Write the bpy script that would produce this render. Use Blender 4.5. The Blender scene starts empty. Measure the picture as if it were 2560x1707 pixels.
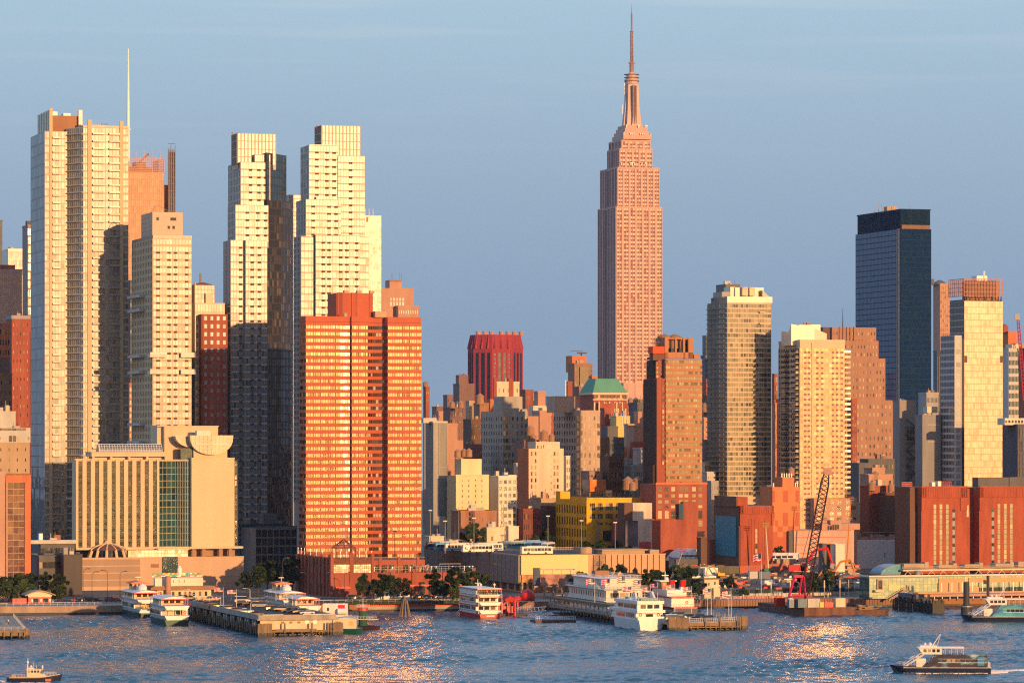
import bpy,bmesh,math,random
import numpy as np
from mathutils import Vector,Matrix
SC=bpy.context.scene
COL=SC.collection
R=math.radians
rnd=random.Random(7)

# ------------------------------------------------------------------ camera
F,HZ,CAMZ=9260.0,1083.0,62.0        # focal length and horizon row in photo pixels (2560 wide), eye height in metres
cam=bpy.data.cameras.new("camera")
co=bpy.data.objects.new("camera",cam);COL.objects.link(co)
co.location=(0,0,CAMZ);co.rotation_euler=(R(90),0,0)
cam.sensor_width=36;cam.lens=36*F/2560
cam.shift_y=(HZ-853.5)/2560
cam.clip_start=5;cam.clip_end=60000
SC.camera=co

# ------------------------------------------------------------------ light
SUN_AZ,SUN_EL=31.0,6.8                # azimuth to the right of straight behind the camera
SUN_E=5.0
world=bpy.data.worlds.new("World");SC.world=world;world.use_nodes=True
def build_world():
 nt=world.node_tree;n=nt.nodes;L=nt.links.new
 bg=n['Background']
 sky=n.new('ShaderNodeTexSky');sky.sky_type='NISHITA';sky.sun_disc=False
 sky.sun_elevation=R(SUN_EL);sky.sun_rotation=R(180-SUN_AZ)
 sky.air_density=1.0;sky.dust_density=1.2;sky.ozone_density=2.0
 geo=n.new('ShaderNodeTexCoord')
 sep=n.new('ShaderNodeSeparateXYZ');L(geo.outputs['Generated'],sep.inputs[0])
 # the eastern sky: the blue grey band of dusk opposite the sun, by real direction
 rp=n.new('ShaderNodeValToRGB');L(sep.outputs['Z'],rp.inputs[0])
 e=rp.color_ramp.elements
 e[0].position=0.0;e[0].color=(.25,.335,.465,1)
 e[1].position=.45;e[1].color=(.36,.53,.82,1)  # upper stops raised beyond a dusk sky to add blue fill light
 for p,c in ((.028,(.245,.345,.485,1)),(.065,(.30,.41,.54,1)),(.118,(.385,.545,.67,1)),(.25,(.43,.61,.82,1))):
  k=e.new(p);k.color=c
 # faint high streaks of cirrus
 mp=n.new('ShaderNodeMapping');L(geo.outputs['Generated'],mp.inputs[0])
 mp.inputs['Scale'].default_value=(5,5,95);mp.inputs['Rotation'].default_value=(0,R(4),0)
 nz=n.new('ShaderNodeTexNoise');nz.inputs['Scale'].default_value=1.6;nz.inputs['Detail'].default_value=4
 L(mp.outputs[0],nz.inputs['Vector'])
 mr=n.new('ShaderNodeMapRange');L(nz.outputs[0],mr.inputs[0])
 mr.inputs[1].default_value=.52;mr.inputs[2].default_value=.82;mr.inputs[3].default_value=0;mr.inputs[4].default_value=.45
 hz=n.new('ShaderNodeMapRange');L(sep.outputs['Z'],hz.inputs[0])
 hz.inputs[1].default_value=.07;hz.inputs[2].default_value=.115
 ml=n.new('ShaderNodeMath');ml.operation='MULTIPLY';L(mr.outputs[0],ml.inputs[0]);L(hz.outputs[0],ml.inputs[1])
 mc=n.new('ShaderNodeMix');mc.data_type='RGBA';L(ml.outputs[0],mc.inputs[0])
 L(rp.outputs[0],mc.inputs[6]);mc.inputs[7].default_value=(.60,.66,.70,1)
 # away from the sun the band takes over from the clear-air model
 dt=n.new('ShaderNodeVectorMath');dt.operation='DOT_PRODUCT';L(geo.outputs['Generated'],dt.inputs[0])
 dt.inputs[1].default_value=(-math.sin(R(SUN_AZ)),math.cos(R(SUN_AZ)),0)
 fr=n.new('ShaderNodeMapRange');fr.interpolation_type='SMOOTHSTEP';L(dt.outputs['Value'],fr.inputs[0])
 fr.inputs[1].default_value=-.85;fr.inputs[2].default_value=.15
 sc=n.new('ShaderNodeVectorMath');sc.operation='SCALE';tn=n.new('ShaderNodeVectorMath');tn.operation='MULTIPLY';L(sky.outputs[0],tn.inputs[0]);tn.inputs[1].default_value=(1.08,.9,1.0)
 L(tn.outputs[0],sc.inputs[0]);sc.inputs['Scale'].default_value=.075
 mx=n.new('ShaderNodeMix');mx.data_type='RGBA';L(fr.outputs[0],mx.inputs[0])
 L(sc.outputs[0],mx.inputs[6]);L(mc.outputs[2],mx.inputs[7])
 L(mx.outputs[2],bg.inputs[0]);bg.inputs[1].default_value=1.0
build_world()
sl=bpy.data.lights.new("sun",'SUN');so=bpy.data.objects.new("sun",sl);COL.objects.link(so)
sl.energy=SUN_E;sl.angle=R(.6);sl.color=(1,.54,.21)
_d=Vector((-math.sin(R(SUN_AZ))*math.cos(R(SUN_EL)),math.cos(R(SUN_AZ))*math.cos(R(SUN_EL)),-math.sin(R(SUN_EL))))
so.rotation_euler=_d.to_track_quat('-Z','Y').to_euler();so.location=(300,-300,300)
SC.view_settings.view_transform='Standard';SC.view_settings.look='None'
SC.view_settings.exposure=.1;SC.view_settings.gamma=1
SC.render.engine='CYCLES'
SC.cycles.max_bounces=6;SC.cycles.diffuse_bounces=2;SC.cycles.glossy_bounces=4
SC.cycles.transparent_max_bounces=6;SC.cycles.caustics_reflective=True
SC.cycles.sample_clamp_indirect=9;SC.cycles.blur_glossy=.6
SC.cycles.use_denoising=False;SC.cycles.pixel_filter_type='BLACKMAN_HARRIS';SC.cycles.filter_width=1.2

# ------------------------------------------------------------------ photo pixel -> place (each thing at its own real depth)
def WX(px,Y):return (px-1280)/F*Y
def WZ(py,Y):return CAMZ+(HZ-py)/F*Y
def GY(py,z=0.0):return F*(CAMZ-z)/(py-HZ)      # depth at which a surface of height z shows in row py

# ------------------------------------------------------------------ materials
MATS={}
def newmat(name):
 m=bpy.data.materials.new(name);m.use_nodes=True
 nt=m.node_tree;p=nt.nodes['Principled BSDF']
 return m,nt,p
def wall(name,rgb,rough=.8,var=.12,scale=.25,streak=True,metal=0.0,spec=.3,bump=0.0,fine=.06):
 if name in MATS:return MATS[name]
 m,nt,p=newmat(name);n=nt.nodes;L=nt.links.new
 g=n.new('ShaderNodeNewGeometry')
 mp=n.new('ShaderNodeMapping');L(g.outputs['Position'],mp.inputs[0])
 mp.inputs['Scale'].default_value=(scale,scale,scale*(.18 if streak else 1))
 z=n.new('ShaderNodeTexNoise');z.inputs['Scale'].default_value=1;z.inputs['Detail'].default_value=5;L(mp.outputs[0],z.inputs['Vector'])
 z2=n.new('ShaderNodeTexNoise');z2.inputs['Scale'].default_value=2.6;z2.inputs['Detail'].default_value=2;L(g.outputs['Position'],z2.inputs['Vector'])
 a=n.new('ShaderNodeMapRange');L(z.outputs[0],a.inputs[0]);a.inputs[1].default_value=.3;a.inputs[2].default_value=.7
 a.inputs[3].default_value=1-var;a.inputs[4].default_value=1+var
 b=n.new('ShaderNodeMapRange');L(z2.outputs[0],b.inputs[0]);b.inputs[1].default_value=.3;b.inputs[2].default_value=.7
 b.inputs[3].default_value=1-fine;b.inputs[4].default_value=1+fine
 mu=n.new('ShaderNodeMath');mu.operation='MULTIPLY';L(a.outputs[0],mu.inputs[0]);L(b.outputs[0],mu.inputs[1])
 s=n.new('ShaderNodeVectorMath');s.operation='SCALE';s.inputs[0].default_value=rgb;L(mu.outputs[0],s.inputs['Scale'])
 L(s.outputs[0],p.inputs['Base Color'])
 p.inputs['Roughness'].default_value=rough;p.inputs['Metallic'].default_value=metal
 p.inputs['Specular IOR Level'].default_value=spec
 MATS[name]=m;return m
def glass(name,cols,rough=.2,ior=1.9,tilt=.02,tint=None):
 """Window glass: one colour per pane (blinds, curtains, dark rooms) from a per-pane random number, and a slight tilt per pane."""
 if name in MATS:return MATS[name]
 m,nt,p=newmat(name);n=nt.nodes;L=nt.links.new
 g=n.new('ShaderNodeNewGeometry');oi=n.new('ShaderNodeObjectInfo')
 ad=n.new('ShaderNodeMath');ad.operation='ADD';L(g.outputs['Random Per Island'],ad.inputs[0]);L(oi.outputs['Random'],ad.inputs[1])
 wn=n.new('ShaderNodeTexWhiteNoise');wn.noise_dimensions='1D';L(ad.outputs[0],wn.inputs['W'])
 rp=n.new('ShaderNodeValToRGB');rp.color_ramp.interpolation='CONSTANT';L(wn.outputs['Value'],rp.inputs[0])
 e=rp.color_ramp.elements
 while len(e)<len(cols):e.new(.5)
 tot=sum(c[0] for c in cols);acc=0
 for k,c in enumerate(cols):
  e[k].position=acc/tot;e[k].color=(*c[1],1);acc+=c[0]
 L(rp.outputs[0],p.inputs['Base Color'])
 sb=n.new('ShaderNodeVectorMath');sb.operation='SUBTRACT';L(wn.outputs['Color'],sb.inputs[0]);sb.inputs[1].default_value=(.5,.5,.5)
 sl_=n.new('ShaderNodeVectorMath');sl_.operation='SCALE';L(sb.outputs[0],sl_.inputs[0]);sl_.inputs['Scale'].default_value=tilt
 # float-glass waviness across a pane
 z=n.new('ShaderNodeTexNoise');z.inputs['Scale'].default_value=.35;z.inputs['Detail'].default_value=2;L(g.outputs['Position'],z.inputs['Vector'])
 sb2=n.new('ShaderNodeVectorMath');sb2.operation='SUBTRACT';L(z.outputs['Color'],sb2.inputs[0]);sb2.inputs[1].default_value=(.5,.5,.5)
 sl2=n.new('ShaderNodeVectorMath');sl2.operation='SCALE';L(sb2.outputs[0],sl2.inputs[0]);sl2.inputs['Scale'].default_value=tilt*2
 av0=n.new('ShaderNodeVectorMath');L(sl_.outputs[0],av0.inputs[0]);L(sl2.outputs[0],av0.inputs[1])
 av=n.new('ShaderNodeVectorMath');L(g.outputs['Normal'],av.inputs[0]);L(av0.outputs[0],av.inputs[1])
 nm=n.new('ShaderNodeVectorMath');nm.operation='NORMALIZE';L(av.outputs[0],nm.inputs[0])
 L(nm.outputs[0],p.inputs['Normal'])
 p.inputs['Roughness'].default_value=rough;p.inputs['IOR'].default_value=ior
 if tint:p.inputs['Specular Tint'].default_value=(*tint,1)
 MATS[name]=m;return m
def paint(name,rgb,rough=.45,metal=0.0,spec=.5):
 return wall(name,rgb,rough,.05,.6,False,metal,spec,fine=.03)
def lamp_mat(name,rgb,e):
 if name in MATS:return MATS[name]
 m,nt,p=newmat(name);p.inputs['Base Color'].default_value=(.8,.8,.8,1)
 p.inputs['Emission Color'].default_value=(*rgb,1);p.inputs['Emission Strength'].default_value=e
 MATS[name]=m;return m

# ------------------------------------------------------------------ mesh builder
class MB:
 def __init__(s):s.v=[];s.f=[];s.m=[]
 def quad(s,a,b,c,d,mi=0):
  i=len(s.v);s.v+=[a,b,c,d];s.f.append((i,i+1,i+2,i+3));s.m.append(mi)
 def box(s,x0,x1,y0,y1,z0,z1,mi=0):
  if x1<x0:x0,x1=x1,x0
  if y1<y0:y0,y1=y1,y0
  i=len(s.v)
  s.v+=[(x0,y0,z0),(x1,y0,z0),(x1,y1,z0),(x0,y1,z0),(x0,y0,z1),(x1,y0,z1),(x1,y1,z1),(x0,y1,z1)]
  for q in ((0,3,2,1),(4,5,6,7),(0,1,5,4),(1,2,6,5),(2,3,7,6),(3,0,4,7)):
   s.f.append(tuple(i+k for k in q));s.m.append(mi)
 def prism(s,poly,z0,z1,mi=0,top=None):
  n=len(poly);i=len(s.v);tp=top or poly
  s.v+=[(p[0],p[1],z0 if len(p)<3 else p[2]) for p in poly]+[(p[0],p[1],z1 if len(p)<3 else p[2]) for p in tp]
  s.f.append(tuple(i+k for k in range(n))[::-1]);s.m.append(mi)
  s.f.append(tuple(i+n+k for k in range(n)));s.m.append(mi)
  for k in range(n):
   j=(k+1) % n;s.f.append((i+k,i+j,i+n+j,i+n+k));s.m.append(mi)
 def tube(s,p,q,r,n=6,r2=None,mi=0):
  p=Vector(p);q=Vector(q);d=q-p
  if d.length<1e-6:return
  a=d.normalized();t=Vector((0,0,1)) if abs(a.z)<.9 else Vector((1,0,0))
  x=a.cross(t).normalized();y=a.cross(x);r2=r if r2 is None else r2
  i=len(s.v)
  for c,rr in ((p,r),(q,r2)):
   for k in range(n):
    w=2*math.pi*k/n;s.v.append(tuple(c+x*(rr*math.cos(w))+y*(rr*math.sin(w))))
  for k in range(n):
   j=(k+1) % n;s.f.append((i+k,i+n+k,i+n+j,i+j));s.m.append(mi)
  s.f.append(tuple(i+k for k in range(n)));s.m.append(mi)
  s.f.append(tuple(i+n+k for k in range(n))[::-1]);s.m.append(mi)
 def lathe(s,cx,cy,prof,n=16,mi=0):
  i=len(s.v);m=len(prof)
  for r,z in prof:
   for k in range(n):
    w=2*math.pi*k/n;s.v.append((cx+r*math.cos(w),cy+r*math.sin(w),z))
  for a in range(m-1):
   for k in range(n):
    j=(k+1) % n;s.f.append((i+a*n+k,i+a*n+j,i+(a+1)*n+j,i+(a+1)*n+k));s.m.append(mi)
  s.f.append(tuple(i+k for k in range(n))[::-1]);s.m.append(mi)
  s.f.append(tuple(i+(m-1)*n+k for k in range(n)));s.m.append(mi)
 def loft(s,rings,mi=0,cap=True):
  i=len(s.v);n=len(rings[0]);m=len(rings)
  for r in rings:s.v+=[tuple(p) for p in r]
  for a in range(m-1):
   for k in range(n):
    j=(k+1) % n;s.f.append((i+a*n+k,i+a*n+j,i+(a+1)*n+j,i+(a+1)*n+k));s.m.append(mi)
  if cap:
   s.f.append(tuple(i+k for k in range(n))[::-1]);s.m.append(mi)
   s.f.append(tuple(i+(m-1)*n+k for k in range(n)));s.m.append(mi)
 def mesh(s,name,mats):
  me=bpy.data.meshes.new(name)
  me.from_pydata(s.v,[],s.f)
  if not isinstance(mats,(list,tuple)):mats=[mats]
  for m in mats:me.materials.append(m)
  if len(mats)>1:me.polygons.foreach_set('material_index',s.m)
  me.update();return me
 def build(s,name,mats,parent=None,loc=None,rz=0,smooth=False):
  if not s.f:return None
  me=s.mesh(name,mats)
  if smooth:me.polygons.foreach_set('use_smooth',[True]*len(me.polygons))
  o=bpy.data.objects.new(name,me);COL.objects.link(o)
  if parent:o.parent=parent
  if loc is not None:o.location=loc
  if rz:o.rotation_euler.z=R(rz)
  return o
def tag(o,label=None,cat=None,group=None,kind=None):
 if label:o['label']=label
 if cat:o['category']=cat
 if group:o['group']=group
 if kind:o['kind']=kind
 return o
def thing(name,label,cat,loc,rz=0,group=None):
 o=bpy.data.objects.new(name,None);COL.objects.link(o)
 o.location=loc;o.rotation_euler.z=R(rz);o.empty_display_size=1
 return tag(o,label,cat,group)
CH={}
def dup(root,loc,rz=None,label=None,group=None,scale=None,mat=None):
 """A copy of a thing with copies of its parts and sub-parts (meshes shared); mat = {part name: material}."""
 if root.name not in CH:
  CH[root.name]=[(c,list(c.children)) for c in root.children]
 r=root.copy();COL.objects.link(r);r.location=loc
 if rz is not None:r.rotation_euler.z=R(rz)
 if scale:r.scale=(scale,)*3 if not isinstance(scale,tuple) else scale
 if label:r['label']=label
 if group:r['group']=group
 for ch,gr in CH[root.name]:
  c=ch.copy();COL.objects.link(c);c.parent=r
  if mat:
   k=ch.name.split('.')[0]
   if k in mat:
    c.material_slots[0].link='OBJECT';c.material_slots[0].material=mat[k]
  for g in gr:
   d=g.copy();COL.objects.link(d);d.parent=c
 return r

# ------------------------------------------------------------------ buildings: local u along the west front, v into the block, z up
TH=17.0
class Bld:
 def __init__(s,name,label,cat,px,Y,group=None,z0=3.0,th=TH):
  s.px,s.Y,s.z0=px,Y,z0
  s.sn,s.cs=math.sin(R(th)),math.cos(R(th))
  s.x0=WX(px,Y)
  s.e=thing(name,label,cat,(s.x0,Y,z0),th,group)
  s.wins=[]
 def depth(s,u=0,v=0):return s.Y+s.sn*u+s.cs*v
 def U(s,px,v=0):
  t=(px-1280)/F;x=s.x0-s.sn*v;y=s.Y+s.cs*v
  return (t*y-x)/(s.cs-t*s.sn)
 def V(s,px,u=0):
  t=(px-1280)/F;x=s.x0+s.cs*u;y=s.Y+s.sn*u
  return (x-t*y)/(s.sn+t*s.cs)
 def Z(s,py,u=0,v=0):return WZ(py,s.depth(u,v))-s.z0
 def part(s,name,mb,mat,parent=None,smooth=False,kind=None,label=None):
  o=mb.build(name,mat,parent or s.e,smooth=smooth)
  if o is not None and kind:o['kind']=kind
  if o is not None and label:o['label']=label
  return o
# a face: origin (u, v), direction, outward normal, length
def front(u0,u1,v):return ((u0,v),(1,0),(0,-1),u1-u0)
def left(u,v0,v1):return ((u,v1),(0,-1),(-1,0),v1-v0)
def right(u,v0,v1):return ((u,v0),(0,1),(1,0),v1-v0)
def slant(p,q):
 dx,dy=q[0]-p[0],q[1]-p[1];l=math.hypot(dx,dy);d=(dx/l,dy/l)
 return (p,d,(d[1],-d[0]),l)
def fp(fc,s_,t,z):
 o,d,n,l=fc
 return (o[0]+d[0]*s_+n[0]*t,o[1]+d[1]*s_+n[1]*t,z)
def fbox(mb,fc,s0,s1,z0,z1,t0,t1,mi=0):
 c=[fp(fc,s0,t1,0),fp(fc,s1,t1,0),fp(fc,s1,t0,0),fp(fc,s0,t0,0)]
 mb.prism([(p[0],p[1]) for p in c],z0,z1,mi)
def fquad(mb,fc,s0,s1,z0,z1,t,mi=0):
 mb.quad(fp(fc,s0,t,z0),fp(fc,s1,t,z0),fp(fc,s1,t,z1),fp(fc,s0,t,z1),mi)
def grid(b,wl,fc,z0,z1,nx,nz,fw=.6,fh=.55,sill=.28,proud=.25,ml=0,mr=0,mt=0,mbt=0,skip=None,sub=1,jit=0,piers=True,mi=0,wins=None):
 """Piers and spandrels stand proud of the core so every window is a real recess; windows are collected for windows()."""
 W=b.wins if wins is None else wins
 l=fc[3];cw=(l-ml-mr)/nx;zz0=z0+mbt;ch=(z1-z0-mt-mbt)/nz
 if piers and wl is not None:
  e=ml
  for i in range(nx+1):
   a=ml+i*cw-(cw*(1-fw)/2 if i>0 else ml);c=ml+i*cw+(cw*(1-fw)/2 if i<nx else mr)
   fbox(wl,fc,a,c,z0,z1,-.05,proud,mi)
 if wl is not None and fh<.999:
  for k in range(nz+1):
   a=zz0+k*ch-(ch*(1-fh-sill) if k>0 else mbt);c=zz0+k*ch+(ch*sill if k<nz else mt)
   if c-a>.02:fbox(wl,fc,.03,l-.03,a+.004,c-.004,-.04,proud*.86,mi)
 for k in range(nz):
  for i in range(nx):
   if skip and skip(i,k):continue
   for j in range(sub):
    a=ml+(i+.5)*cw-cw*fw/2;w=cw*fw/sub
    W.append((fc,a+w*j+(.06 if sub>1 else 0),a+w*(j+1)-(.06 if sub>1 else 0),zz0+k*ch+ch*sill,zz0+k*ch+ch*(sill+fh)))
WM={}
def windows(b,mat,nmax=100,name='window',wins=None,t=.03,top=True):
 """Up to nmax windows as single parts (the highest ones of the sunlit front first), any further ones as one part."""
 W=b.wins if wins is None else wins
 if not W:return
 W=sorted(W,key=lambda w:(w[0][2][1]>-.5,-w[4] if top else w[4]))
 if nmax:
  for fc,s0,s1,z0,z1 in W[:nmax]:
   w,h=round(s1-s0,2),round(z1-z0,2);d=fc[1]
   key=(name,w,h,round(d[0],3),round(d[1],3),mat.name)
   me=WM.get(key)
   if me is None:
    q=MB();a=w/2
    q.quad((-d[0]*a,-d[1]*a,-h/2),(d[0]*a,d[1]*a,-h/2),(d[0]*a,d[1]*a,h/2),(-d[0]*a,-d[1]*a,h/2))
    me=q.mesh(name,mat);WM[key]=me
   o=bpy.data.objects.new(name,me);COL.objects.link(o);o.parent=b.e
   o.location=fp(fc,(s0+s1)/2,t,(z0+z1)/2)
 rest=W[nmax:]
 if rest:
  q=MB()
  for fc,s0,s1,z0,z1 in rest:fquad(q,fc,s0,s1,z0,z1,t)
  b.part(name,q,mat,kind='stuff')
 if wins is None:b.wins=[]
def bbox(mb,u0,u1,v0,v1,z0,z1):mb.box(u0,u1,v0,v1,z0,z1)
def parapet(mb,u0,u1,v0,v1,z,h=1.0,t=.4,o=.12):
 mb.box(u0-o,u1+o,v0-o,v0+t,z,z+h);mb.box(u0-o,u1+o,v1-t,v1+o,z,z+h)
 mb.box(u0-o,u0+t,v0+t,v1-t,z,z+h-.01);mb.box(u1-t,u1+o,v0+t,v1-t,z,z+h-.01)
# ================================================================== palette
M={}
def pal():
 M['cream']=wall('cream stone',(.66,.58,.42))
 M['hotel']=wall('buff precast',(.66,.50,.33),var=.08)
 M['hotelblank']=wall('buff panel cladding',(.68,.52,.34),var=.05)
 M['podium']=wall('tan panel',(.55,.38,.27),var=.07)
 M['podium_dark']=wall('brown louvre',(.36,.25,.19),var=.06)
 M['white']=wall('white stucco',(.74,.68,.58))
 M['pale']=wall('pale metal panel',(.72,.66,.52),rough=.4,var=.05,spec=.5)
 M['silver']=wall('silver panel',(.50,.42,.34),rough=.55,var=.05,spec=.3)
 M['mull']=wall('bronze mullion',(.42,.30,.19),rough=.45,var=.08)
 M['redbrick']=wall('red brick',(.34,.095,.06),var=.18)
 M['redband']=wall('red brick band',(.48,.12,.065),var=.07)
 M['orange']=wall('orange brick',(.56,.18,.08),var=.14,scale=.5,fine=.12)
 M['brown']=wall('brown brick',(.33,.17,.10),var=.12)
 M['dkbrown']=wall('dark brown brick',(.16,.085,.06),var=.12)
 M['pink']=wall('pink brick',(.48,.27,.20),var=.1)
 M['tan']=wall('tan brick',(.46,.33,.22),var=.1)
 M['grey']=wall('grey concrete',(.36,.35,.34),var=.12)
 M['ltgrey']=wall('light concrete',(.52,.51,.49),var=.1)
 M['dkgrey']=wall('dark grey panel',(.13,.13,.14),var=.12)
 M['purple']=wall('dusky brick',(.22,.13,.12),var=.1)
 M['roof']=wall('tar roof',(.14,.13,.125),var=.2)
 M['steel']=wall('steel',(.30,.29,.28),rough=.5,var=.1,metal=.3)
 M['dark']=wall('dark steel',(.05,.05,.055),rough=.6,var=.1)
 M['whitep']=paint('white paint',(.78,.76,.72))
 M['redp']=paint('red paint',(.62,.02,.02))
 M['wood']=wall('weathered timber',(.24,.17,.11),var=.25,scale=.8)
 M['wetwood']=wall('wet timber',(.035,.035,.03),rough=.5,var=.2)
 M['tankwood']=wall('tank staves',(.36,.20,.12),var=.2,scale=1.2)
 M['asphalt']=wall('asphalt',(.06,.06,.062),var=.2,streak=False)
 M['conc']=wall('pier concrete',(.36,.31,.25),var=.2,scale=.4)
 # panes
 D=(.03,.035,.04)
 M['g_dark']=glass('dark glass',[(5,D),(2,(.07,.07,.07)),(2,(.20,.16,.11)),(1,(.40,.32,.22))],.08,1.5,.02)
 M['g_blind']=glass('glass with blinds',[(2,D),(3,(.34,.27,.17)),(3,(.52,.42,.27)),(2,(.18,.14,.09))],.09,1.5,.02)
 M['g_gold']=glass('sky toned glass',[(1,(.10,.13,.15)),(4,(.21,.25,.28)),(3,(.28,.31,.32)),(1,(.15,.18,.19))],.34,1.52,.03)  # blue grey base stands for sky light on the shaded panes
 M['g_silver']=glass('silver coated glass',[(4,(.13,.18,.235)),(2,(.18,.21,.24)),(1,(.06,.08,.10))],.30,1.5,.03)  # bluish base carries the cool reflection of the shaded floors
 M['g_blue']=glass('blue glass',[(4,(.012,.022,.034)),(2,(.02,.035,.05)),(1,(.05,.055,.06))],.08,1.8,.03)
 M['g_navy']=glass('navy glass',[(5,(.006,.022,.05)),(3,(.008,.030,.06)),(1,(.02,.045,.07))],.10,1.45,.012)
 M['g_teal']=glass('teal glass',[(3,(.02,.07,.075)),(2,(.03,.09,.09)),(1,(.015,.035,.04))],.08,1.5,.02)
 M['g_green']=glass('green glass',[(3,(.26,.33,.2)),(2,(.35,.40,.24)),(1,(.18,.24,.17))],.2,1.8,.03)
 M['g_orange']=glass('bronze glass',[(3,(.40,.17,.075)),(2,(.48,.22,.10)),(1,(.30,.13,.07))],.4,1.4,.03)
 M['g_olive']=glass('olive shade glass',[(3,(.12,.13,.10)),(2,(.06,.07,.06)),(1,(.20,.19,.14))],.12,1.9,.04)
 M['fr']=wall('sandy slab edge',(.58,.46,.30),var=.06)
pal()

def frame_tower(b,u0,u1,v0,v1,z0,z1,wmat,name='wall',parent=None):
 w=MB();w.box(u0,u1,v0,v1,z0,z1);return w

# ================================================================== glass balcony tower (far left, tallest)
def balcony_tower():
 b=Bld('apartment_tower','tallest pale gold glass apartment tower at the far left with rows of balconies','apartment tower',208,1543)
 zb=b.Z(318);w=b.U(321);vB=9.0
 core=MB();core.box(0,w,0,vB+22,0,zb)
 nz=60;z0=4;fc=front(0,w,0)
 # the nearer bay: window bay, pier, two balcony columns, pier, window bay
 wall_=core;W1=[]
 u1,u2,u3,u4=b.U(219),b.U(229),b.U(299),b.U(308)
 grid(b,wall_,front(0,u1,0),z0,zb,2,nz,.82,.72,.12,.12)
 fbox(wall_,fc,u1,u2,0,b.Z(300),-.4,.5);fbox(wall_,fc,u3,u4,0,b.Z(301),-.4,.5)
 grid(b,wall_,front(u2,u3,0),z0,zb,8,nz,.88,.84,.08,.12)
 grid(b,wall_,front(u4,w,0),z0,zb,2,nz,.86,.70,.12,.12)
 # the slanted notch face between the two bays
 uf=b.U(168,vB);core.prism([(uf,vB),(0,0),(0,vB+20),(uf,vB+20)],0,zb);fs=slant((uf,vB),(0,0))
 ow=[];grid(b,wall_,fs,z0,zb,8,nz,.9,.70,.2,.12,wins=ow);windows(b,M['g_olive'],100,'side_window',ow)
 # farther bay
 ul=b.U(112,vB);ur=uf
 za=b.Z(328,ul,vB);vE=b.V(77,ul)
 core.box(ul,ur,vB,vE,0,za)
 a1,a2=b.U(123,vB),b.U(131,vB)
 fa=front(ul,uf,vB)
 grid(b,wall_,front(ul,a1,vB),z0,za,2,nz,.84,.72,.12,.12)
 fbox(wall_,fa,a1-ul,a2-ul,0,b.Z(271,ul,vB),-.4,.5)
 grid(b,wall_,front(a2,uf,vB),z0,za,5,nz,.88,.84,.08,.12)
 sd=[]
 mull=MB();grid(b,mull,left(ul,vB,vE),z0,za,12,40,.94,.88,.07,.06,wins=sd)
 b.part('wall',core,M['fr']);b.part('side_mullion_frame',mull,M['steel'])
 # balconies: slab and glass rail, one per floor and column
 ch=(zb-z0)/nz;n=0
 me={};rest=MB()
 for (c0,c1,v,zt) in ((b.U(231),b.U(259),0,zb),(b.U(272),b.U(299),0,zb),(b.U(131,vB),b.U(149,vB),vB,za)):
  q=MB();l=c1-c0
  q.box(0,l,-1.3,0,0,.2);q.box(.03,l-.03,-1.28,-1.2,.2,.8,1);q.box(0,.06,-1.28,-.02,.2,.78,1);q.box(l-.06,l,-1.28,-.02,.2,.78,1)
  m=q.mesh('balcony',[M['mull'],M['g_gold']])
  for k in range(1,nz):
   zz=z0+(nz-k)*(zt-z0)/nz-.1
   if k>33:
    i0=len(rest.v);rest.v+=[(x+c0,y+v,z_+zz) for x,y,z_ in q.v];rest.f+=[tuple(i0+j for j in f) for f in q.f];rest.m+=q.m;continue
   o=bpy.data.objects.new('balcony',m);COL.objects.link(o);o.parent=b.e;o.location=(c0,v,zz)
 b.part('balcony',rest,[M['mull'],M['g_gold']],kind='stuff')
 for k in range(nz):# slab edges of the notch side
  ns=MB();fbox(ns,fs,.4,fs[3]-.1,z0+k*ch+.05,z0+k*ch+.4,.1,.9);b.part('floor_slab',ns,M['grey'])
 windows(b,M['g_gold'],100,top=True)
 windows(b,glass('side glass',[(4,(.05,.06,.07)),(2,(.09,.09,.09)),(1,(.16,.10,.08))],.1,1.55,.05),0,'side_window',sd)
 # roof crowns
 r=MB();c0,c1=b.U(88,vB+4),b.U(123,vB+4)
 zr=b.Z(273,ul,vB)
 r.box(b.U(124,vB),b.U(206,vB),vB+3,vE-6,za-1,b.Z(287,ul,vB));b.part('plant_room',r,M['brown'])
 r=MB();r.box(b.U(198,vB),b.U(207,vB),vB+1,vB+3.5,za-1,zr);r.box(a1,a2,vB+2,vE-6,za-.5,zr-.2)
 for k in range(4):r.box(a1-.4,a1-.2,vB+6+k*6,vB+7+k*6,za,zr-.5)
 b.part('roof_fin',r,M['pale'])
 r=MB();r.box(b.U(133,vB),b.U(150,vB),vB+6,vB+14,b.Z(287,ul,vB),b.Z(277,ul,vB));r.lathe(b.U(141,vB),vB+10,[(2.6,b.Z(277,ul,vB)),(2.3,b.Z(274,ul,vB))],12)
 r.box(b.U(165,vB),b.U(183,vB),vB+6,vB+12,b.Z(287,ul,vB),b.Z(279,ul,vB));b.part('cooling_tower',r,M['whitep'])
 r=MB();parapet(r,0,w,0,vB+22,zb,.8);r.box(b.U(231),b.U(278),6,18,zb,b.Z(309));
 for k in range(5):r.box(b.U(233+k*6),b.U(235+k*6),5.6,6,zb+.3,zb+1.8)
 for k in range(6):r.tube((b.U(262+k*3),7,b.Z(309)),(b.U(262+k*3),7,b.Z(303+k%2*3)),.12,4)
 b.part('roof',r,M['steel'])
balcony_tower()

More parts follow.
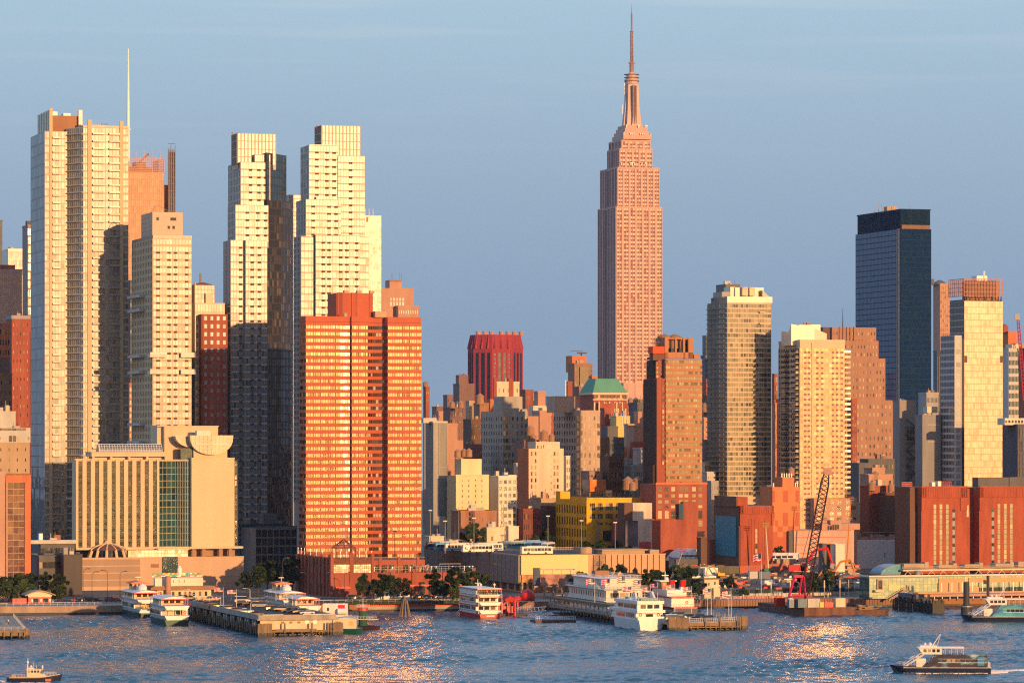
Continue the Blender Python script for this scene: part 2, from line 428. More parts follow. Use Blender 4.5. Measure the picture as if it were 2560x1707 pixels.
# ================================================================== mast tower behind it
def mast_tower():
 b=Bld('office_tower','orange lit glass office tower with open lattice crown and a tall white mast','office tower',300,2300)
 w=b.U(410);z=b.Z(430);c=MB();c.box(0,w,0,40,0,z)
 fc=front(0,w,0)
 grid(b,c,fc,z-110,z,22,26,.8,.8,.1,.3)
 b.part('wall',c,wall('orange metal',(.55,.26,.15),rough=.5));windows(b,M['g_orange'],100)
 w2=b.U(438,6);c=MB();c.box(w+1.5,w2,8,46,0,b.Z(462,w,6));grid(b,c,front(w+1.5,w2,8),z-110,b.Z(462,w,6),3,20,.8,.8,.1,.3)
 b.part('side_wing',c,wall('orange metal dark',(.40,.20,.13),rough=.5));windows(b,M['g_orange'],40,'wing_window')
 cr=MB();zt=b.Z(392)
 for k in range(23):
  u=w*k/22;big=k % 4==0
  cr.box(u-.15,u+.15,-.3,0,z,zt+(4 if big else 0))
  if k<22:
   for q in range(1,9):pass
 for q in range(9):cr.box(0,w,-.25,-.1,z+(zt-z)*q/9,z+(zt-z)*q/9+.18)
 for k in range(12):cr.box(w-.2,w,k*3.2,k*3.2+.3,z,zt)
 for q in range(9):cr.box(w-.15,w-.05,0,38,z+(zt-z)*q/9,z+(zt-z)*q/9+.18)
 b.part('lattice_crown',cr,wall('orange metal',(.5,.3,.2)))
 s=MB();zt2=b.Z(372,w,6)
 for k in range(4):
  u=b.U(421+k*5.5,2);s.box(u,u+.35,2,2.4,z-70,zt2+(k % 2)*2)
 for q in range(22):s.box(b.U(420,2),b.U(439,2),2.4,2.7,z-70+q*4.2,z-70+q*4.2+.5)
 s.box(b.U(421,2),b.U(438.5,2),3,3.3,z-70,zt2-2)
 b.part('side_screen',s,wall('screen steel',(.22,.17,.16)))
 p=MB();p.box(3,w-6,8,26,z,z+4);p.box(b.U(345),b.U(372),8,20,z+4,z+7)
 p.tube((b.U(355),6,z+7),(b.U(376),6,z+12),.7,6);b.part('plant_room',p,wall('orange metal dark',(.4,.2,.13)))
 m=MB();um=b.U(320.5,14);prof=[(1.3,z),(1.15,b.Z(330)),(.85,b.Z(240)),(.6,b.Z(180)),(.35,b.Z(123,um,14))]
 m.lathe(um,14,prof,10);m.lathe(um,14,[(1.9,b.Z(321)),(1.9,b.Z(318))],8)
 b.part('mast',m,M['whitep'])
mast_tower()

# ================================================================== cream condo tower
def condo_tower():
 b=Bld('apartment_tower','cream stepped apartment tower with pairs of slab balconies partway down','apartment tower',383,1500)
 w=b.U(479);L=b.V(331);zt=b.Z(596)
 c=MB();c.box(0,w,0,L,0,zt)
 nz=29;z0=zt-29*b.Z(0)*0-29*(b.Z(600)-b.Z(618));z0=max(z0,0)
 grid(b,c,front(0,w,0),z0,zt,12,nz,.86,.66,.22,.12)
 c.box(0,w,-.05,.3,0,z0)
 sd=[]
 grid(b,c,left(0,0,L),z0,zt,13,nz,.42,.62,.2,.3,wins=sd)
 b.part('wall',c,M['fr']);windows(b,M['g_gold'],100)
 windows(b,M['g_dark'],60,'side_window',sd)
 # dark louvre vents under the windows, four to a floor
 vn=[]
 ch=(zt-z0)/nz
 for k in range(nz-1):
  for p0,p1 in ((390,400),(418,427),(434,443),(462,471)):
   vn.append((front(0,w,0),b.U(p0),b.U(p1),z0+k*ch-.32,z0+k*ch+.42))
 windows(b,wall('vent louvre',(.10,.06,.04)),100,'vent',vn,t=.16)
 # upper block
 f0,f1=b.U(381,5),b.U(457,5);v1=b.V(353,f0)
 q=MB();zu=b.Z(530,f0,5);q.box(f0,f1,5,v1,zt,zu)
 for k in range(6):q.box(f0-.06,f1+.06,4.94,v1,zt+(zu-zt)*k/6-.05,zt+(zu-zt)*k/6+.08)
 b.part('upper_block',q,M['silver'])
 vn=[(front(f0,f1,5),b.U(p,5)-f0,b.U(p,5)-f0+l,b.Z(y),b.Z(y)+1.2) for p,y,l in ((391,549,1),(426,549,2.4),(419,570,1),(431,570,1))]
 windows(b,M['dark'],10,'vent',vn,t=.08)
 q=MB();parapet(q,0,w,0,L,zt,1.3,.3,.1)
 q.tube((b.U(390),10,zu),(b.U(402),10,zu+3.2),.1,4);q.tube((b.U(402),10,zu+3.2),(b.U(440),10,zu+.4),.1,4)
 q.tube((b.U(450),10,zu),(b.U(450),10,zu+8),.12,4);b.part('roof_rail',q,M['steel'])
 for y in (888,930):
  for p0,p1 in ((373,414),(450,487)):
   q=MB();z=b.Z(y);u0,u1=b.U(p0),b.U(p1)
   q.box(u0,u1,-2.2,3 if p0<400 else 5,z-.8,z+.5);q.box(u0,u1,-2.2,-2.1,z+.5,z+1.2,1)
   b.part('balcony',q,[M['white'],M['g_gold']])
 for y in (740,775,890,930,1060,1105):
  q=MB();z=b.Z(y,0,20);q.box(-2.6,-.02,16,L-2,z-.6,z+.5);b.part('balcony',q,M['ltgrey'])
condo_tower()

# ================================================================== small tower with a glazed penthouse between the condo and the silver tower
def slim_tower():
 b=Bld('apartment_tower','slim red brick apartment tower with cream corners and a glazed penthouse below a flue','apartment tower',487,1514)
 w=b.U(562);z=b.Z(757);c=MB();c.box(0,w,0,22,0,z)
 grid(b,c,front(0,w,0),z-8,z,11,2,.8,.7,.15,.1)
 u1=b.U(497)
 grid(b,c,front(0,u1,0),z-72,z-8,1,18,.7,.6,.2,.1)
 b.part('wall',c,M['cream']);
 q=MB();zq=b.Z(786);q.box(u1,w,-5,0,0,zq)
 grid(b,q,front(b.U(500),w,-5),zq-72,zq,4,22,.46,.5,.25,.2)
 b.part('brick_wing',q,M['redbrick']);windows(b,M['g_gold'],100)
 p=MB();p.box(b.U(489),b.U(539),2,14,z,b.Z(712));grid(b,p,front(b.U(489),b.U(539),2),z,b.Z(712),6,4,.86,.86,.07,.08)
 b.part('penthouse',p,M['mull']);windows(b,M['g_gold'],40,'penthouse_window')
 p=MB();pl=[(b.U(489),2),(b.U(539),2),(b.U(539),14),(b.U(489),14)]
 cxy=(b.U(515),8);p.prism([(x,y,b.Z(712)) for x,y in pl],0,0,0,[(cxy[0]+(x-cxy[0])*.15,cxy[1]+(y-cxy[1])*.15,b.Z(704)) for x,y in pl])
 b.part('penthouse_roof',p,M['redbrick'])
 p=MB();p.tube((b.U(503),1.2,b.Z(706)),(b.U(503),1.2,b.Z(683)),.45,8);b.part('flue',p,M['steel'])
 p=MB();p.box(b.U(487.5),b.U(489.5),.5,2,z,b.Z(705));p.box(b.U(515),b.U(533),.5,2,z,z+4);b.part('roof_rail',p,M['cream'])
slim_tower()

# ================================================================== the two silver towers
def vents(b,fc,l0,cols,z0,z1,nz,t):
 ch=(z1-z0)/nz;W=[]
 for k in range(1,nz):
  for p0,p1 in cols:W.append((fc,p0-l0,p1-l0,z0+k*ch-.55,z0+k*ch+.25))
 return W
def silver_part(b,wl,fc,z0,z1,nx,fh=3.0):
 nz=max(1,round((z1-z0)/fh))
 grid(b,wl,fc,z0,z1,nx,nz,.93,.80,.12,.14)
 return nz
def silver_left():
 b=Bld('apartment_tower','stepped silver glass tower in shade below its bright top beside a blue glass wing','apartment tower',577,1515)
 c=MB();fh=4.15*.8;sides=[]
 Z=lambda y:b.Z(y)
 # tiers: (front-left px, right px, v, top y, left-face px)
 tiers=[(577,668,0,600,559),(589,671,3.5,512,570),(602,668,7,405,571),(594,690,11,333,580)]
 W=[];VN=[]
 for k,(pl,pr,v,yt,pb) in enumerate(tiers):
  u0,u1=b.U(pl,v),b.U(pr,v);vb=b.V(pb,u0)
  zt=b.Z(yt,u0,v);zb=0 if k==0 else b.Z(tiers[k-1][3],u0,v)-1
  c.box(u0,u1,v,vb,0 if k==0 else zb-2,zt)
  if k<3:
   nz=silver_part(b,c,front(u0,u1,v),max(zb,3),zt,max(3,round((u1-u0)/1.15)))
   sil=[];grid(b,c,left(u0,v,vb),max(zb,3),zt,max(3,round((vb-v)/3)),nz,.85,.74,.15,.12,wins=sides)
   cols=[(u0+(u1-u0)*f,u0+(u1-u0)*f+1.5) for f in ((.3,.62,.86) if k else (.22,))]
   VN+=vents(b,front(u0,u1,v),u0,cols,max(zb,3),zt,nz,.2)
  else:
   grid(b,c,front(u0,u1,v),zb,zt,11,4,.72,.9,.04,.3)
   grid(b,c,left(u0,v,vb),zb,zt,6,4,.8,.9,.04,.3,wins=sides)
 # projecting front bay
 u0,u1=b.U(614,-2.2),b.U(668,-2.2);zt=b.Z(600,u0,-2.2)
 c.box(u0,u1,-2.2,0,0,zt);nz=silver_part(b,c,front(u0,u1,-2.2),3,zt,8)
 VN+=vents(b,front(u0,u1,-2.2),u0,[(u0+2,u0+3.5),(u0+5,u0+6.5)],3,zt,nz,.2)
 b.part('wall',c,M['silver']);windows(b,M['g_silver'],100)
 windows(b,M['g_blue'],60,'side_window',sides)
 windows(b,wall('vent louvre',(.10,.06,.04)),100,'vent',VN,t=.2)
 # upper right block in front of the crown
 q=MB();u0,u1=b.U(637,8),b.U(676,8);q.box(u0,u1,8,11.5,b.Z(500,u0,8),b.Z(386,u0,8));W=[];grid(b,q,front(u0,u1,8),b.Z(405,u0,8),b.Z(386,u0,8),6,1,.9,.8,.1,.1,wins=W);b.part('terrace_block',q,M['silver']);windows(b,M['g_silver'],10,'terrace_window',W)
 # blue glass wing towards the sun; dark sky reflection put into the frame colour
 q=MB();v0=6;ua,ub=b.U(666,v0),b.U(724,v0+9)
 pts=[(ua,v0),(b.U(690,v0+3),v0+6),(ub,v0+15),(ub-2,v0+32),(ua,v0+32)]
 zt=b.Z(385,ua,v0+8);q.prism(pts,0,zt)
 for i in range(2):
  fc=slant(pts[i],pts[i+1]);nz=round(zt/3.3)
  grid(b,q,fc,2,zt,max(3,round(fc[3]/1.7)),nz,.9,.78,.12,.08)
 b.part('blue_wing',q,wall('reflection blue steel',(.03,.05,.075),rough=.5));windows(b,M['g_blue'],100,'wing_window')
 q=MB();v0=4;zt=b.Z(500,ua,v0);pts=[(b.U(668,v0),v0),(b.U(704,v0+3),v0+4),(b.U(735,v0+6),v0+11),(b.U(735,v0+6),v0+22),(b.U(668,v0),v0+22)]
 q.prism(pts,0,zt)
 for i in range(2):
  fc=slant(pts[i],pts[i+1]);grid(b,q,fc,2,zt,max(3,round(fc[3]/1.4)),round(zt/3.3),.88,.80,.1,.12)
 b.part('lower_wing',q,wall('dark bronze',(.05,.045,.05),rough=.5));windows(b,glass('wing glass',[(4,(.025,.027,.035)),(2,(.06,.05,.05)),(1,(.12,.09,.07))],.08,1.7,.05),100,'wing_window')
 r=MB()
 for p in (582,596,650,688):r.tube((b.U(p,12),13,b.Z(335)),(b.U(p,12),13,b.Z(327)),.12,5);r.lathe(b.U(p,12),13,[(.3,b.Z(327)),(.3,b.Z(325))],6)
 r.lathe(b.U(678,12),14,[(1.2,b.Z(335)),(1.2,b.Z(330)),(1.6,b.Z(329))],8);b.part('roof_light',r,M['redbrick'])
silver_left()
def silver_right():
 b=Bld('apartment_tower','stepped silver glass tower blazing white in the sun, taller of the twin towers','apartment tower',765,1560)
 c=MB();sides=[];VN=[]
 zs=90
 tiers=[(765,853,3,498,741),(773,845,5,363,752),(845,912,4.5,389,None),(805,901,12,313,788)]
 for k,(pl,pr,v,yt,pb) in enumerate(tiers):
  u0,u1=b.U(pl,v),b.U(pr,v);vb=b.V(pb,u0) if pb else v+24
  zt=b.Z(yt,u0,v)
  zb={0:0,1:b.Z(498,u0,v)-1,2:0,3:b.Z(392,u0,v)}[k]
  c.box(u0,u1,v,vb,zb-(2 if k in (1,3) else 0),zt)
  if k<3:
   z0=max(zb,30);nz=silver_part(b,c,front(u0,u1,v),z0,zt,max(4,round((u1-u0)/1.2)))
   if pb:grid(b,c,left(u0,v,vb),z0,zt,max(3,round((vb-v)/3)),nz,.85,.74,.15,.12,wins=sides)
   cols=[(u0+(u1-u0)*f,u0+(u1-u0)*f+1.6) for f in ((.15,.6,.8),(.2,.55,.8),(.4,))[k]]
   VN+=vents(b,front(u0,u1,v),u0,cols,z0,zt,nz,.2)
  else:
   grid(b,c,front(u0,u1,v),zb,zt,11,4,.72,.9,.04,.3)
   grid(b,c,left(u0,v,vb),zb,zt,6,4,.8,.9,.04,.3,wins=sides)
 for (pl,pr,v,yt,cols) in ((789,900,0,588,(.13,.26,.52,.66,.88)),(900,922,2.5,592,()),(753,788,2,592,())):
  u0,u1=b.U(pl,v),b.U(pr,v);zt=b.Z(yt,u0,v);c.box(u0,u1,v,6,0,zt)
  nz=silver_part(b,c,front(u0,u1,v),30,zt,max(2,round((u1-u0)/1.5)))
  VN+=vents(b,front(u0,u1,v),u0,[(u0+(u1-u0)*f,u0+(u1-u0)*f+1.6) for f in cols],30,zt,nz,.2)
 u0=b.U(753,2);vb=b.V(735,u0);c.box(u0,u0+4,2,vb,0,b.Z(590,u0,2));grid(b,c,left(u0,2,vb),30,b.Z(590,u0,2),5,46,.6,.6,.2,.15,wins=sides)
 b.part('wall',c,M['silver']);windows(b,M['g_silver'],100)
 windows(b,M['g_dark'],60,'side_window',sides);windows(b,wall('vent louvre',(.10,.06,.04)),100,'vent',VN,t=.2)
 q=MB();q.box(b.U(774,6),b.U(843,6),6,12,b.Z(365,0,6),b.Z(361,0,6));q.box(b.U(792,5),b.U(788,5),3,3.6,b.Z(498),b.Z(490));b.part('terrace_block',q,M['pale'])
 r=MB()
 for p in (793,806,823,895):r.tube((b.U(p,13),14,b.Z(315)),(b.U(p,13),14,b.Z(309)),.12,5);r.lathe(b.U(p,13),14,[(.3,b.Z(309)),(.3,b.Z(307))],6)
 b.part('roof_light',r,M['redbrick'])
silver_right()
def pale_slab():
 b=Bld('apartment_tower','pale gold slab tower standing behind the taller silver tower at its right','apartment tower',905,1700)
 w=b.U(953);z=b.Z(539);c=MB();c.box(0,w,0,25,0,z);grid(b,c,front(0,w,0),60,z,9,56,.9,.82,.1,.08)
 b.part('wall',c,M['pale']);windows(b,M['g_silver'],100)
 q=MB();q.box(b.U(916),b.U(920),-.3,0,b.Z(555),b.Z(542));b.part('vent_panel',q,M['orange'])
 q=MB()
 for p in (915,924,934):q.tube((b.U(p),1,z),(b.U(p),1,z+3.2),.2,4)
 b.part('roof_mast',q,M['pale'])
 b=Bld('apartment_tower','narrow pale sliver tower seen in the gap between the two silver towers','apartment tower',722,1640)
 w=b.U(756);z=b.Z(487);c=MB();c.box(0,w,0,14,0,z);grid(b,c,front(0,w,0),60,z,5,56,.88,.82,.1,.08)
 b.part('wall',c,M['silver']);windows(b,M['g_silver'],100)
pale_slab()
# ================================================================== red banded apartment tower on the river
def red_tower():
 b=Bld('apartment_tower','broad red brick apartment tower banded with ribbon windows and two shaded bays','apartment tower',764,1420)
 zt=b.Z(790);zr=zt-2.6
 us=[b.U(p) for p in (764,851,881,922,945,974,1059)]
 vz=[0,3.5,3.5,7,8.5,4.5,2]
 # plan outline of the front: facets that step back and forth
 pts=[(us[0],0),(us[1],0),(us[1]+.6,3.0),(us[2],3.0),(us[2]+.1,1.6),(us[3],1.6),(us[3]+.3,6),(us[4],8),(us[5]-.2,7),(us[5],3.0),(us[6],3.0),(us[6],34),(us[0],b.V(747,0))]
 L=b.V(747,0)
 nf=36;z0=0
 top=zr;fh=(top-8)/nf
 c=MB();core=[(x+.35 if i in (0,12) else x-(.35 if i in (10,11) else 0),y+.35 if y<20 else y) for i,(x,y) in enumerate(pts)]
 c.prism(core,0,zt-.2);b.part('core',c,M['dkbrown'])
 bands=MB()
 for k in range(nf+1):
  zc=8+k*fh
  bm_=MB();h0,h1=(zc-.16*fh*2,zc+.16*fh) if k else (0,zc+.16*fh)
  bands.prism(pts,h0,h1)
 bands.prism(pts,zr+.2*fh,zt)
 b.part('brick_band',bands,M['redband'])
 bright,dull,side=[],[],[]
 for i in range(10):
  fc=slant(pts[i],pts[i+1])
  if fc[3]<.7:continue
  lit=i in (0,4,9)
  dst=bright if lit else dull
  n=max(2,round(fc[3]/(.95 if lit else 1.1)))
  for k in range(nf):
   zc=8+k*fh
   for j in range(n):
    a=fc[3]*j/n;w=fc[3]/n
    g_=.10 if (j % 3) else .24
    dst.append((fc,a+g_,a+w-.04,zc+.17*fh,zc+.66*fh))
 fl=left(0,0,L)
 for k in range(nf):
  for j in range(9):
   w=L/9;side.append((fl,w*j+.2,w*j+w-.1,8+k*fh+.17*fh,8+k*fh+.66*fh))
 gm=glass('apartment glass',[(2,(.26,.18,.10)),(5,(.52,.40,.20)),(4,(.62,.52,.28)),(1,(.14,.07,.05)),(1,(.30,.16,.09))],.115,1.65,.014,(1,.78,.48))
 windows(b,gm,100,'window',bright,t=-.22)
 windows(b,glass('shaded recess glass',[(6,(.05,.03,.025)),(2,(.10,.06,.04)),(2,(.5,.42,.3))],.2,1.7,.04),100,'recess_window',dull,t=-.22)  # darker copy of the panes; shade of the recessed bays put into colour
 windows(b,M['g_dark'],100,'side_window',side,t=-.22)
 # water-tank house on the roof
 q=MB();u0,u1,u2=b.U(844,10),b.U(880,9),b.U(934,10);zq=b.Z(732,u0,9)
 q.prism([(u0,12),(u0+2,10),(u1,9),(u1+.3,9.4),(b.U(890,9),9),(b.U(925,9),9),(u2,11),(u2,26),(u0,26)],zt-.5,zq)
 for p in (845,880,893,924):q.box(b.U(p,9)-.15,b.U(p,9)+.15,8.7,9.3,zt,zq+.2)
 b.part('tank_house',q,M['redband'])
 q=MB()
 for p in (861,893,925):q.box(b.U(p,12),b.U(p,12)+1.8,12,14,zq,zq+1.1);q.tube((b.U(p,12),12,zq),(b.U(p,12),12,zq+2.5),.1,4)
 q.box(b.U(938,6),b.U(966,6),6,10,zt,zt+2.3);q.lathe(b.U(863,4),4,[(.9,zt),(.9,zt+1.2),(.3,zt+1.6)],10);b.part('rooftop_unit',q,M['tan'])
red_tower()
def red_podium():
 b=Bld('podium_building','low red brick podium with terraces and a restaurant hall under the banded red tower','podium building',826,1335)
 u1=b.U(934);zt=b.Z(1387);L=b.V(739)
 c=MB();c.box(0,u1,0,12,0,zt-1.2);c.box(0,4,4,L,0,zt-1.2)
 c.box(.4,u1-.4,10,L,0,zt-3)
 for p0,p1 in ((826,833),(874,883),(928,935)):c.box(b.U(p0),b.U(p1),-.35,.5,0,zt+.6)
 c.box(0,u1,-.2,.1,0,b.Z(1455));c.box(0,u1,-.2,.1,b.Z(1432),b.Z(1434))
 for k in range(9):
  v=3+k*(L-4)/9;c.box(-.4,.05,v,v+2.2,0,zt-1)
 for k in range(22):c.box(k % 2*.0,.35,L*k/22,L*k/22+.25,zt-1.2,zt+.3)
 b.part('wall',c,M['redbrick'])
 q=MB();q.box(b.U(836),b.U(927),-.12,.02,b.Z(1408),b.Z(1394));b.part('sign_panel',q,wall('blank brown fascia',(.18,.07,.045),var=.25,scale=.8,streak=False))
 W=[]
 fc=front(0,u1,0)
 for p0,p1 in ((834,876),(884,927)):
  a,d=b.U(p0),b.U(p1);n=8
  for i in range(n):
   for k in range(4):
    zz0,zz1=b.Z(1432),b.Z(1411);W.append((fc,a+(d-a)*i/n+.06,a+(d-a)*(i+1)/n-.06,zz0+(zz1-zz0)*k/4+.06,zz0+(zz1-zz0)*(k+1)/4-.06))
 windows(b,M['g_green'],100,'window',W,t=.06)
 W=[]
 for k in range(9):
  v=3+k*(L-4)/9
  W.append((left(0,0,L),L-v-2.2-2.5,L-v-2.4,.3,4.2));W.append((left(0,0,L),L-v-2.2-1.9,L-v-2.9,6,8));W.append((left(0,0,L),L-v-2.2-2.5,L-v-2.3,10,13))
 windows(b,M['g_dark'],100,'side_window',W,t=.05)
 # lower terraces to the right
 u2,u3=b.U(1081),b.U(1190)
 q=MB();q.box(u1,u2,10,30,0,b.Z(1403));q.box(u1,u3,2,26,0,b.Z(1434))
 for p,y in ((965,1395),(1012,1395),(1060,1395),(982,1425),(1035,1424),(1086,1423),(1135,1423),(1186,1422)):
  q.box(b.U(p),b.U(p+6.5),1.6 if y>1400 else 9.6,2.4 if y>1400 else 10.4,0,b.Z(y))
 for p in (980,1033,1110):q.box(b.U(p),b.U(p+7),1.5,2.2,0,b.Z(1434))
 b.part('terrace',q,M['redbrick'])
 W=[(front(u1,u3,2),b.U(p)-u1,b.U(p+16)-u1,.4,5) for p in (940,962,1000,1050,1075,1100)]
 W+=[(front(u1,u2,10),b.U(p,10)-u1,b.U(p+13,10)-u1,b.Z(1432),b.Z(1416)) for p in (938,955,972,990,1008,1026,1044,1062)]
 windows(b,M['g_dark'],60,'shop_window',W,t=.06)
 q=MB();q.box(u1+1,b.U(984),1.2,2,b.Z(1470),b.Z(1466));q.box(b.U(838),b.U(874),-1,-.2,b.Z(1471),b.Z(1466));q.box(b.U(1000),b.U(1170),1.2,2,b.Z(1468),b.Z(1464));b.part('awning',q,M['redp'])
 q=MB()
 for y,v,pa,pb in ((1396,9.7,934,1080),(1424,1.8,934,1188),(1418,1.8,934,1188)):
  q.box(b.U(pa),b.U(pb),v,v+.08,b.Z(y)-.08,b.Z(y))
 for p in range(936,1188,9):q.box(b.U(p),b.U(p)+.07,1.8,1.9,b.Z(1434),b.Z(1418))
 for p in (984,1004,1048,1076,1104,1128,1156):q.tube((b.U(p),3,b.Z(1434)),(b.U(p),3,b.Z(1412)),.08,4)
 q.box(b.U(1104),b.U(1158),3,3.1,b.Z(1413),b.Z(1412));b.part('terrace_rail',q,M['steel'])
 q=MB();me=None
 for p in (744,752,760,775,790,805,836,852,868,884,900,916,930):
  v=0.5 if p>826 else b.V(p);q.lathe(b.U(p) if p>826 else 0.2,v,[(.04,zt-1),(.04,zt+1),(.12,zt+1.02),(.12,zt+1.25)],6)
 for p in (940,985,1030,1083,1094,1136,1165,1177,1186):q.lathe(b.U(p),2,[(.04,b.Z(1430)),(.04,b.Z(1420)),(.14,b.Z(1420)),(.14,b.Z(1418))],6)
 b.part('terrace_lamp',q,lamp_mat('warm lamp',(1,.85,.6),1.5))
 q=MB();z0=zt-1;pl=[b.U(842,3),b.U(889,3)];cx=(pl[0]+pl[1])/2;hw=(pl[1]-pl[0])/2;za,zb=b.Z(1370,0,3),b.Z(1348,0,3)
 cs=[(cx-hw,3),(cx+hw,3),(cx+hw,3+2*hw),(cx-hw,3+2*hw)]
 for i in range(4):
  p,p2=cs[i],cs[(i+1) % 4]
  q.tube((*p,z0),(*p,za),.16,5);q.tube((*p,za),(*p2,za),.16,5);q.tube((*p,za),(cx,3+hw,zb),.16,5)
  for t in (.33,.66):
   a=[p[j]+(p2[j]-p[j])*t for j in (0,1)];q.tube((*a,za),(cx+(a[0]-cx)*.2,3+hw+(a[1]-3-hw)*.2,za+(zb-za)*.8),.09,4)
  for t in (.33,.66):
   k=1-t;q.tube((cx+(p[0]-cx)*k,3+hw+(p[1]-3-hw)*k,za+(zb-za)*t),(cx+(p2[0]-cx)*k,3+hw+(p2[1]-3-hw)*k,za+(zb-za)*t),.09,4)
 b.part('pavilion_frame',q,wall('rust brown steel',(.22,.07,.05)))
 return b
PODIUM=red_podium()

# ================================================================== hotel
def hotel():
 b=Bld('hotel','buff hotel with vertical window strips, a blank slab and a bowl shaped glazed crown','hotel',190,1400)
 zt=b.Z(1149);zb=b.Z(1368);z0=zb
 u1,u2,u3,u4,u5=b.U(397),b.U(465,0),b.U(477),b.U(584),b.U(593)
 L=b.V(180)
 c=MB();c.box(0,u1+.2,0,L,z0,zt)
 n=10;cw=u1/n
 W,G=[],[]
 fc=front(0,u1,0)
 for i in range(n+1):
  a=i*cw-cw*.25 if i else 0;d=i*cw+cw*.25 if i<n else u1
  c.box(a if i else-.1,d,-.55,.05,z0,zt)
 nz=13;ch=(zt-z0)/nz
 for k in range(nz):
  c.box(.1,u1-.1,-.22,.05,z0+k*ch-.45,z0+k*ch+.45,1)
  for i in range(n):W.append((fc,i*cw+cw*.25+.12,i*cw+cw*.75-.12,z0+k*ch+.5,z0+(k+1)*ch-.5))
 b.part('wall',c,[M['hotel'],wall('bronze spandrel',(.12,.11,.07))])
 windows(b,glass('hotel glass',[(4,(.015,.035,.03)),(3,(.03,.05,.04)),(1,(.08,.08,.06))],.08,1.45,.01),100,'window',W,t=.06)
 # green glass corner
 q=MB();pts=[(u1,.5),(b.U(418,3),4),(b.U(440,4),5),(u2,1.5),(u3,1.0),(u3,L),(u1,L)]
 q.prism(pts,z0,zt-.6);W=[]
 for i in range(4):
  f2=slant(pts[i],pts[i+1]);grid(b,q,f2,z0,zt-.6,max(2,round(f2[3]/(1.3 if i>1 else 2.4))),nz,.90 if i<2 else .62,.9,.05,.1,wins=W)
 b.part('glass_corner',q,wall('pale green frame',(.34,.36,.30)));windows(b,M['g_teal'],100,'corner_window',W)
 # blank slab
 q=MB();q.box(u3,u4,-1.5,L-4,z0,zt+.3);q.box(u3-.1,u4+.1,-1.6,-1.3,zt+.3,zt+.7)
 for k in range(1,14):q.box(u3-.0,u4,-1.53,-1.5,z0+k*(zt-z0)/14-.03,z0+k*(zt-z0)/14+.03)
 b.part('blank_slab',q,M['hotelblank'])
 q=MB();q.box(u4,u5,-.6,L-6,z0,zt-.4);W=[]
 grid(b,q,front(u4+.1,u5,-.6),z0,zt-.4,1,13,.6,.7,.15,.15,wins=W);b.part('end_strip',q,wall('bronze spandrel',(.20,.17,.10)));windows(b,M['g_teal'],20,'strip_window',W)
 # roof slab on short columns, greenhouse
 q=MB();a,d=b.U(231),b.U(421);q.box(a,d,1.5,14,b.Z(1141),b.Z(1130));q.box(a-.3,d+.3,1.2,14.3,b.Z(1131),b.Z(1129.5))
 q.box(a+1,d-1,5,13,zt,b.Z(1141))
 for p in (236,281,326,371,417):q.box(b.U(p)-.4,b.U(p)+.4,2,3,zt-.3,b.Z(1141)+.1)
 q.box(-.6,b.U(228),-.6,-.1,zt,zt+.4)
 b.part('roof_slab',q,M['hotel'])
 q=MB();a,d=b.U(253),b.U(410);za,zc=b.Z(1129.5),b.Z(1110)
 q.prism([(a,3,za),(d,3,za),(d,11,za),(a,11,za)],0,0,0,[(a,5,zc-.2),(d,5,zc-.2),(d,9,zc-.2),(a,9,zc-.2)])
 b.part('greenhouse_glass',q,glass('greenhouse glass',[(2,(.03,.04,.06)),(1,(.06,.07,.09))],.1,1.7,.01))
 q=MB();hh=za+(zc-za)*.42
 for k in range(25):
  u=a+(d-a)*k/24;q.tube((u,2.85,za),(u,3.75,hh),.09,4);q.tube((u,3.75,hh),(u,4.85,zc),.09,4)
 for z,v in ((za+.2,2.85),(za+(zc-za)*.22,3.3),(hh,3.75),(za+(zc-za)*.7,4.3),(zc,4.85)):q.tube((a,v,z),(d,v,z),.1,4)
 q.tube((a,2.85,za),(a,4.85,zc),.25,4);b.part('greenhouse_frame',q,M['whitep'])
 # block behind with the bowl
 q=MB();v0=9;a,d=b.U(411,v0),b.U(545,v0);q.box(a,d,v0,v0+18,zt,b.Z(1065,a,v0));q.box(b.U(394,v0+2),a,v0+3,v0+16,zt,b.Z(1063,a,v0));q.box(b.U(398,v0),d+.3,v0-.3,v0+.2,b.Z(1066,a,v0),b.Z(1064,a,v0))
 q.box(b.U(484,1),b.U(568,1),1,v0+8,zt,b.Z(1092,a,1));b.part('upper_block',q,M['hotel'])
 q=MB();q.box(b.U(452,2),b.U(484,2),2.2,6,zt,b.Z(1120,a,2));b.part('upper_glazing',q,M['g_teal'])
 q=MB();cu,cv=b.U(528,0),1.2;rr=(b.U(582,0)-b.U(474,0))/2;zr=b.Z(1088);dz=zr-b.Z(1137)
 def bowl(off,sgn,n=14):
  rings=[]
  for k in range(n+1):
   w=math.pi*k/n;rings.append((cu-rr*math.cos(w),zr-dz*math.sin(w)**.75))
  return rings
 ar=bowl(0,1);nn=len(ar)
 V=[(x,cv-2.2,z) for x,z in ar]+[(x,cv+7,z) for x,z in ar]
 i=len(q.v);q.v+=V
 q.f.append(tuple(range(i,i+nn))[::-1] if False else tuple(i+k for k in range(nn)));q.m.append(0)
 q.f.append(tuple(i+nn+k for k in range(nn))[::-1]);q.m.append(0)
 for k in range(nn-1):q.f.append((i+k,i+nn+k,i+nn+k+1,i+k+1));q.m.append(0)
 q.f.append((i+nn-1,i+nn+nn-1,i+nn,i));q.m.append(0)
 b.part('glass_bowl',q,wall('bowl glazing',(.50,.38,.26),rough=.35))
 q=MB()
 for k in range(11):
  x=cu-rr+2*rr*(k+.5)/11;zl=zr-dz*max(0,1-((x-cu)/rr)**2)**.42;q.box(x-.1,x+.1,cv-2.4,cv-2.2,zl,zr)
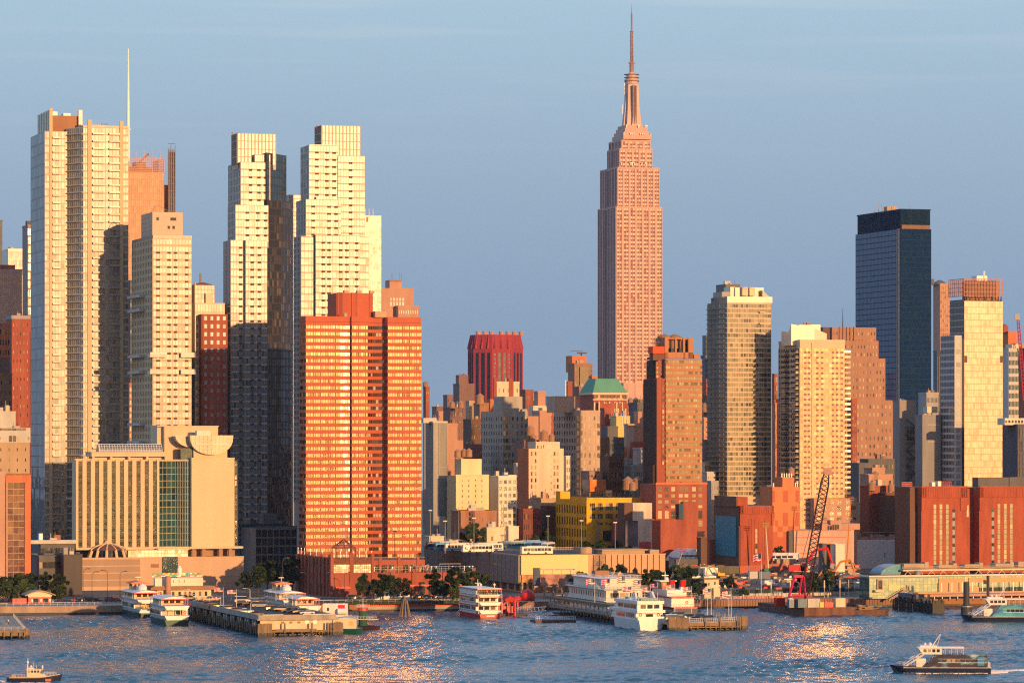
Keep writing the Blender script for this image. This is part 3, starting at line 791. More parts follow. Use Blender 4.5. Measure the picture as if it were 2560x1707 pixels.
 for k in range(1,6):
  z=zr-dz*k/6;hw=rr*max(0,1-(k/6)**2.2)**.5;q.box(cu-hw,cu+hw,cv-2.38,cv-2.22,z-.08,z+.08)
 q.box(cu-rr*.75,cu+rr*.75,cv-2.6,cv-2.2,zr-dz*.48,zr-dz*.42);q.box(b.U(491,2),b.U(525,2),1,4,zr,zr+1.8);q.box(b.U(437,3),cu,3,3.3,zr-.3,zr)
 b.part('bowl_frame',q,M['white'])
 q=MB();cu2=b.U(462,4);r2=b.U(487,4)-b.U(438,4)
 rg=[(cu2+r2*.5-r2*math.cos(math.pi/2*k/8),zr-.3-dz*.62*math.sin(math.pi/2*k/8)) for k in range(9)]
 rings=[[(x,3,z) for x,z in rg]+[(cu2+r2*.5,3,zr-.3)],[(x,9,z) for x,z in rg]+[(cu2+r2*.5,9,zr-.3)]]
 q.loft(rings);b.part('side_bowl',q,wall('bowl glazing',(.5,.38,.26)))
 # ledge, undercroft and colonnade
 q=MB();q.box(-.3,u5+1.5,-2,L,z0-.9,z0-.02);q.box(u3-1,u5+1.8,-2.6,0,z0-.75,z0-.1);b.part('ledge',q,M['hotel'])
 zp=b.Z(1393)
 q=MB();q.box(u3,u5,4,L,zp-1,z0-.9)
 for p in (484,509,551,575):q.box(b.U(p)-.7,b.U(p)+.7,-.8,.6,zp-1,z0-.9)
 b.part('colonnade',q,wall('brown undercroft',(.36,.22,.15)))
 q=MB();q.box(1,u3,6,L,zp-1,z0-.9);b.part('undercroft',q,M['dkgrey'])
 # podium
 pb=b;ul=b.U(204,-9);ur=b.U(609,-9);vL=b.V(137,ul)
 q=MB();q.box(ul,ur,-9,min(vL,60),0,zp)
 for y in (1402,1411,1427,1443,1459):q.box(ul-.04,ur+.04,-9.06,-8.9,b.Z(y,0,-9)-.12,b.Z(y,0,-9)+.12)
 q.box(ul-.15,ur+.15,-9.15,-8.5,zp-.3,zp+.2)
 b.part('podium',q,M['podium'])
 q=MB();um=b.U(350,-9)
 for k in range(4):q.box(ul+.3,um,-9.12,-9.0,b.Z(1467-17.5*k,0,-9)+.15,b.Z(1450-17.5*k,0,-9)-.15)
 q.box(ul-.12,ul+.0,-8.5,min(vL,60)-4,1,zp-2);b.part('podium_louvre',q,M['podium_dark'])
 q=MB()
 q.box(b.U(377,-9),b.U(397,-9),-9.1,-9,b.Z(1420,0,-9),b.Z(1411,0,-9));b.part('podium_vent',q,M['brown'])
 # glass entrance and atrium
 q=MB();a,d=b.U(406,-9),b.U(444,-9);q.box(a,d,-9.4,-8,1,zp+.2);W=[]
 grid(b,q,front(a,d,-9.4),2,zp,3,7,.95,.9,.05,.1,wins=W);b.part('entrance_frame',q,M['dark']);windows(b,M['g_teal'],30,'entrance_pane',W)
 q=MB();a,d=b.U(320,-5),b.U(470,-5);q.box(a,d,-5,6,zp,b.Z(1376,0,-5));W=[]
 grid(b,q,front(a,d,-5),zp,b.Z(1376,0,-5),18,2,.92,.86,.08,.1,wins=W);q.box(b.U(396,-6)-.2,d+.4,-6,4,b.Z(1376,0,-5),b.Z(1372,0,-5));b.part('atrium_frame',q,M['cream']);windows(b,M['g_green'],40,'atrium_pane',W)
 # rotunda
 cu,cv=b.U(272,-3),-1.5;rr=(b.U(320,-3)-b.U(224,-3))/2;ze=b.Z(1375,0,-3);zc=b.Z(1360,0,-3)
 q=MB();q.lathe(cu,cv,[(rr*.96,ze),(rr*.75,ze+(zc-ze)*.45),(rr*.4,ze+(zc-ze)*.85),(1.3,zc)],24);b.part('rotunda_roof',q,wall('brown shingle',(.16,.08,.06)))
 q=MB();q.lathe(cu,cv,[(rr*.78,zp-.5),(rr*.78,ze)],24);b.part('rotunda_glass',q,M['g_blue'])
 q=MB()
 for k in range(12):
  w=2*math.pi*(k+.5)/12;x,y=math.cos(w),math.sin(w)
  q.tube((cu+rr*1.05*x,cv+rr*1.05*y,zp-.3),(cu+rr*.9*x,cv+rr*.9*y,ze),.55,6)
  pr=[(rr*.99,ze+.1),(rr*.76,ze+(zc-ze)*.48),(rr*.4,ze+(zc-ze)*.9),(1.2,zc+.1)]
  for (r0,z_0),(r1,z_1) in zip(pr,pr[1:]):q.tube((cu+r0*x,cv+r0*y,z_0),(cu+r1*x,cv+r1*y,z_1),.28,5)
 q.lathe(cu,cv,[(1.7,zc-.1),(1.7,zc+.4),(1.0,zc+1.3)],12);b.part('rotunda_rib',q,M['hotel'])
hotel()
# ================================================================== the tall art deco skyscraper
def deco_spire():
 b=Bld('skyscraper','tallest art deco stone skyscraper with stepped crown and long antenna spire','skyscraper',1540.6,3300)
 stone=wall('pale rose limestone',(.57,.36,.315),var=.06)
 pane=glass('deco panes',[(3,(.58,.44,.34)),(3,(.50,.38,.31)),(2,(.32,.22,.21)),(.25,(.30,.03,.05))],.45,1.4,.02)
 span=wall('deco spandrel',(.24,.13,.12),var=.2)
 c=MB();sp=MB();W,SW=[],[]
 def block(pl,pr,pb,v,yt,yb,groups,nz,per=2):
  u0,u1=b.U(pl,v),b.U(pr,v);vb=b.V(pb,u0);zt,zb=b.Z(yt,u0,v),b.Z(yb,u0,v)
  c.box(u0,u1,v,vb,zb,zt)
  fc=front(u0,u1,v);l=u1-u0;ch=(zt-zb-1.5)/nz
  def cols(fc,l,groups,wl):
   gw=l/(groups-.1);e=[]
   for g in range(groups):
    s0=gw*g+gw*.22 if g else gw*.22
    a,d=gw*g+gw*.13,gw*g+gw*.80
    e.append((a,d))
   p=0
   for a,d in e:
    fbox(c,fc,p,a,zb,zt,-.05,.55);p=d
    fbox(c,fc,(a+d)/2-.25,(a+d)/2+.25,zb,zt-1.2,-.05,.4)
    for k in range(nz):
     for x0,x1 in ((a+.06,(a+d)/2-.3),((a+d)/2+.3,d-.06)):
      wl.append((fc,x0,x1,zb+k*ch+ch*.48,zb+(k+1)*ch))
    fquad(sp,fc,a,d,zb,zt-1.6,.025)
   fbox(c,fc,p,l,zb,zt,-.05,.55)
   fbox(c,fc,0,l,zt-1.3,zt+.1,-.05,.62)
  cols(fc,l,groups,W);
  lf=left(u0,v,vb);L=vb-v
  if groups>4:
   # the side has a recessed centre
   m0,m1=L*.46,L*.60
   cols(left(u0,v,v+m0),m0,3,SW);cols(left(u0,v+m1,vb),L-m1,3,SW)
   fbox(sp,lf,L-m1,L-m0,zb,zt-2,-.02,.1)
  else:cols(lf,L,4,SW)
  return u0,u1,v,vb
 block(1540.6,1655.5,1495.5,0,516,962,7,43)
 block(1544,1648,1501.5,2,418,517,7,10)
 block(1549,1630.5,1519,5,371,419,5,4)
 block(1554,1626,1523,7,350,372,4,2)
 u0,u1=b.U(1556),b.U(1622);c.box(u0-1,b.U(1656),-6,40,-3,b.Z(957))
 for k in range(5):c.box(b.U(1562+k*20),b.U(1568+k*20),-6.6,-6,0,b.Z(960))
 b.part('wall',c,stone);b.part('spandrel_panel',sp,span)
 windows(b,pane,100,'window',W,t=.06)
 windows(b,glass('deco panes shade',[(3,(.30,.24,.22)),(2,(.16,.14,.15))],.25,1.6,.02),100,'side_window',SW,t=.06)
 # crown: stepped base, winged mooring mast, drum, antenna
 cu,cv=b.U(1581,20),22;al=wall('pale metal mast',(.52,.38,.36),rough=.5)
 k=b.depth(cu,cv)/F
 def sq(q,hu,hv,z0,z1,t=1.0):q.prism([(cu-hu,cv-hv),(cu+hu,cv-hv),(cu+hu,cv+hv),(cu-hu,cv+hv)],z0,z1,0,[(cu-hu*t,cv-hv*t),(cu+hu*t,cv-hv*t),(cu+hu*t,cv+hv*t),(cu-hu*t,cv+hv*t)])
 z=lambda y:b.Z(y,cu,cv)
 q=MB()
 for hu,y0,y1 in ((13.2,352,342),(12,342,333),(10.6,333,324),(9.4,324,316)):sq(q,hu,hu*1.2,z(y0),z(y1))
 b.part('stepped_base',q,stone)
 q=MB();sq(q,6.6,6.6,z(317),z(262),.80);sq(q,5.3,5.3,z(262),z(213),.92)
 for sx,sy in ((1,0),(-1,0),(0,1),(0,-1)):
  h0,h1=8.6,5.4
  a=[(cu+sx*h0+sy*2.6,cv+sy*h0+sx*2.6),(cu+sx*h0-sy*2.6,cv+sy*h0-sx*2.6),(cu-sy*2.6,cv-sx*2.6),(cu+sy*2.6,cv+sx*2.6)]
  t=[(cu+sx*h1+sy*1.7,cv+sy*h1+sx*1.7),(cu+sx*h1-sy*1.7,cv+sy*h1-sx*1.7),(cu-sy*1.7,cv-sx*1.7),(cu+sy*1.7,cv+sx*1.7)]
  if sx*1+sy*1<0:pass
  q.prism(a if (sx+sy)<2 else a,z(317),z(232),0,t)
 b.part('mooring_mast',q,al)
 q=MB()
 for dx in (-1.6,0,1.6):q.box(cu+dx-.3,cu+dx+.3,cv-9.2,cv-5.2,z(312),z(216))
 b.part('mast_window_strip',q,wall('mast strip',(.42,.28,.24)))
 q=MB();q.lathe(cu,cv,[(5.4,z(213)),(5.9,z(210)),(5.9,z(203)),(6.6,z(202)),(6.6,z(200)),(4.9,z(199)),(4.7,z(190)),(5.4,z(189)),(5.4,z(187)),(3.4,z(186)),(2.2,z(181))],20);b.part('drum',q,al)
 q=MB()
 for y in (205,196,188):q.lathe(cu,cv,[(6.2,z(y)),(6.9,z(y)+.1),(6.9,z(y)+.5),(6.2,z(y)+.6)],16)
 b.part('drum_ring',q,span)
 an=wall('antenna steel',(.34,.19,.17),rough=.5,var=.2)
 q=MB();q.lathe(cu,cv,[(2.1,z(181)),(2.1,z(159))],8);q.lathe(cu,cv,[(3.2,z(159)),(3.2,z(157.5))],8)
 for y0,y1,r in ((157.5,80,1.25),(80,35,.6)):
  for i in range(4):
   w=math.pi/2*i+.78;q.tube((cu+r*math.cos(w),cv+r*math.sin(w),z(y0)),(cu+r*.85*math.cos(w),cv+r*.85*math.sin(w),z(y1)),.3 if r>1 else .22,4)
  n=int((y0-y1)/5)
  for i in range(n):y=y0-(y0-y1)*i/n;q.lathe(cu,cv,[(r+.15,z(y)),(r+.15,z(y)+.45)],6)
 q.lathe(cu,cv,[(1.8,z(80.5)),(1.8,z(79))],8);q.tube((cu,cv,z(157)),(cu,cv,z(36)),.35,5)
 q.tube((cu,cv,z(36)),(cu,cv,z(8)),.42,5,.1);q.lathe(cu,cv,[(.8,z(36)),(.8,z(35))],6)
 rr=random.Random(3)
 for i in range(46):
  y=rr.uniform(84,180);w=rr.uniform(0,6.28);r=2.1;q.tube((cu,cv,z(y)),(cu+r*math.cos(w),cv+r*math.sin(w),z(y)),.13,4)
 b.part('antenna',q,an)
 q=MB()
 for i in range(26):
  s_=rr.choice((0,1,2));hu=(10.5,13,17)[s_];y=(323,344,418)[s_]
  u=cu+rr.uniform(-hu,hu);q.lathe(u,(cv-hu*1.2 if s_<2 else 3),[(.25,z(y)),(.25,z(y)+1.6),(.7,z(y)+1.8),(.7,z(y)+2.6)],6)
 for y in (214,222,230,268,280):q.box(cu-7.5-(y>250)*1.6,cu-7.1-(y>250)*1.6,cv-1,cv-.6,z(y)-2.5,z(y)+1.5)
 b.part('roof_antenna',q,M['whitep'])
deco_spire()
# ================================================================== generic blocks: table driven, every one with its own plan, height and windows
def block(name,label,px,pr,yt,Y,wm,pb=None,L=None,win=None,side=None,gm='g_dark',nwin=100,ybase=None,cap=1.0,capm=None,vents_=None,group=None,z0=3.0,cat='building',ret=False):
 """win/side = (columns, floors, width share, height share, height of the glazed zone in metres)."""
 if pb is None:# the pixel given is the visible left edge: the back corner of the side wall
  t=(px-1280)/F;sn,cs=math.sin(R(TH)),math.cos(R(TH));L=L or 14.0
  k=max(.02,(sn+t*cs))*F/Y;L=max(4.0,min(L,.4*(pr-px)/k));px=(t*(Y+cs*L)+sn*L)/Y*F+1280
 b=Bld(name,label,cat,px,Y,group,z0)
 w=b.U(pr);L=L or min(max(b.V(pb),6),70);z=b.Z(yt)
 c=MB();c.box(0,w,0,L,0,z);sd=[]
 if win:
  nx,nz,fw,fh,hz=win;grid(b,c,front(0,w,0),max(0,z-hz),z,nx,nz,fw,fh,(1-fh)*.45,.22,mt=.6)
 if side:
  nx,nz,fw,fh,hz=side;grid(b,c,left(0,0,L),max(0,z-hz),z,nx,nz,fw,fh,(1-fh)*.45,.22,mt=.6,wins=sd)
 b.part('wall',c,wm if not isinstance(wm,str) else M[wm])
 g=M[gm] if isinstance(gm,str) else gm
 windows(b,g,nwin);windows(b,g,min(nwin,60),'side_window',sd)
 if cap:
  q=MB();parapet(q,0,w,0,L,z,cap,.35,.15);q.box(.3,w-.3,.3,L-.3,z+.01,z+.1)
  b.part('roof',q,M[capm] if capm else (wm if not isinstance(wm,str) else M[wm]))
 b.w,b.L,b.z=w,L,z
 rr=random.Random(int(px*7+Y))
 if cap and w>6 and z>14:
  for k in range(rr.randint(1,3)):# bulkheads, fan units and pipes every roof carries
   q=MB();u,v,s_,h=rr.uniform(.1,.75)*w,rr.uniform(.3,.6)*L,rr.uniform(1.2,min(4,w*.25)),rr.uniform(1.0,3.2);q.box(u,u+s_,v,v+2.4,z+.05,z+h)
   if k:q.tube((u+.3,v+.4,z+h),(u+.3,v+.4,z+h+rr.uniform(.6,2.2)),.14,5)
   b.part('rooftop_unit',q,M[rr.choice(('tan','ltgrey','grey','steel','brown'))])
 return b
def addbox(b,name,p0,p1,y0,y1,v,dv,m,proud=0):
 q=MB();u0,u1=b.U(p0,v),b.U(p1,v);q.box(u0,u1,v,v+dv,b.Z(y1,u0,v),b.Z(y0,u0,v));return b.part(name,q,M[m] if isinstance(m,str) else m)
def flats(b,rects,mat,name,v=-.06,t=.1,nmax=100):
 W=[(front(0,b.w,0),b.U(p0),b.U(p1),b.Z(y1),b.Z(y0)) for p0,p1,y0,y1 in rects]
 windows(b,M[mat] if isinstance(mat,str) else mat,nmax,name,W,t=t)

# ---- far left cluster
b=block('apartment_block','dark red brick apartment slab with small windows at the left edge of the view',16,82,797,1800,'redbrick',L=16,win=(6,26,.22,.34,118),gm='g_blind',cap=1.6,capm='grey')
b=block('apartment_block','small orange red brick block with white window frames in front of the dark red slab',-14,25,813,1760,'orange',L=14,win=(4,8,.5,.5,40),gm='g_dark')
b=block('apartment_block','dull brown block stepping down at the left edge below the orange red block',-14,30,938,1720,'brown',L=14,win=(3,6,.3,.4,30));addbox(b,'upper_block',-14,24,893,938,4,8,'purple')
b=block('office_tower','pale rose office tower with horizontal glass bands at the left edge',-40,55,676,2500,wall('pale rose panel',(.46,.31,.26)),L=30,win=(16,12,.9,.55,60),gm=glass('rose glass',[(3,(.42,.30,.24)),(2,(.36,.25,.2))],.3,1.6,.02));addbox(b,'roof_vault',0,38,662,676,3,10,'redbrick')
b=block('office_tower','narrow glass tower hemmed in beside the far left glass balcony tower',56,90,566,2100,wall('dusky pink glass frame',(.34,.25,.23)),L=20,win=(8,24,.85,.8,120),gm=glass('dusk glass',[(2,(.22,.15,.14)),(2,(.34,.24,.2)),(1,(.12,.1,.11))],.2,1.8,.04));addbox(b,'plant_room',68,80,552,566,3,6,'dkgrey')
b=block('office_tower','pale blank cube topped tower at the left edge',5,56,625,2900,'pale',L=30,win=(8,3,.9,.85,20),gm='g_silver')
b=block('office_tower','dark green glass tower cut by the left edge of the view',-40,6,553,3000,'g_navy',L=30)
b=block('office_block','pale grey windowless upper block with roof plant at the left edge',-30,39,1031,1560,'ltgrey',L=20,cap=.6);addbox(b,'plant_room',-20,8,1018,1031,5,8,'ltgrey')
b=block('office_block','buff brick block with grey top storey and small square windows at the left edge',-30,74,1080,1500,'tan',L=22,win=(4,7,.12,.30,30),gm='g_dark',cap=.5)
q=MB();q.box(-.3,b.w+.3,-.35,3,b.Z(1106),b.Z(1077));q.box(-.3,b.w+.3,-.3,b.L,b.Z(1077),b.Z(1069));b.part('top_storey',q,M['ltgrey'])
flats(b,[(22+10*k,30+10*k,1089,1104) for k in range(3)]+[(-8,1,1092,1099),(69,73,1092,1099)],'g_dark','top_window',t=.42)
flats(b,[(-30+12*k,-19+12*k,1070,1076) for k in range(8)],'g_blue','roof_glass',t=.4)

def orange_block():
 b=Bld('office_building','glowing orange brick building with a tall bronze glass panel at the left edge','office building',15,1330)
 w=b.U(77);z=b.Z(1187);c=MB();c.box(0,w,.6,24,0,z-.3);c.box(b.U(62),w,0,.7,0,z);c.box(0,b.U(62),0,.7,b.Z(1206),z)
 b.part('wall',c,M['orange'])
 q=MB();q.box(0,b.U(19),-.3,.8,0,b.Z(1205));q.box(-22,0,.5,20,0,b.Z(1178));q.lathe(-2,6,[(1,b.Z(1178)),(1,b.Z(1170))],10);b.part('side_pier',q,wall('pink plaster',(.50,.30,.23)))
 W=[];q=MB();grid(b,q,front(b.U(19),b.U(62),.55),0,b.Z(1206),3,18,.94,.92,.04,.15,wins=W);b.part('mullion_frame',q,M['mull'])
 windows(b,glass('amber glass',[(3,(.12,.045,.03)),(3,(.17,.07,.04)),(1,(.24,.13,.07))],.06,1.6,.02),60,'window',W)
orange_block()
b=block('office_block','low dark glass block in shade between the orange building and the hotel',79,186,1360,1385,'dkgrey',L=20,win=(14,1,.9,.8,8),gm='g_blue',cap=.1)
addbox(b,'fascia',76,190,1350,1359,-.5,4,'ltgrey');addbox(b,'rooftop_unit',98,107,1333,1350,3,3,'whitep')
b=block('parking_structure','low dark parking deck with open sides beside the hotel podium',70,170,1392,1350,'dkgrey',L=24,win=(8,3,.95,.5,14),gm='g_dark',cap=.6)
b=block('parking_structure','dark ribbed low wall block joined to the shaded side of the hotel podium',140,206,1388,1345,wall('ribbed dark panel',(.10,.09,.09)),L=16,cap=.4)
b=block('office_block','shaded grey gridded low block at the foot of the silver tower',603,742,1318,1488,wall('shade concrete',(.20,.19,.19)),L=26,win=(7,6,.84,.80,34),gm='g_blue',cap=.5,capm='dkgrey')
addbox(b,'plant_room',658,692,1284,1318,5,8,'dkgrey');addbox(b,'terrace_rail',597,720,1309,1318,.2,.2,'g_teal')
b=block('apartment_block','narrow sunlit orange block deep in the gap left of the cream condo tower',318,332,962,1850,'orange',L=10,win=(2,12,.7,.6,40),gm='g_gold')
b=block('apartment_block','tall dark sliver of a tower in the gap left of the cream condo tower',319,336,700,2000,'dkgrey',L=16,win=(3,30,.6,.6,110),gm='g_blue',cap=0)

# ---- behind the red tower
b=block('deco_building','brown art deco building with stepped top behind the red banded tower',968,1047,768,2200,'pink',L=25,win=(9,2,.4,.5,9),gm='g_gold')
addbox(b,'upper_block',953,1034,720,800,6,18,'pink');addbox(b,'crown_block',974,1004,701,722,9,10,'pink');addbox(b,'plant_room',975,1003,700,704,8.8,10,'brown')
flats(b,[(982+7.6*k,985.5+7.6*k,744,751) for k in range(5)]+[(982+7.6*k,985.5+7.6*k,754,764) for k in range(5)],'g_gold','window',t=-5.8)
q=MB()
for p in (978,982,999,1004):q.tube((b.U(p,10),10,b.Z(702)),(b.U(p,10),10,b.Z(681)),.12,4)
b.part('roof_mast',q,M['steel'])

# ---- the middle of the skyline
def octagon_tower():
 b=Bld('office_tower','dark red eight sided office tower with flared top and dark glass stripes','office tower',1258,3200)
 k=b.Y/F;c,s=0,0;R_=68*k;cu,cv=0,R_
 z0,z1,z2=b.Z(995),b.Z(873),b.Z(836)
 def octo(r,f=.93):return [(cu+r*math.cos(a),cv+r*f*math.sin(a)) for a in [math.radians(-112.5+45*i) for i in range(8)]]
 r0=R_*1.01;q=MB();q.prism(octo(r0),0,z1+.5);
 q2=MB();q2.prism(octo(r0*1.012),z1-3,z1+.6);q2.prism(octo(r0*1.01),z1+.6,z2,0,octo(r0*.945));
 P=octo(r0);red=wall('dark red stone',(.33,.04,.055),var=.08)
 for i in range(8):
  fc=slant(P[i],P[(i+1) % 8])
  fbox(q2,fc,-.3,1.6,0,z1,-.4,.5);fbox(q2,fc,fc[3]-1.6,fc[3]+.3,0,z1,-.4,.5)
  for j in range(1,3 if i not in (0,) else 4):m=fc[3]*j/(3 if i!=0 else 4);fbox(q2,fc,m-1.0,m+1.0,0,z1,-.1,.5)
  if i==0:
   for k2 in range(36):fbox(q2,fc,1,fc[3]*.28,z1-(k2+1)*3.6,z1-(k2+1)*3.6+1.2,-.1,.3);fbox(q2,fc,fc[3]*.72,fc[3]-1,z1-(k2+1)*3.6,z1-(k2+1)*3.6+1.2,-.1,.3)
  for j in range(5):
   m=fc[3]*(j+.5)/5;a0=fp(fc,m,.05,z1+.8);
   pb_,pt=octo(r0*1.01),octo(r0*.945)
 # folded crown: alternate deep ribs
 Pb,Pt=octo(r0*1.012),octo(r0*.95)
 for i in range(8):
  fb,ft=slant(Pb[i],Pb[(i+1) % 8]),slant(Pt[i],Pt[(i+1) % 8])
  for j in range(3):
   a,d=j/3+.05,j/3+.17
   q2.v+=[fp(fb,fb[3]*a,.05,z1+.6),fp(fb,fb[3]*d,.05,z1+.6),fp(fb,fb[3]*(a+d)/2,1.6,z1+.6),fp(ft,ft[3]*a,.05,z2),fp(ft,ft[3]*d,.05,z2),fp(ft,ft[3]*(a+d)/2,.2,z2-.1)]
   n=len(q2.v)-6
   for f in ((0,2,5,3),(2,1,4,5),(0,1,2),(3,5,4)):q2.f.append(tuple(n+x for x in f));q2.m.append(0)
 b.part('glass_shaft',q,M['g_navy']);b.part('stone_pier',q2,red)
 q=MB()
 for i in range(7):q.lathe(cu-16+i*6.0+(3 if i>2 else 0),cv-2,[(2.2,z2),(2.2,z2+2.2),(2.6,z2+2.3),(2.6,z2+3.2)],10)
 b.part('cooling_fan',q,M['pink'])
octagon_tower()
b=block('apartment_block','dusky brown stepped block left of the dark red eight sided tower',1133,1186,962,2700,'purple',L=16,win=(5,6,.25,.3,30),gm='g_dark');addbox(b,'upper_block',1147,1171,937,962,3,8,'purple')
q=MB();cu=b.U(1159,5);q.lathe(cu,6,[(3,b.Z(937)),(.3,b.Z(934))],8);q.tube((b.U(1149,4),4,b.Z(937)),(b.U(1149,4),4,b.Z(932)),.15,4);b.part('roof_cap',q,M['purple'])
b=block('apartment_block','low dusky brown block at the foot of the dusky stepped block',1108,1133,990,2650,'purple',L=12,win=(3,3,.3,.3,14))
b=block('apartment_block','far purplish low block near the right edge of the red banded tower',1080,1110,1019,2800,'purple',L=12)
b=block('apartment_block','slim red brick block with a tank top just right of the red banded tower',1058,1074,970,2300,'redbrick',L=10,win=(2,10,.3,.35,45))
q=MB();q.lathe(b.U(1065,3),4,[(1.7,b.z),(1.7,b.Z(956)),(.2,b.Z(953))],10);b.part('roof_tank',q,M['brown'])
b=block('apartment_block','cream walled tall block with red chimneys below the dark red eight sided tower',1242,1298,958,2050,'cream',pb=1236,win=(5,4,.22,.3,26),gm='g_dark')
for p,y in ((1238,945),(1276,944),(1280,952)):addbox(b,'chimney',p-3,p+4,y,1000,-.6,1.2,'redbrick')
b=block('brick_block','reddish brown block with slender pipe right of the cream walled block',1300,1333,978,2000,'redbrick',L=14,win=(3,3,.4,.4,16));addbox(b,'chimney_pipe',1313,1316,978,1030,-.5,.5,'dkbrown')
b=block('brick_block','pinkish tower block with ribbed top between the two grey apartment towers',1345,1363,982,1950,'pink',pb=1335,win=None);addbox(b,'lower_block',1333,1366,1014,1040,-1,8,'cream')
b=block('brick_block','flat pink wall block between the two grey apartment towers',1330,1378,1031,1820,'pink',L=14);addbox(b,'lower_block',1320,1378,1040,1100,1,10,'pink')
b=block('office_block','pale slim far block with window stripes above the right grey apartment tower',1364,1386,994,2400,'ltgrey',L=10,win=(4,5,.5,.6,30),gm='g_blue')
def grey_pair(name,lab,pb,pm,pr,yt,pent,Y,split,wallm,lit):
 b=Bld('apartment_tower',lab,'apartment tower',pm,Y);w=b.U(pr);L=min(b.V(pb),60);z=b.Z(yt)
 c=MB();c.box(0,w,0,L,0,z);sd=[];zb=z-44
 u1=w*split
 grid(b,c,front(0,u1,0),zb,z,3 if not lit else 2,13,.86,.62,.22,.15,mt=1)
 grid(b,c,front(u1,w*.86,0),zb,z,3,13,.34,.55,.25,.15,mt=1)
 grid(b,c,front(w*.86,w,0),zb,z,1,13,.8,.6,.22,.15,mt=1)
 grid(b,c,left(0,0,L),zb,z,9,13,.46,.55,.25,.2,mt=1,wins=sd)
 b.part('wall',c,wallm);windows(b,M['g_blind'],100);windows(b,M['g_dark'],100,'side_window',sd)
 q=MB();p0,p1,yp=pent;v=5;u0=b.U(p0,v);q.box(u0,b.U(p1,v),v,v+12,z,b.Z(yp,u0,v));b.part('penthouse',q,wallm)
 q=MB();parapet(q,0,w,0,L,z,1,.3,.12);q.box(b.U(p1,3),b.U(p1+12,3),3,8,z,z+2);b.part('roof',q,wallm)
 return b
grey_pair('x','grey apartment tower with blank penthouse and a bronze corner, left of the pair',1203,1258,1319,1033,(1254,1306,991),1700,.3,wall('warm grey render',(.40,.37,.33)),False)
grey_pair('x','grey apartment tower with a sunlit pink front of bay windows, right of the pair',1385,1441,1500,1031,(1387,1438,990),1655,.26,wall('pinkish grey render',(.50,.37,.29)),True)

def mansard():
 b=Bld('brick_building','ornate red brick building with a green copper hipped roof','brick building',1484,2050)
 w=b.U(1566);z=b.Z(982);c=MB();L=24;c.box(0,w,0,L,0,z)
 grid(b,c,front(0,w,0),z-9,z,9,2,.5,.6,.2,.2);u1=b.U(1575);c.box(u1*.12,u1,-2,0,0,b.Z(1008));grid(b,c,front(w*.1,u1,-2),0,b.Z(1010),9,8,.45,.5,.25,.2)
 b.part('wall',c,M['redbrick']);windows(b,M['g_blind'],60)
 q=MB();u0,u2=-.5,w+.6;zt=b.Z(946);rz=b.Z(981)
 q.prism([(u0,-.6,rz),(u2,-.6,rz),(u2,L,rz),(u0,L,rz)],0,0,0,[(u0+3.5,5,zt),(u2-4.2,5,zt),(u2-4.2,L-5,zt),(u0+3.5,L-5,zt)]);b.part('copper_roof',q,wall('green copper',(.12,.34,.24),var=.07,scale=.12))
 q=MB();q.box(-.8,w+.9,-.9,L,rz-1.2,rz-.05);q.box(-.5,w+.5,-.5,.1,rz-4.2,rz-3.6)
 for p in (1497,1510,1523,1536,1549):q.lathe(b.U(p),-.4,[(.5,b.Z(1020)),(.5,rz-5)],6);q.box(b.U(p)-1.9,b.U(p)+1.9,-.5,-.2,b.Z(997)-.3,b.Z(995))
 for p in (1484,1496,1540,1554):q.box(b.U(p,-2),b.U(p+2.5,-2),-2.5,-2,b.Z(1040),b.Z(1005))
 b.part('cornice',q,M['cream'])
mansard()
b=block('brick_block','orange brick wing with three window rows left of the copper roofed building',1439,1484,994,2080,'orange',L=14,win=(8,4,.45,.45,22),gm='g_blind')
b=block('brick_block','dark brick block with square chimney and thin flue beside the copper roofed building',1432,1482,970,2200,'brown',L=12,win=(3,2,.25,.3,12));addbox(b,'chimney',1419,1431,953,1000,-1,4,'redbrick');addbox(b,'flue',1413.5,1415.5,950,1000,-1,.6,'whitep')
b=block('office_tower','brown and glass modern tower with radar mast left of the art deco spire',1436,1481,911,2600,'brown',pb=1420,win=(6,8,.55,.7,42),gm='g_blue');addbox(b,'upper_block',1430,1466,889,930,8,14,'orange');addbox(b,'glass_bay',1450,1470,917,970,-1.2,1.5,'g_dark')
q=MB();u=b.U(1453,9);q.tube((u,9,b.Z(890)),(u,9,b.Z(880)),.5,6);q.box(u-3,u+4,8.6,9.4,b.Z(883),b.Z(880));q.box(u-8,u+1,8.8,9.2,b.Z(877),b.Z(876));b.part('radar_mast',q,M['dark'])
b=block('brick_block','orange lit slab between the radar tower and the copper roof',1472,1492,943,2400,'orange',L=10)

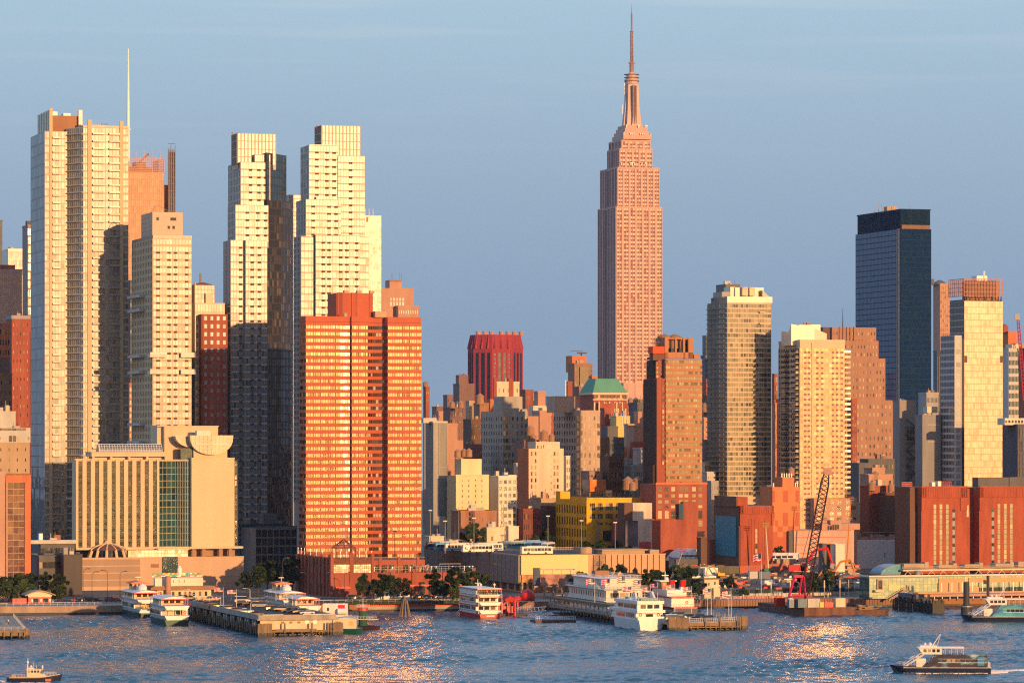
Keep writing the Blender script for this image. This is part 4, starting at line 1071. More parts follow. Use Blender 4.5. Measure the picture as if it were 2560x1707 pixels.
for lab,p0,p1,yt,Y,m,win in (
  ('sunlit orange block with a small window row left of the cream walled tall block',1216,1240,1000,2150,'orange',(4,3,.4,.45,14)),
  ('low pinkish block right of the reddish block with the slender pipe',1318,1346,1004,2250,'pink',(4,3,.35,.4,12)),
  ('mauve lit far block behind the tanks left of the grey corner tower',1086,1112,1030,2400,'pink',(4,4,.3,.35,16)),
  ('tan far block with windows just above the dark brown tank block',1164,1186,1004,2300,'tan',(4,4,.35,.4,16)),
  ('small sunlit cream stair block above the flat pink wall',1346,1372,1022,1830,'cream',None),
  ('red brick low block in front of the pale slim far block',1368,1390,1024,1950,'redbrick',(3,4,.4,.45,14)),
  ('dark brick block with orange lit edge right of the grey corner tower',1312,1336,1092,1680,'brown',(4,5,.4,.45,20)),
  ('small tan block between the shaded slate blocks right of the copper roof',1560,1586,1062,1820,'tan',(4,3,.35,.4,10)),
  ('orange low block peeking over the shaded lofts behind the yellow warehouse',1540,1568,1120,1700,'orange',(4,3,.45,.5,12)),
  ('cream low block wedged beside the dark corniced loft',1284,1302,1160,1640,'cream',(3,3,.35,.45,12)),
  ('grey blue glassy block behind the smaller tanks of the yellow warehouse',1556,1590,1150,1680,'grey',(6,4,.6,.6,16)),
  ('sunlit pink low block right below the dark octagonal shaft',1288,1316,1018,2100,'pink',(4,2,.4,.45,8))):
 block('brick_block',lab,p0,p1,yt,Y,m,L=10,win=win,gm='g_blind',nwin=40,cap=.6)
# near middle
b=block('grey_block','grey brick windowless slab with a concrete stripe beside the red banded tower',1061,1118,1057,1620,wall('grey block wall',(.27,.26,.25)),L=14,cap=.8,capm='ltgrey')
q=MB()
for p in (1061,1083,1096,1116):q.box(b.U(p),b.U(p+(2 if p!=1083 else 12)),-.25,.05,0,b.z-.1)
for k in range(12):q.box(0,b.w,-.15,.02,k*4,k*4+.3)
b.part('concrete_band',q,M['grey'])
q=MB();u=b.U(1075,3);q.box(u-3,u+3,3,7,b.z,b.z+2.2);b.part('rooftop_unit',q,M['ltgrey'])
b=block('pink_block','sunlit pink plaster block with an arched roofline right of the grey windowless slab',1112,1144,1063,1680,'pink',pb=1108);addbox(b,'lower_block',1112,1158,1100,1200,-1,6,'pink')
for lab,p0,p1,yt,Y,m,win in (
  ('dark brown block with twin water tanks left of the grey corner tower',1108,1160,1022,2000,'purple',(7,4,.4,.4,18)),
  ('tall dark brown blank block under a big rooftop tank',1184,1222,1012,1900,'brown',None),
  ('dark brown stepped block behind the sunlit pink plaster block',1158,1210,1052,1850,'dkbrown',(6,6,.35,.4,30)),
  ('brown low block between the pink plaster block and the grey corner tower',1140,1205,1115,1700,'purple',(6,5,.35,.4,22)),
  ('dusky block behind the two tanks right of the grey corner tower',1286,1345,1105,1650,'purple',(6,8,.4,.45,30)),
  ('dark corniced loft block left of the tall pink cream loft',1298,1322,1130,1610,'dkbrown',(4,9,.6,.55,34)),
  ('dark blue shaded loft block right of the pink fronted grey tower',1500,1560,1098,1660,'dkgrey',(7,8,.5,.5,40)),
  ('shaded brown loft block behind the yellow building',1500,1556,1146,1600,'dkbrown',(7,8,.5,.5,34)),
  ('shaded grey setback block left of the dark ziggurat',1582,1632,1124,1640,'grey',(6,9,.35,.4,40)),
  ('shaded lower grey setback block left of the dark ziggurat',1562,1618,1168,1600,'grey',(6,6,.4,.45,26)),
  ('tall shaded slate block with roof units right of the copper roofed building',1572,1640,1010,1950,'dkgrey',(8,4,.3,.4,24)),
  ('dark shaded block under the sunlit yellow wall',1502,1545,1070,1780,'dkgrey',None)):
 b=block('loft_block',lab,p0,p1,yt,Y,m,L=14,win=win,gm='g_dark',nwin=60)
b=block('pink_block','small sunlit pink wall cube on the shaded blocks right of the copper roof',1584,1612,1030,1900,'pink',L=8,cap=.4)
b=block('pink_block','pinkish block with a dark square window left of the dark ziggurat',1584,1640,1066,1700,'pink',pb=1566,cap=.6);addbox(b,'lower_wall',1580,1640,1104,1150,-.5,3,'redbrick');flats(b,[(1592,1599,1073,1082)],'g_dark','window');addbox(b,'red_panel',1606,1613,1101,1122,-.8,.3,'redp')
b=block('brick_block','sunlit yellow wall block with pipes below the copper roofed building',1541,1575,1042,1900,wall('yellow render',(.66,.50,.18)),pb=1526,cap=.5)
q=MB()
for k in range(4):q.tube((b.U(1556+k*3.6),-.3,b.Z(1066)),(b.U(1556+k*3.6),-.3,b.Z(1040)),.2,5)
b.part('flue_pipe',q,M['whitep'])
b=block('brick_block','low red brick block between the pink fronted grey tower and the sunlit yellow wall',1500,1528,1024,1920,'redbrick',L=10,win=(3,3,.4,.4,14));addbox(b,'red_band',1500,1526,1061,1069,-.4,.5,'redp')
def cream_hotel():
 b=Bld('cream_building','bright cream building with tiny windows and a blank square upper block','cream building',1140,1545)
 w=b.U(1222);z=b.Z(1189);c=MB();c.box(0,w,0,14,0,z)
 b.part('wall',c,wall('bright cream',(.74,.62,.38),var=.10))
 q=MB();u0,u1=b.U(1153,4),b.U(1204,4);q.box(u0,u1,4,14,z,b.Z(1147,u0,4));b.part('upper_block',q,wall('bright cream',(.74,.62,.38)))
 W=[(front(0,w,0),b.U(p),b.U(p+2.4),b.Z(y+6),b.Z(y)) for y in (1198,1211,1224,1237,1252,1265) for p in (1155,1170.5,1188,1203.5)]
 windows(b,M['g_dark'],30,'window',W,t=.04)
 q=MB();q.box(-.15,w+.1,-.15,.3,z-.2,z+.5);b.part('roof',q,M['cream'])
 b2=block('apartment_block','pale glass fronted block with balconies left of the bright cream building',1098,1142,1195,1565,wall('pale violet panel',(.42,.40,.42)),L=10,win=(7,9,.6,.7,32),gm='g_dark');addbox(b2,'bright_bay',1097,1113,1195,1290,-1,2,'g_gold')
 b3=block('apartment_block','white gridded block with green windows right of the bright cream building',1222,1291,1192,1550,'white',L=14,win=(4,9,.62,.55,26),gm=glass('green hotel glass',[(3,(.10,.16,.13)),(2,(.03,.04,.045))],.15,1.6,.03),cap=.5)
 q=MB();u=b3.U(1271);q.box(u,b3.w,0,8,b3.z,b3.Z(1187));b3.part('stair_head',q,M['white'])
cream_hotel()
def pink_cream_loft():
 b=Bld('loft_building','tall pink cream loft building with paired windows and water tanks above','loft building',1324,1585)
 w=b.U(1409);z=b.Z(1121);c=MB();c.box(0,w,0,16,0,z);c.box(b.U(1343),b.U(1403),2,14,z-.5,b.Z(1104))
 c.box(-.4,.5,-.1,16,0,z-.1)
 b.part('wall',c,wall('pink cream paint',(.72,.55,.42),var=.16))
 W=[]
 for y in (1129,1147,1163,1179,1195,1211,1227):
  for p in (1327,1337):W.append((front(0,w,0),b.U(p),b.U(p+4),b.Z(y+10),b.Z(y)))
  W.append((front(0,w,0),b.U(1377),b.U(1379.5),b.Z(y+14),b.Z(y+10)))
  for p in (1384,1392):W.append((front(0,w,0),b.U(p),b.U(p+4.5),b.Z(y+10),b.Z(y)))
 W+=[(front(0,w,0),b.U(p),b.U(p+3.5),b.Z(1120),b.Z(1112)) for p in (1349,1357)]
 windows(b,M['g_blind'],60,'window',W,t=.05)
 q=MB();q.box(-.5,-.4,0,16,0,z);b.part('orange_edge',q,M['orange'])
 block('white_block','narrow white block with two window columns right of the pink cream loft',1408,1425,1141,1600,'white',L=10,win=(2,7,.5,.6,24),gm='g_blind',cap=.4)
pink_cream_loft()
b=block('billboard_building','dusky block with orange billboards on its roof front behind the yellow building',1452,1506,1180,1600,wall('dusky mauve',(.36,.24,.21)),L=12,win=None,cap=.5);flats(b,[(1470+8*k,1474+8*k,1187,1192) for k in range(3)],'g_dark','window')
q=MB();q.box(b.U(1469),b.U(1510),-3,-2.6,b.Z(1228),b.Z(1198));b.part('billboard',q,wall('orange billboard',(.66,.22,.06),var=.3,scale=.35,streak=False))
q=MB();q.box(b.U(1450),b.U(1468),-2.4,-2.1,b.Z(1228),b.Z(1199));b.part('billboard',q,wall('blue billboard',(.06,.07,.12),var=.4,scale=.3,streak=False))
def yellow_building():
 b=Bld('warehouse','bright yellow painted warehouse with gridded steel windows and roof signs','warehouse',1468,1510)
 w=b.U(1608);z=b.Z(1247);L=min(b.V(1391),60);yl=wall('yellow paint',(.80,.44,.02),var=.13);c=MB();c.box(0,w,0,L,0,z)
 sd=[];grid(b,c,left(0,0,L),1.5,z,12,6,.52,.68,.14,.25,wins=sd,mt=2)
 b.part('wall',c,yl)
 W=[];fc=front(0,w,0)
 for y0,y1 in ((1257,1275),(1284,1296),(1305,1312),(1326,1340)):
  for p0,p1 in ((1474,1488),(1494,1507),(1514,1532),(1539,1547),(1553,1568)):
   if y0>1300 and p1<1490:continue
   if y0>1320 and p1<1550:continue
   n=max(2,int((p1-p0)/4))
   for i in range(n):
    for k in range(2):a,d=b.U(p0),b.U(p1);W.append((fc,a+(d-a)*i/n+.05,a+(d-a)*(i+1)/n-.05,b.Z(y1)+(b.Z(y0)-b.Z(y1))*k/2+.05,b.Z(y1)+(b.Z(y0)-b.Z(y1))*(k+1)/2-.05))
 windows(b,M['g_dark'],100,'window',W,t=.04);windows(b,glass('brown glass',[(3,(.03,.012,.012)),(1,(.07,.03,.025))],.2,1.6),100,'side_window',sd)
 q=MB()
 q.box(-.2,.4,.5,L,z,z+.6);q.box(-.1,w+.2,-.15,.4,z-.1,z+.5);q.box(b.U(1416),b.U(1440),8,14,z,z+3);b.part('parapet',q,yl)
 q=MB()
 for k in range(16):q.tube((b.U(1470+k*6),5,z),(b.U(1470+(k+1)*6),5,z+2.5*((k+1) % 2)),.1,4);q.tube((b.U(1470+k*6),5,z),(b.U(1470+k*6),5,z+2.6),.1,4)
 q.box(b.U(1466),b.U(1530),4.8,5.1,z+2.4,z+2.6);q.box(b.U(1526),b.U(1542),6,9,z,z+3.4);b.part('roof_frame',q,M['dark'])
 q=MB();q.box(b.U(1507),b.U(1552),-.35,-.05,b.Z(1352),b.Z(1326));b.part('billboard',q,wall('dark billboard',(.03,.02,.022),var=.4,scale=.3,streak=False))
 q=MB();u=b.U(1491,-3)
 for dx in (0,1.2):
  for dy in (0,1.2):q.tube((u+dx,-4+dy,0),(u+dx,-4+dy,b.Z(1292)),.12,4)
 for k in range(14):q.tube((u,-4,k*1.4),(u+1.2,-4,k*1.4+1.4),.08,4);q.box(u,u+1.2,-4,-2.8,k*1.4,k*1.4+.08)
 b.part('lattice_pole',q,M['steel'])
yellow_building()
b=block('brick_block','dark red tenement block with fire escapes left of the yellow warehouse',1290,1352,1274,1545,wall('tenement brick',(.22,.07,.055)),L=10,win=(8,5,.35,.5,22),gm='g_dark',cap=.6)
b=block('brick_block','dark tenement block partly behind trees left of the yellow warehouse',1352,1392,1268,1550,wall('tenement dark',(.12,.06,.055)),L=10,win=(5,5,.35,.5,22),gm='g_dark',cap=.6)
b=block('brick_block','ochre roof storey above the dark tenements left of the yellow warehouse',1332,1392,1248,1570,'tan',L=12,cap=.5);addbox(b,'stair_head',1357,1364,1228,1250,1,3,'tan')
b=block('brick_block','low brown brick block with a jagged parapet in front of the bright cream building',1128,1241,1280,1522,wall('worn brick',(.36,.18,.12),var=.2),L=14,win=(9,3,.12,.3,14),gm='g_blind',cap=.7)
b=block('utility_shed','cream utility shed with a door on the edge of the bus deck',1217,1261,1320,1500,'cream',pb=1214,cap=.4);flats(b,[(1228,1233,1340,1351)],'brown','door')
b=block('utility_shed','white blank panel shed right of the cream utility shed',1264,1297,1316,1512,'white',L=4,cap=.2)
b=block('low_building','long low cream office with a row of windows behind the parked buses',1110,1218,1350,1506,'cream',L=8,win=(14,1,.35,.4,5),gm='g_dark',cap=.4)
b=block('low_building','blank cream low wall building beside the red banded tower behind the buses',1060,1110,1342,1506,'cream',L=8,cap=.4)
# ================================================================== right half
def ziggurat():
 b=Bld('office_tower','brown brick ziggurat office tower with ribbon windows and open tank crown','office tower',1664,1560)
 br=wall('ziggurat brick',(.44,.21,.115),var=.08);w=b.U(1755);z=b.Z(897);c=MB();L=18;c.box(0,w,0,L,0,z)
 zb=b.Z(1214);nz=23
 W=[];ch=(z-zb)/nz;fc=front(0,w,0)
 for k in range(nz+1):fbox(c,fc,0,w,zb+k*ch-ch*.24,zb+k*ch+ch*.24 if k<nz else z,-.05,.3)
 for k in range(nz):
  n=16
  for j in range(n):W.append((fc,w*j/n+(.25 if j % 4==0 else .06),w*(j+1)/n-.06,zb+k*ch+ch*.25,zb+(k+1)*ch-ch*.25))
 b.part('wall',c,br);windows(b,glass('olive glass',[(4,(.24,.215,.13)),(3,(.30,.26,.16)),(2,(.08,.075,.055)),(1,(.42,.37,.23))],.1,1.5,.02),100,'window',W,t=.05)
 q=MB();u0=b.U(1645,3);zl=b.Z(897);q.box(u0,0,3,17,0,zl-.4);W=[]
 grid(b,q,front(b.U(1645),-.1,3),b.Z(946),zl-1,2,4,.6,.6,.2,.3,wins=W)
 u1=b.U(1646,-1.5);q.box(u1,-.1,.4,17,0,b.Z(946));grid(b,q,front(u1+2.2,-.3,.4),b.Z(1164),b.Z(950),1,15,.8,.62,.2,.3,wins=W)
 b.part('red_wing',q,M['redbrick']);windows(b,M['g_blind'],40,'wing_window',W)
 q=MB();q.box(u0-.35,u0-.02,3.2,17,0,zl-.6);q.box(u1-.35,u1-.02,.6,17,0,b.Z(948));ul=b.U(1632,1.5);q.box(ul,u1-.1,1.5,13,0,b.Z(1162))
 for k in range(24):q.box(u0-.5,u0-.3,6,15.5,zb+k*ch,zb+k*ch+.9)
 b.part('wing_shade',q,wall('shade brown brick',(.055,.032,.028),var=.2))  # near black brown paints the shade of the unlit north side
 # crown
 q=MB();zc,zz=b.Z(895),b.Z(843);v=3
 for p0,p1 in ((1662,1671),(1688,1692),(1708,1713),(1721,1733)):q.box(b.U(p0,v),b.U(p1,v),v,v+1.5,zc,zz)
 q.box(b.U(1662,v),b.U(1733,v),v,v+1,zc,b.Z(880));q.box(b.U(1671,v),b.U(1721,v),v+.3,v+1,b.Z(847),zz-.2)
 q.box(b.U(1662,v),b.U(1664,v),v+1,v+12,zc,zz);q.box(b.U(1731,v),b.U(1733,v),v+1,v+12,zc,zz);q.box(b.U(1735,4),b.U(1748,4),4,8,zc,b.Z(885));b.part('tank_screen',q,br)
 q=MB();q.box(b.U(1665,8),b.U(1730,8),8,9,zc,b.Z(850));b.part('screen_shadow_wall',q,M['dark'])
 q=MB();q.box(b.U(1632,2),b.U(1661,2),2,8,b.Z(883),b.Z(866));b.part('red_box',q,wall('bright red panel',(.72,.10,.04)))
 q=MB();q.box(b.U(1633,3),b.U(1661,3),3,8,zl-.5,b.Z(883));q.tube((b.U(1643,4),5,b.Z(866)),(b.U(1643,4),5,b.Z(854)),.25,5);q.box(b.U(1642,4),b.U(1652,4),4.8,5.2,b.Z(855),b.Z(853));b.part('crown_base',q,M['dkbrown'])
 q=MB()
 for p in (1661,1686):q.lathe(b.U(p,10),10,[(3.0,b.Z(870)),(3.0,b.Z(840)),(3.2,b.Z(840)),(.1,b.Z(833))],14)
 b.part('roof_tank',q,M['tankwood'])
ziggurat()
def brick_base():
 b=Bld('brick_building','red brick building with square windows joined to a long blank brick wall','brick building',1640,1500)
 w=b.U(1767);z=b.Z(1210);c=MB();c.box(0,w,0,20,0,z);W=[]
 for y0,y1 in ((1217,1228),(1235,1243),(1250,1258),(1263,1270),(1277,1296)):
  for p in (1645,1662,1678,1697,1711,1730,1746):
   if y0>1258 and 1690<p<1740:continue
   W.append((front(0,w,0),b.U(p),b.U(p+9.5),b.Z(y1),b.Z(y0)))
 W+=[(front(0,w,0),b.U(1746),b.U(1756),b.Z(1316),b.Z(1301)),(front(0,w,0),b.U(1743),b.U(1762),b.Z(1342),b.Z(1328))]
 b.part('wall',c,M['redbrick']);windows(b,M['g_blind'],50,'window',W,t=.05)
 q=MB();
 q.box(b.U(1560,-2),b.U(1634,-2),-2,14,0,b.Z(1296,0,-2));q.box(b.U(1634,-2),b.U(1708,-2),-2.02,6,0,b.Z(1298,0,-2));q.box(b.U(1708,-2),b.U(1741,-2),-2,2,0,b.Z(1254,0,-2))
 b.part('blank_brick_wall',q,wall('worn red brick',(.34,.095,.06),var=.28,scale=.2,fine=.14))
 q=MB();q.box(b.U(1697,-2.4),b.U(1708,-2.4),-2.5,-2.1,b.Z(1297),b.Z(1258));b.part('billboard',q,wall('slate blue panel',(.04,.09,.13)))
 q=MB();q.box(-.1,w+.2,-.2,.3,z-.1,z+.7);b.part('parapet',q,M['orange'])
 c=MB();b2=Bld('billboard_building','low white walled building with a dark photographic billboard right of the yellow warehouse','building',1582,1490)
 b2.w=b2.U(1630);c.box(0,b2.w,0,10,0,b2.Z(1257));b2.part('wall',c,wall('peeling white paint',(.66,.55,.46),var=.2,scale=.3));q=MB();q.box(b2.U(1562),0,.5,9,0,b2.Z(1257));b2.part('dark_wall',q,M['dkbrown'])
 q=MB();q.box(b2.U(1563,-6),b2.U(1594,-6),-6.4,-6,b2.Z(1364),b2.Z(1300));b2.part('billboard',q,wall('photo billboard',(.12,.10,.12),var=.7,scale=.14,streak=False))
 q=MB();q.box(b2.U(1598,-5),b2.U(1627,-5),-5.3,-5,b2.Z(1372),b2.Z(1353));b2.part('billboard',q,wall('red billboard',(.55,.09,.10),var=.4,scale=.3,streak=False))
brick_base()
def zig_glass():
 b=Bld('apartment_tower','glass apartment tower with a zigzag shaded corner, half in shadow','apartment tower',1818,1584)
 fr=wall('warm white frame',(.58,.47,.36),var=.05)
 w1,w2=b.U(1910),b.U(1930);z=b.Z(741);c=MB();L=30;c.box(0,w1,0,20,0,z);c.box(w1,w2,1.2,20,0,z);nz=39
 zb=b.Z(1240);W,S=[],[]
 n1=b.U(1832)
 grid(b,c,front(0,n1,0),zb,z-3,1,nz,.88,.70,.2,.2,wins=W,sub=2);grid(b,c,front(n1,w1,0),zb,z-3,6,nz,.90,.70,.2,.2,wins=W,sub=2);grid(b,c,front(w1,w2,1.2),zb,z-3,2,nz,.9,.7,.2,.2,wins=W)
 # zigzag side
 q=MB();bw=20/4.0
 for i in range(4):
  v0=bw*i;q.prism([(0,v0),(0,v0+bw-.05),(-1.7,v0+bw-.05)],0,b.Z(750)-i*.3);fc=slant((-1.7,v0+bw-.05),(0,v0));grid(b,q,fc,zb,b.Z(758),2,nz,.9,.66,.24,.12,wins=S)
  for k in range(nz):fbox(q,fc,0,fc[3],zb+k*(z-3-zb)/nz-.15,zb+k*(z-3-zb)/nz+.2,0,.8)
 b.part('wall',c,fr);b.part('zigzag_bay',q,wall('grey frame',(.26,.26,.25)))
 windows(b,glass('condo glass',[(4,(.15,.15,.095)),(3,(.23,.21,.13)),(2,(.32,.28,.17)),(2,(.04,.06,.06))],.1,1.6,.02),100,'window',W)
 windows(b,glass('olive bay glass',[(3,(.16,.17,.12)),(2,(.09,.11,.09)),(1,(.22,.20,.14))],.15,1.9,.04),100,'bay_window',S)
 q=MB();q.box(b.U(1838,6),b.U(1909,6),6,20,z,b.Z(718,0,6));q.box(0,w2+.1,-.1,20.1,z-2.6,z);q.box(b.U(1826,7),b.U(1838,7),7,15,z,b.Z(717,0,6));b.part('penthouse',q,M['pale'])
 q=MB()
 for p in (1856,1874):q.box(b.U(p,4),b.U(p+14,4),4,6,z+.5,z+3.6);q.lathe(b.U(p+7,4),5,[(1.6,z+3.6),(1.6,z+4.2)],10)
 b.part('cooling_unit',q,M['cream'])
 q=MB();zz=b.Z(724);q.prism([(w1+.5,3,z),(w2,3,z),(w1+.5,12,z)],0,0,0,[(w1+.4,3,zz),(w1+.6,3,zz),(w1+.4,12,zz)]);q.tube((b.U(1837,8),8,z),(b.U(1837,8),8,b.Z(698)),.12,4);b.part('wing_screen',q,M['steel'])
 q=MB();q.box(.2,b.U(1826,7),7,18,z-1,b.Z(728));b.part('shade_screen',q,M['grey'])
 for p,y in ((1897,778),(1897,806),(1897,834)):
  q=MB();u=b.U(p);q.box(u,u+2.6,-1.4,0,b.Z(y+4),b.Z(y+3));q.box(u,u+2.6,-1.4,-1.3,b.Z(y+3),b.Z(y));b.part('balcony',q,fr)
zig_glass()
b=block('office_tower','far grey ribbed tower top seen behind the zigzag glass tower',1790,1850,712,2600,wall('slate',(.16,.17,.17)),L=20,win=(8,2,.5,.8,14),gm='g_blue',cap=.5)
b=block('office_tower','far slim dark blue tower between the ziggurat and the zigzag glass tower',1756,1778,842,2500,'g_navy',L=14,win=None)
b=block('office_tower','far grey blue lower tower between the ziggurat and the zigzag glass tower',1752,1780,892,2400,wall('blue slate',(.12,.15,.19)),L=14,win=(5,12,.6,.6,60),gm='g_blue')
for lab,p0,p1,yt,Y,m,win in (
  ('small reddish block with a gable in the gap right of the ziggurat',1754,1782,950,2000,'redbrick',(3,3,.35,.4,14)),
  ('dark brick block with a tank in the gap right of the ziggurat',1752,1790,990,1850,'dkbrown',(3,3,.35,.4,14)),
  ('sunlit cream narrow block in the gap right of the ziggurat',1750,1773,1046,1700,'pink',(2,7,.4,.4,28)),
  ('shaded brown lower block in the gap right of the ziggurat',1752,1782,1102,1640,'purple',(3,6,.4,.4,24)),
  ('sunlit gold glazed low block in the gap right of the ziggurat',1752,1776,1158,1600,'cream',(4,2,.7,.7,6)),
  ('pale blue grey shed block in the gap right of the ziggurat',1752,1790,1182,1590,'ltgrey',(4,2,.4,.4,6)),
  ('shaded blue grey block right beside the red brick square window building',1766,1796,1205,1540,'grey',(4,9,.4,.45,30)),
  ('sunlit orange framed narrow block right of the zigzag glass tower',1930,1942,1010,1700,'orange',(2,14,.8,.6,48)),
  ('thin red slab between the zigzag glass tower and the balconied cream tower',1940,1950,1000,1800,'redp',None),
  ('far red scaffold tower between the zigzag glass tower and the balconied cream tower',1930,1944,936,2600,'redbrick',(2,10,.6,.6,60)),
  ('shaded brown block with a white window beside the orange chequered building',1908,1932,1216,1520,'purple',(3,6,.3,.35,20))):
 b=block('loft_block',lab,p0,p1,yt,Y,m,L=10,win=win,gm='g_blind',nwin=40,cap=.6)
def balcony_right():
 b=Bld('apartment_tower','cream glass apartment tower with an angled penthouse and balconies down both edges','apartment tower',2000,1560,th=12.5)
 fr=wall('cream frame',(.66,.52,.36),var=.04);w=b.U(2112);we=b.U(2120);z=b.Z(856);zb=b.Z(1300);c=MB();L=min(b.V(1947),44)
 c.box(0,w,0,L,0,z);nz=33;W,S=[],[]
 a,d=b.U(2030),b.U(2033)
 grid(b,c,front(0,a,0),0,z-2,4,nz+8,.88,.62,.24,.16,wins=W);grid(b,c,front(d,w,0),zb,z-2,8,nz,.88,.62,.24,.16,wins=W);fbox(c,front(0,w,0),a-.2,d+.2,0,z,-.1,.35)
 grid(b,c,left(0,0,L),0,z-2,9,nz+8,.7,.6,.24,.2,wins=S)
 b.part('wall',c,fr)
 windows(b,glass('amber blinds',[(4,(.50,.31,.16)),(3,(.58,.42,.23)),(2,(.40,.22,.12)),(1,(.62,.52,.34))],.115,1.65,.014,(1,.78,.48)),100,'window',W)
 windows(b,M['g_dark'],80,'side_window',S)
 V=[]
 for k in range(nz):
  for p in (2010,2028-9,2040,2052,2079,2089,2101):V.append((front(0,w,0),b.U(p),b.U(p)+1.1,zb+k*(z-2-zb)/nz-.35,zb+k*(z-2-zb)/nz+.45))
 windows(b,wall('mauve vent',(.30,.15,.15)),100,'vent',V,t=.2)
 q1=MB();q1.box(0,2.6,-1.6,0,0,.2);q1.box(0,2.6,-1.6,-1.5,.2,1.0,1);m1=q1.mesh('balcony',[fr,M['g_olive']])
 q2=MB();q2.box(-1.7,0,0,6,0,.25);q2.box(-1.7,-1.6,0,6,.25,1.1,1);q2.box(-1.7,0,0,.1,.25,1.1,1);m2=q2.mesh('balcony',[fr,M['g_dark']])
 ch=(z-2-zb)/nz
 for k in range(nz):
  for m,l in ((m1,(w,1.7,zb+k*ch-.1)),(m2,(0,.8,zb+k*ch-.1)),(m2,(0,16,zb+k*ch-.1))):
   o=bpy.data.objects.new('balcony',m);COL.objects.link(o);o.parent=b.e;o.location=l
 q=MB();q.box(w+.02,we-.4,1.8,14,0,z-6);b.part('balcony_recess',q,M['dkbrown'])
 # angled penthouse
 q=MB();v=5;pk=b.U(1978,v);zpk=b.Z(810,0,v);z1=b.Z(850,0,v);ul,ur=b.U(1957,v+16),b.U(2072,v);um=b.U(2036,v)
 n=len(q.v)
 q.v+=[(ul,v+8,z-1),(pk,v,z-1),(um,v,z-1),(ur,v+3,z-1),(ur,v+18,z-1),(ul,v+18,z-1),(ul,v+8,b.Z(828)),(pk,v,zpk),(um,v,b.Z(820)),(ur,v+3,b.Z(832)),(ur,v+18,b.Z(832)),(ul,v+18,b.Z(824))]
 for i in range(6):j=(i+1) % 6;q.f.append((n+i,n+j,n+6+j,n+6+i));q.m.append(0)
 q.f.append(tuple(n+6+i for i in range(6)));q.m.append(0);b.part('penthouse',q,M['pale'])
 q=MB();q.box(b.U(2022,10),b.U(2051,10),10,18,b.Z(830),b.Z(811,0,10));q.box(b.U(1998,8),b.U(2030,8),8,14,b.Z(820),b.Z(812,0,8));b.part('plant_room',q,M['pale'])
 q=MB();q.tube((b.U(2010,9),9,b.Z(815)),(b.U(2010,9),9,b.Z(803)),.3,6);q.box(b.U(2018,9),b.U(2027,9),9,11,b.Z(812),b.Z(805));b.part('flue',q,M['brown'])
 q=MB();parapet(q,0,w,0,L,z,1.2,.3,.1);b.part('roof',q,fr)
 # pink brick base wing
 q=MB();v=-6;u0,u1=b.U(2035,v),b.U(2142,v);zt=b.Z(1245,u0,v);q.box(u0,u1,v,10,0,zt);W=[]
 for y0,y1 in ((1250,1260),(1265,1274),(1280,1288),(1293,1300)):
  for p0,p1 in ((2042,2052),(2058,2066),(2074,2085),(2092,2103),(2115,2126),(2127,2140)):W.append((front(u0,u1,v),b.U(p0,v)-u0,b.U(p1,v)-u0,b.Z(y1,0,v),b.Z(y0,0,v)))
 b.part('brick_base',q,M['pink']);windows(b,M['g_blind'],40,'base_window',W,t=.05)
balcony_right()
def deco_hotel():
 b=Bld('deco_building','wide brown brick art deco tower with setbacks beside the dark glass tower','deco building',2064,2250)
 br=wall('brown deco brick',(.36,.20,.14),var=.08);c=MB();W=[]
 for p0,p1,y,v,nx,hz in ((2080,2190,818,6,14,46),(2070,2196,851,4,16,80),(2062,2213,895,2,18,90),(2140,2240,1000,0,10,45)):
  u0,u1=b.U(p0,v),b.U(p1,v);z=b.Z(y,u0,v);c.box(u0,u1,v,v+26,0,z);grid(b,c,front(u0,u1,v),z-hz,z,nx,max(3,int(hz/4.6)),.34,.42,.28,.25,wins=W,mt=1.5)
 for k in range(5):u=b.U(2098+k*9,5.5);c.box(u,u+1.2,5,6,b.Z(850),b.Z(816))
 b.part('wall',c,br);windows(b,M['g_blind'],100,'window',W)
 q=MB();q.box(b.U(2056,9),b.U(2086,9),8,16,b.Z(852),b.Z(817));b.part('plant_room',q,M['dkbrown'])
 q=MB();q.tube((b.U(2107,9),9,b.Z(818)),(b.U(2107,9),9,b.Z(770)),.35,5,.12);b.part('roof_mast',q,M['dark'])
 block('deco_building','red brick strip tower joined left of the brown art deco tower',2118,2142,1000,2100,'redbrick',L=12,win=(3,18,.4,.4,70),gm='g_blind',nwin=60)
deco_hotel()
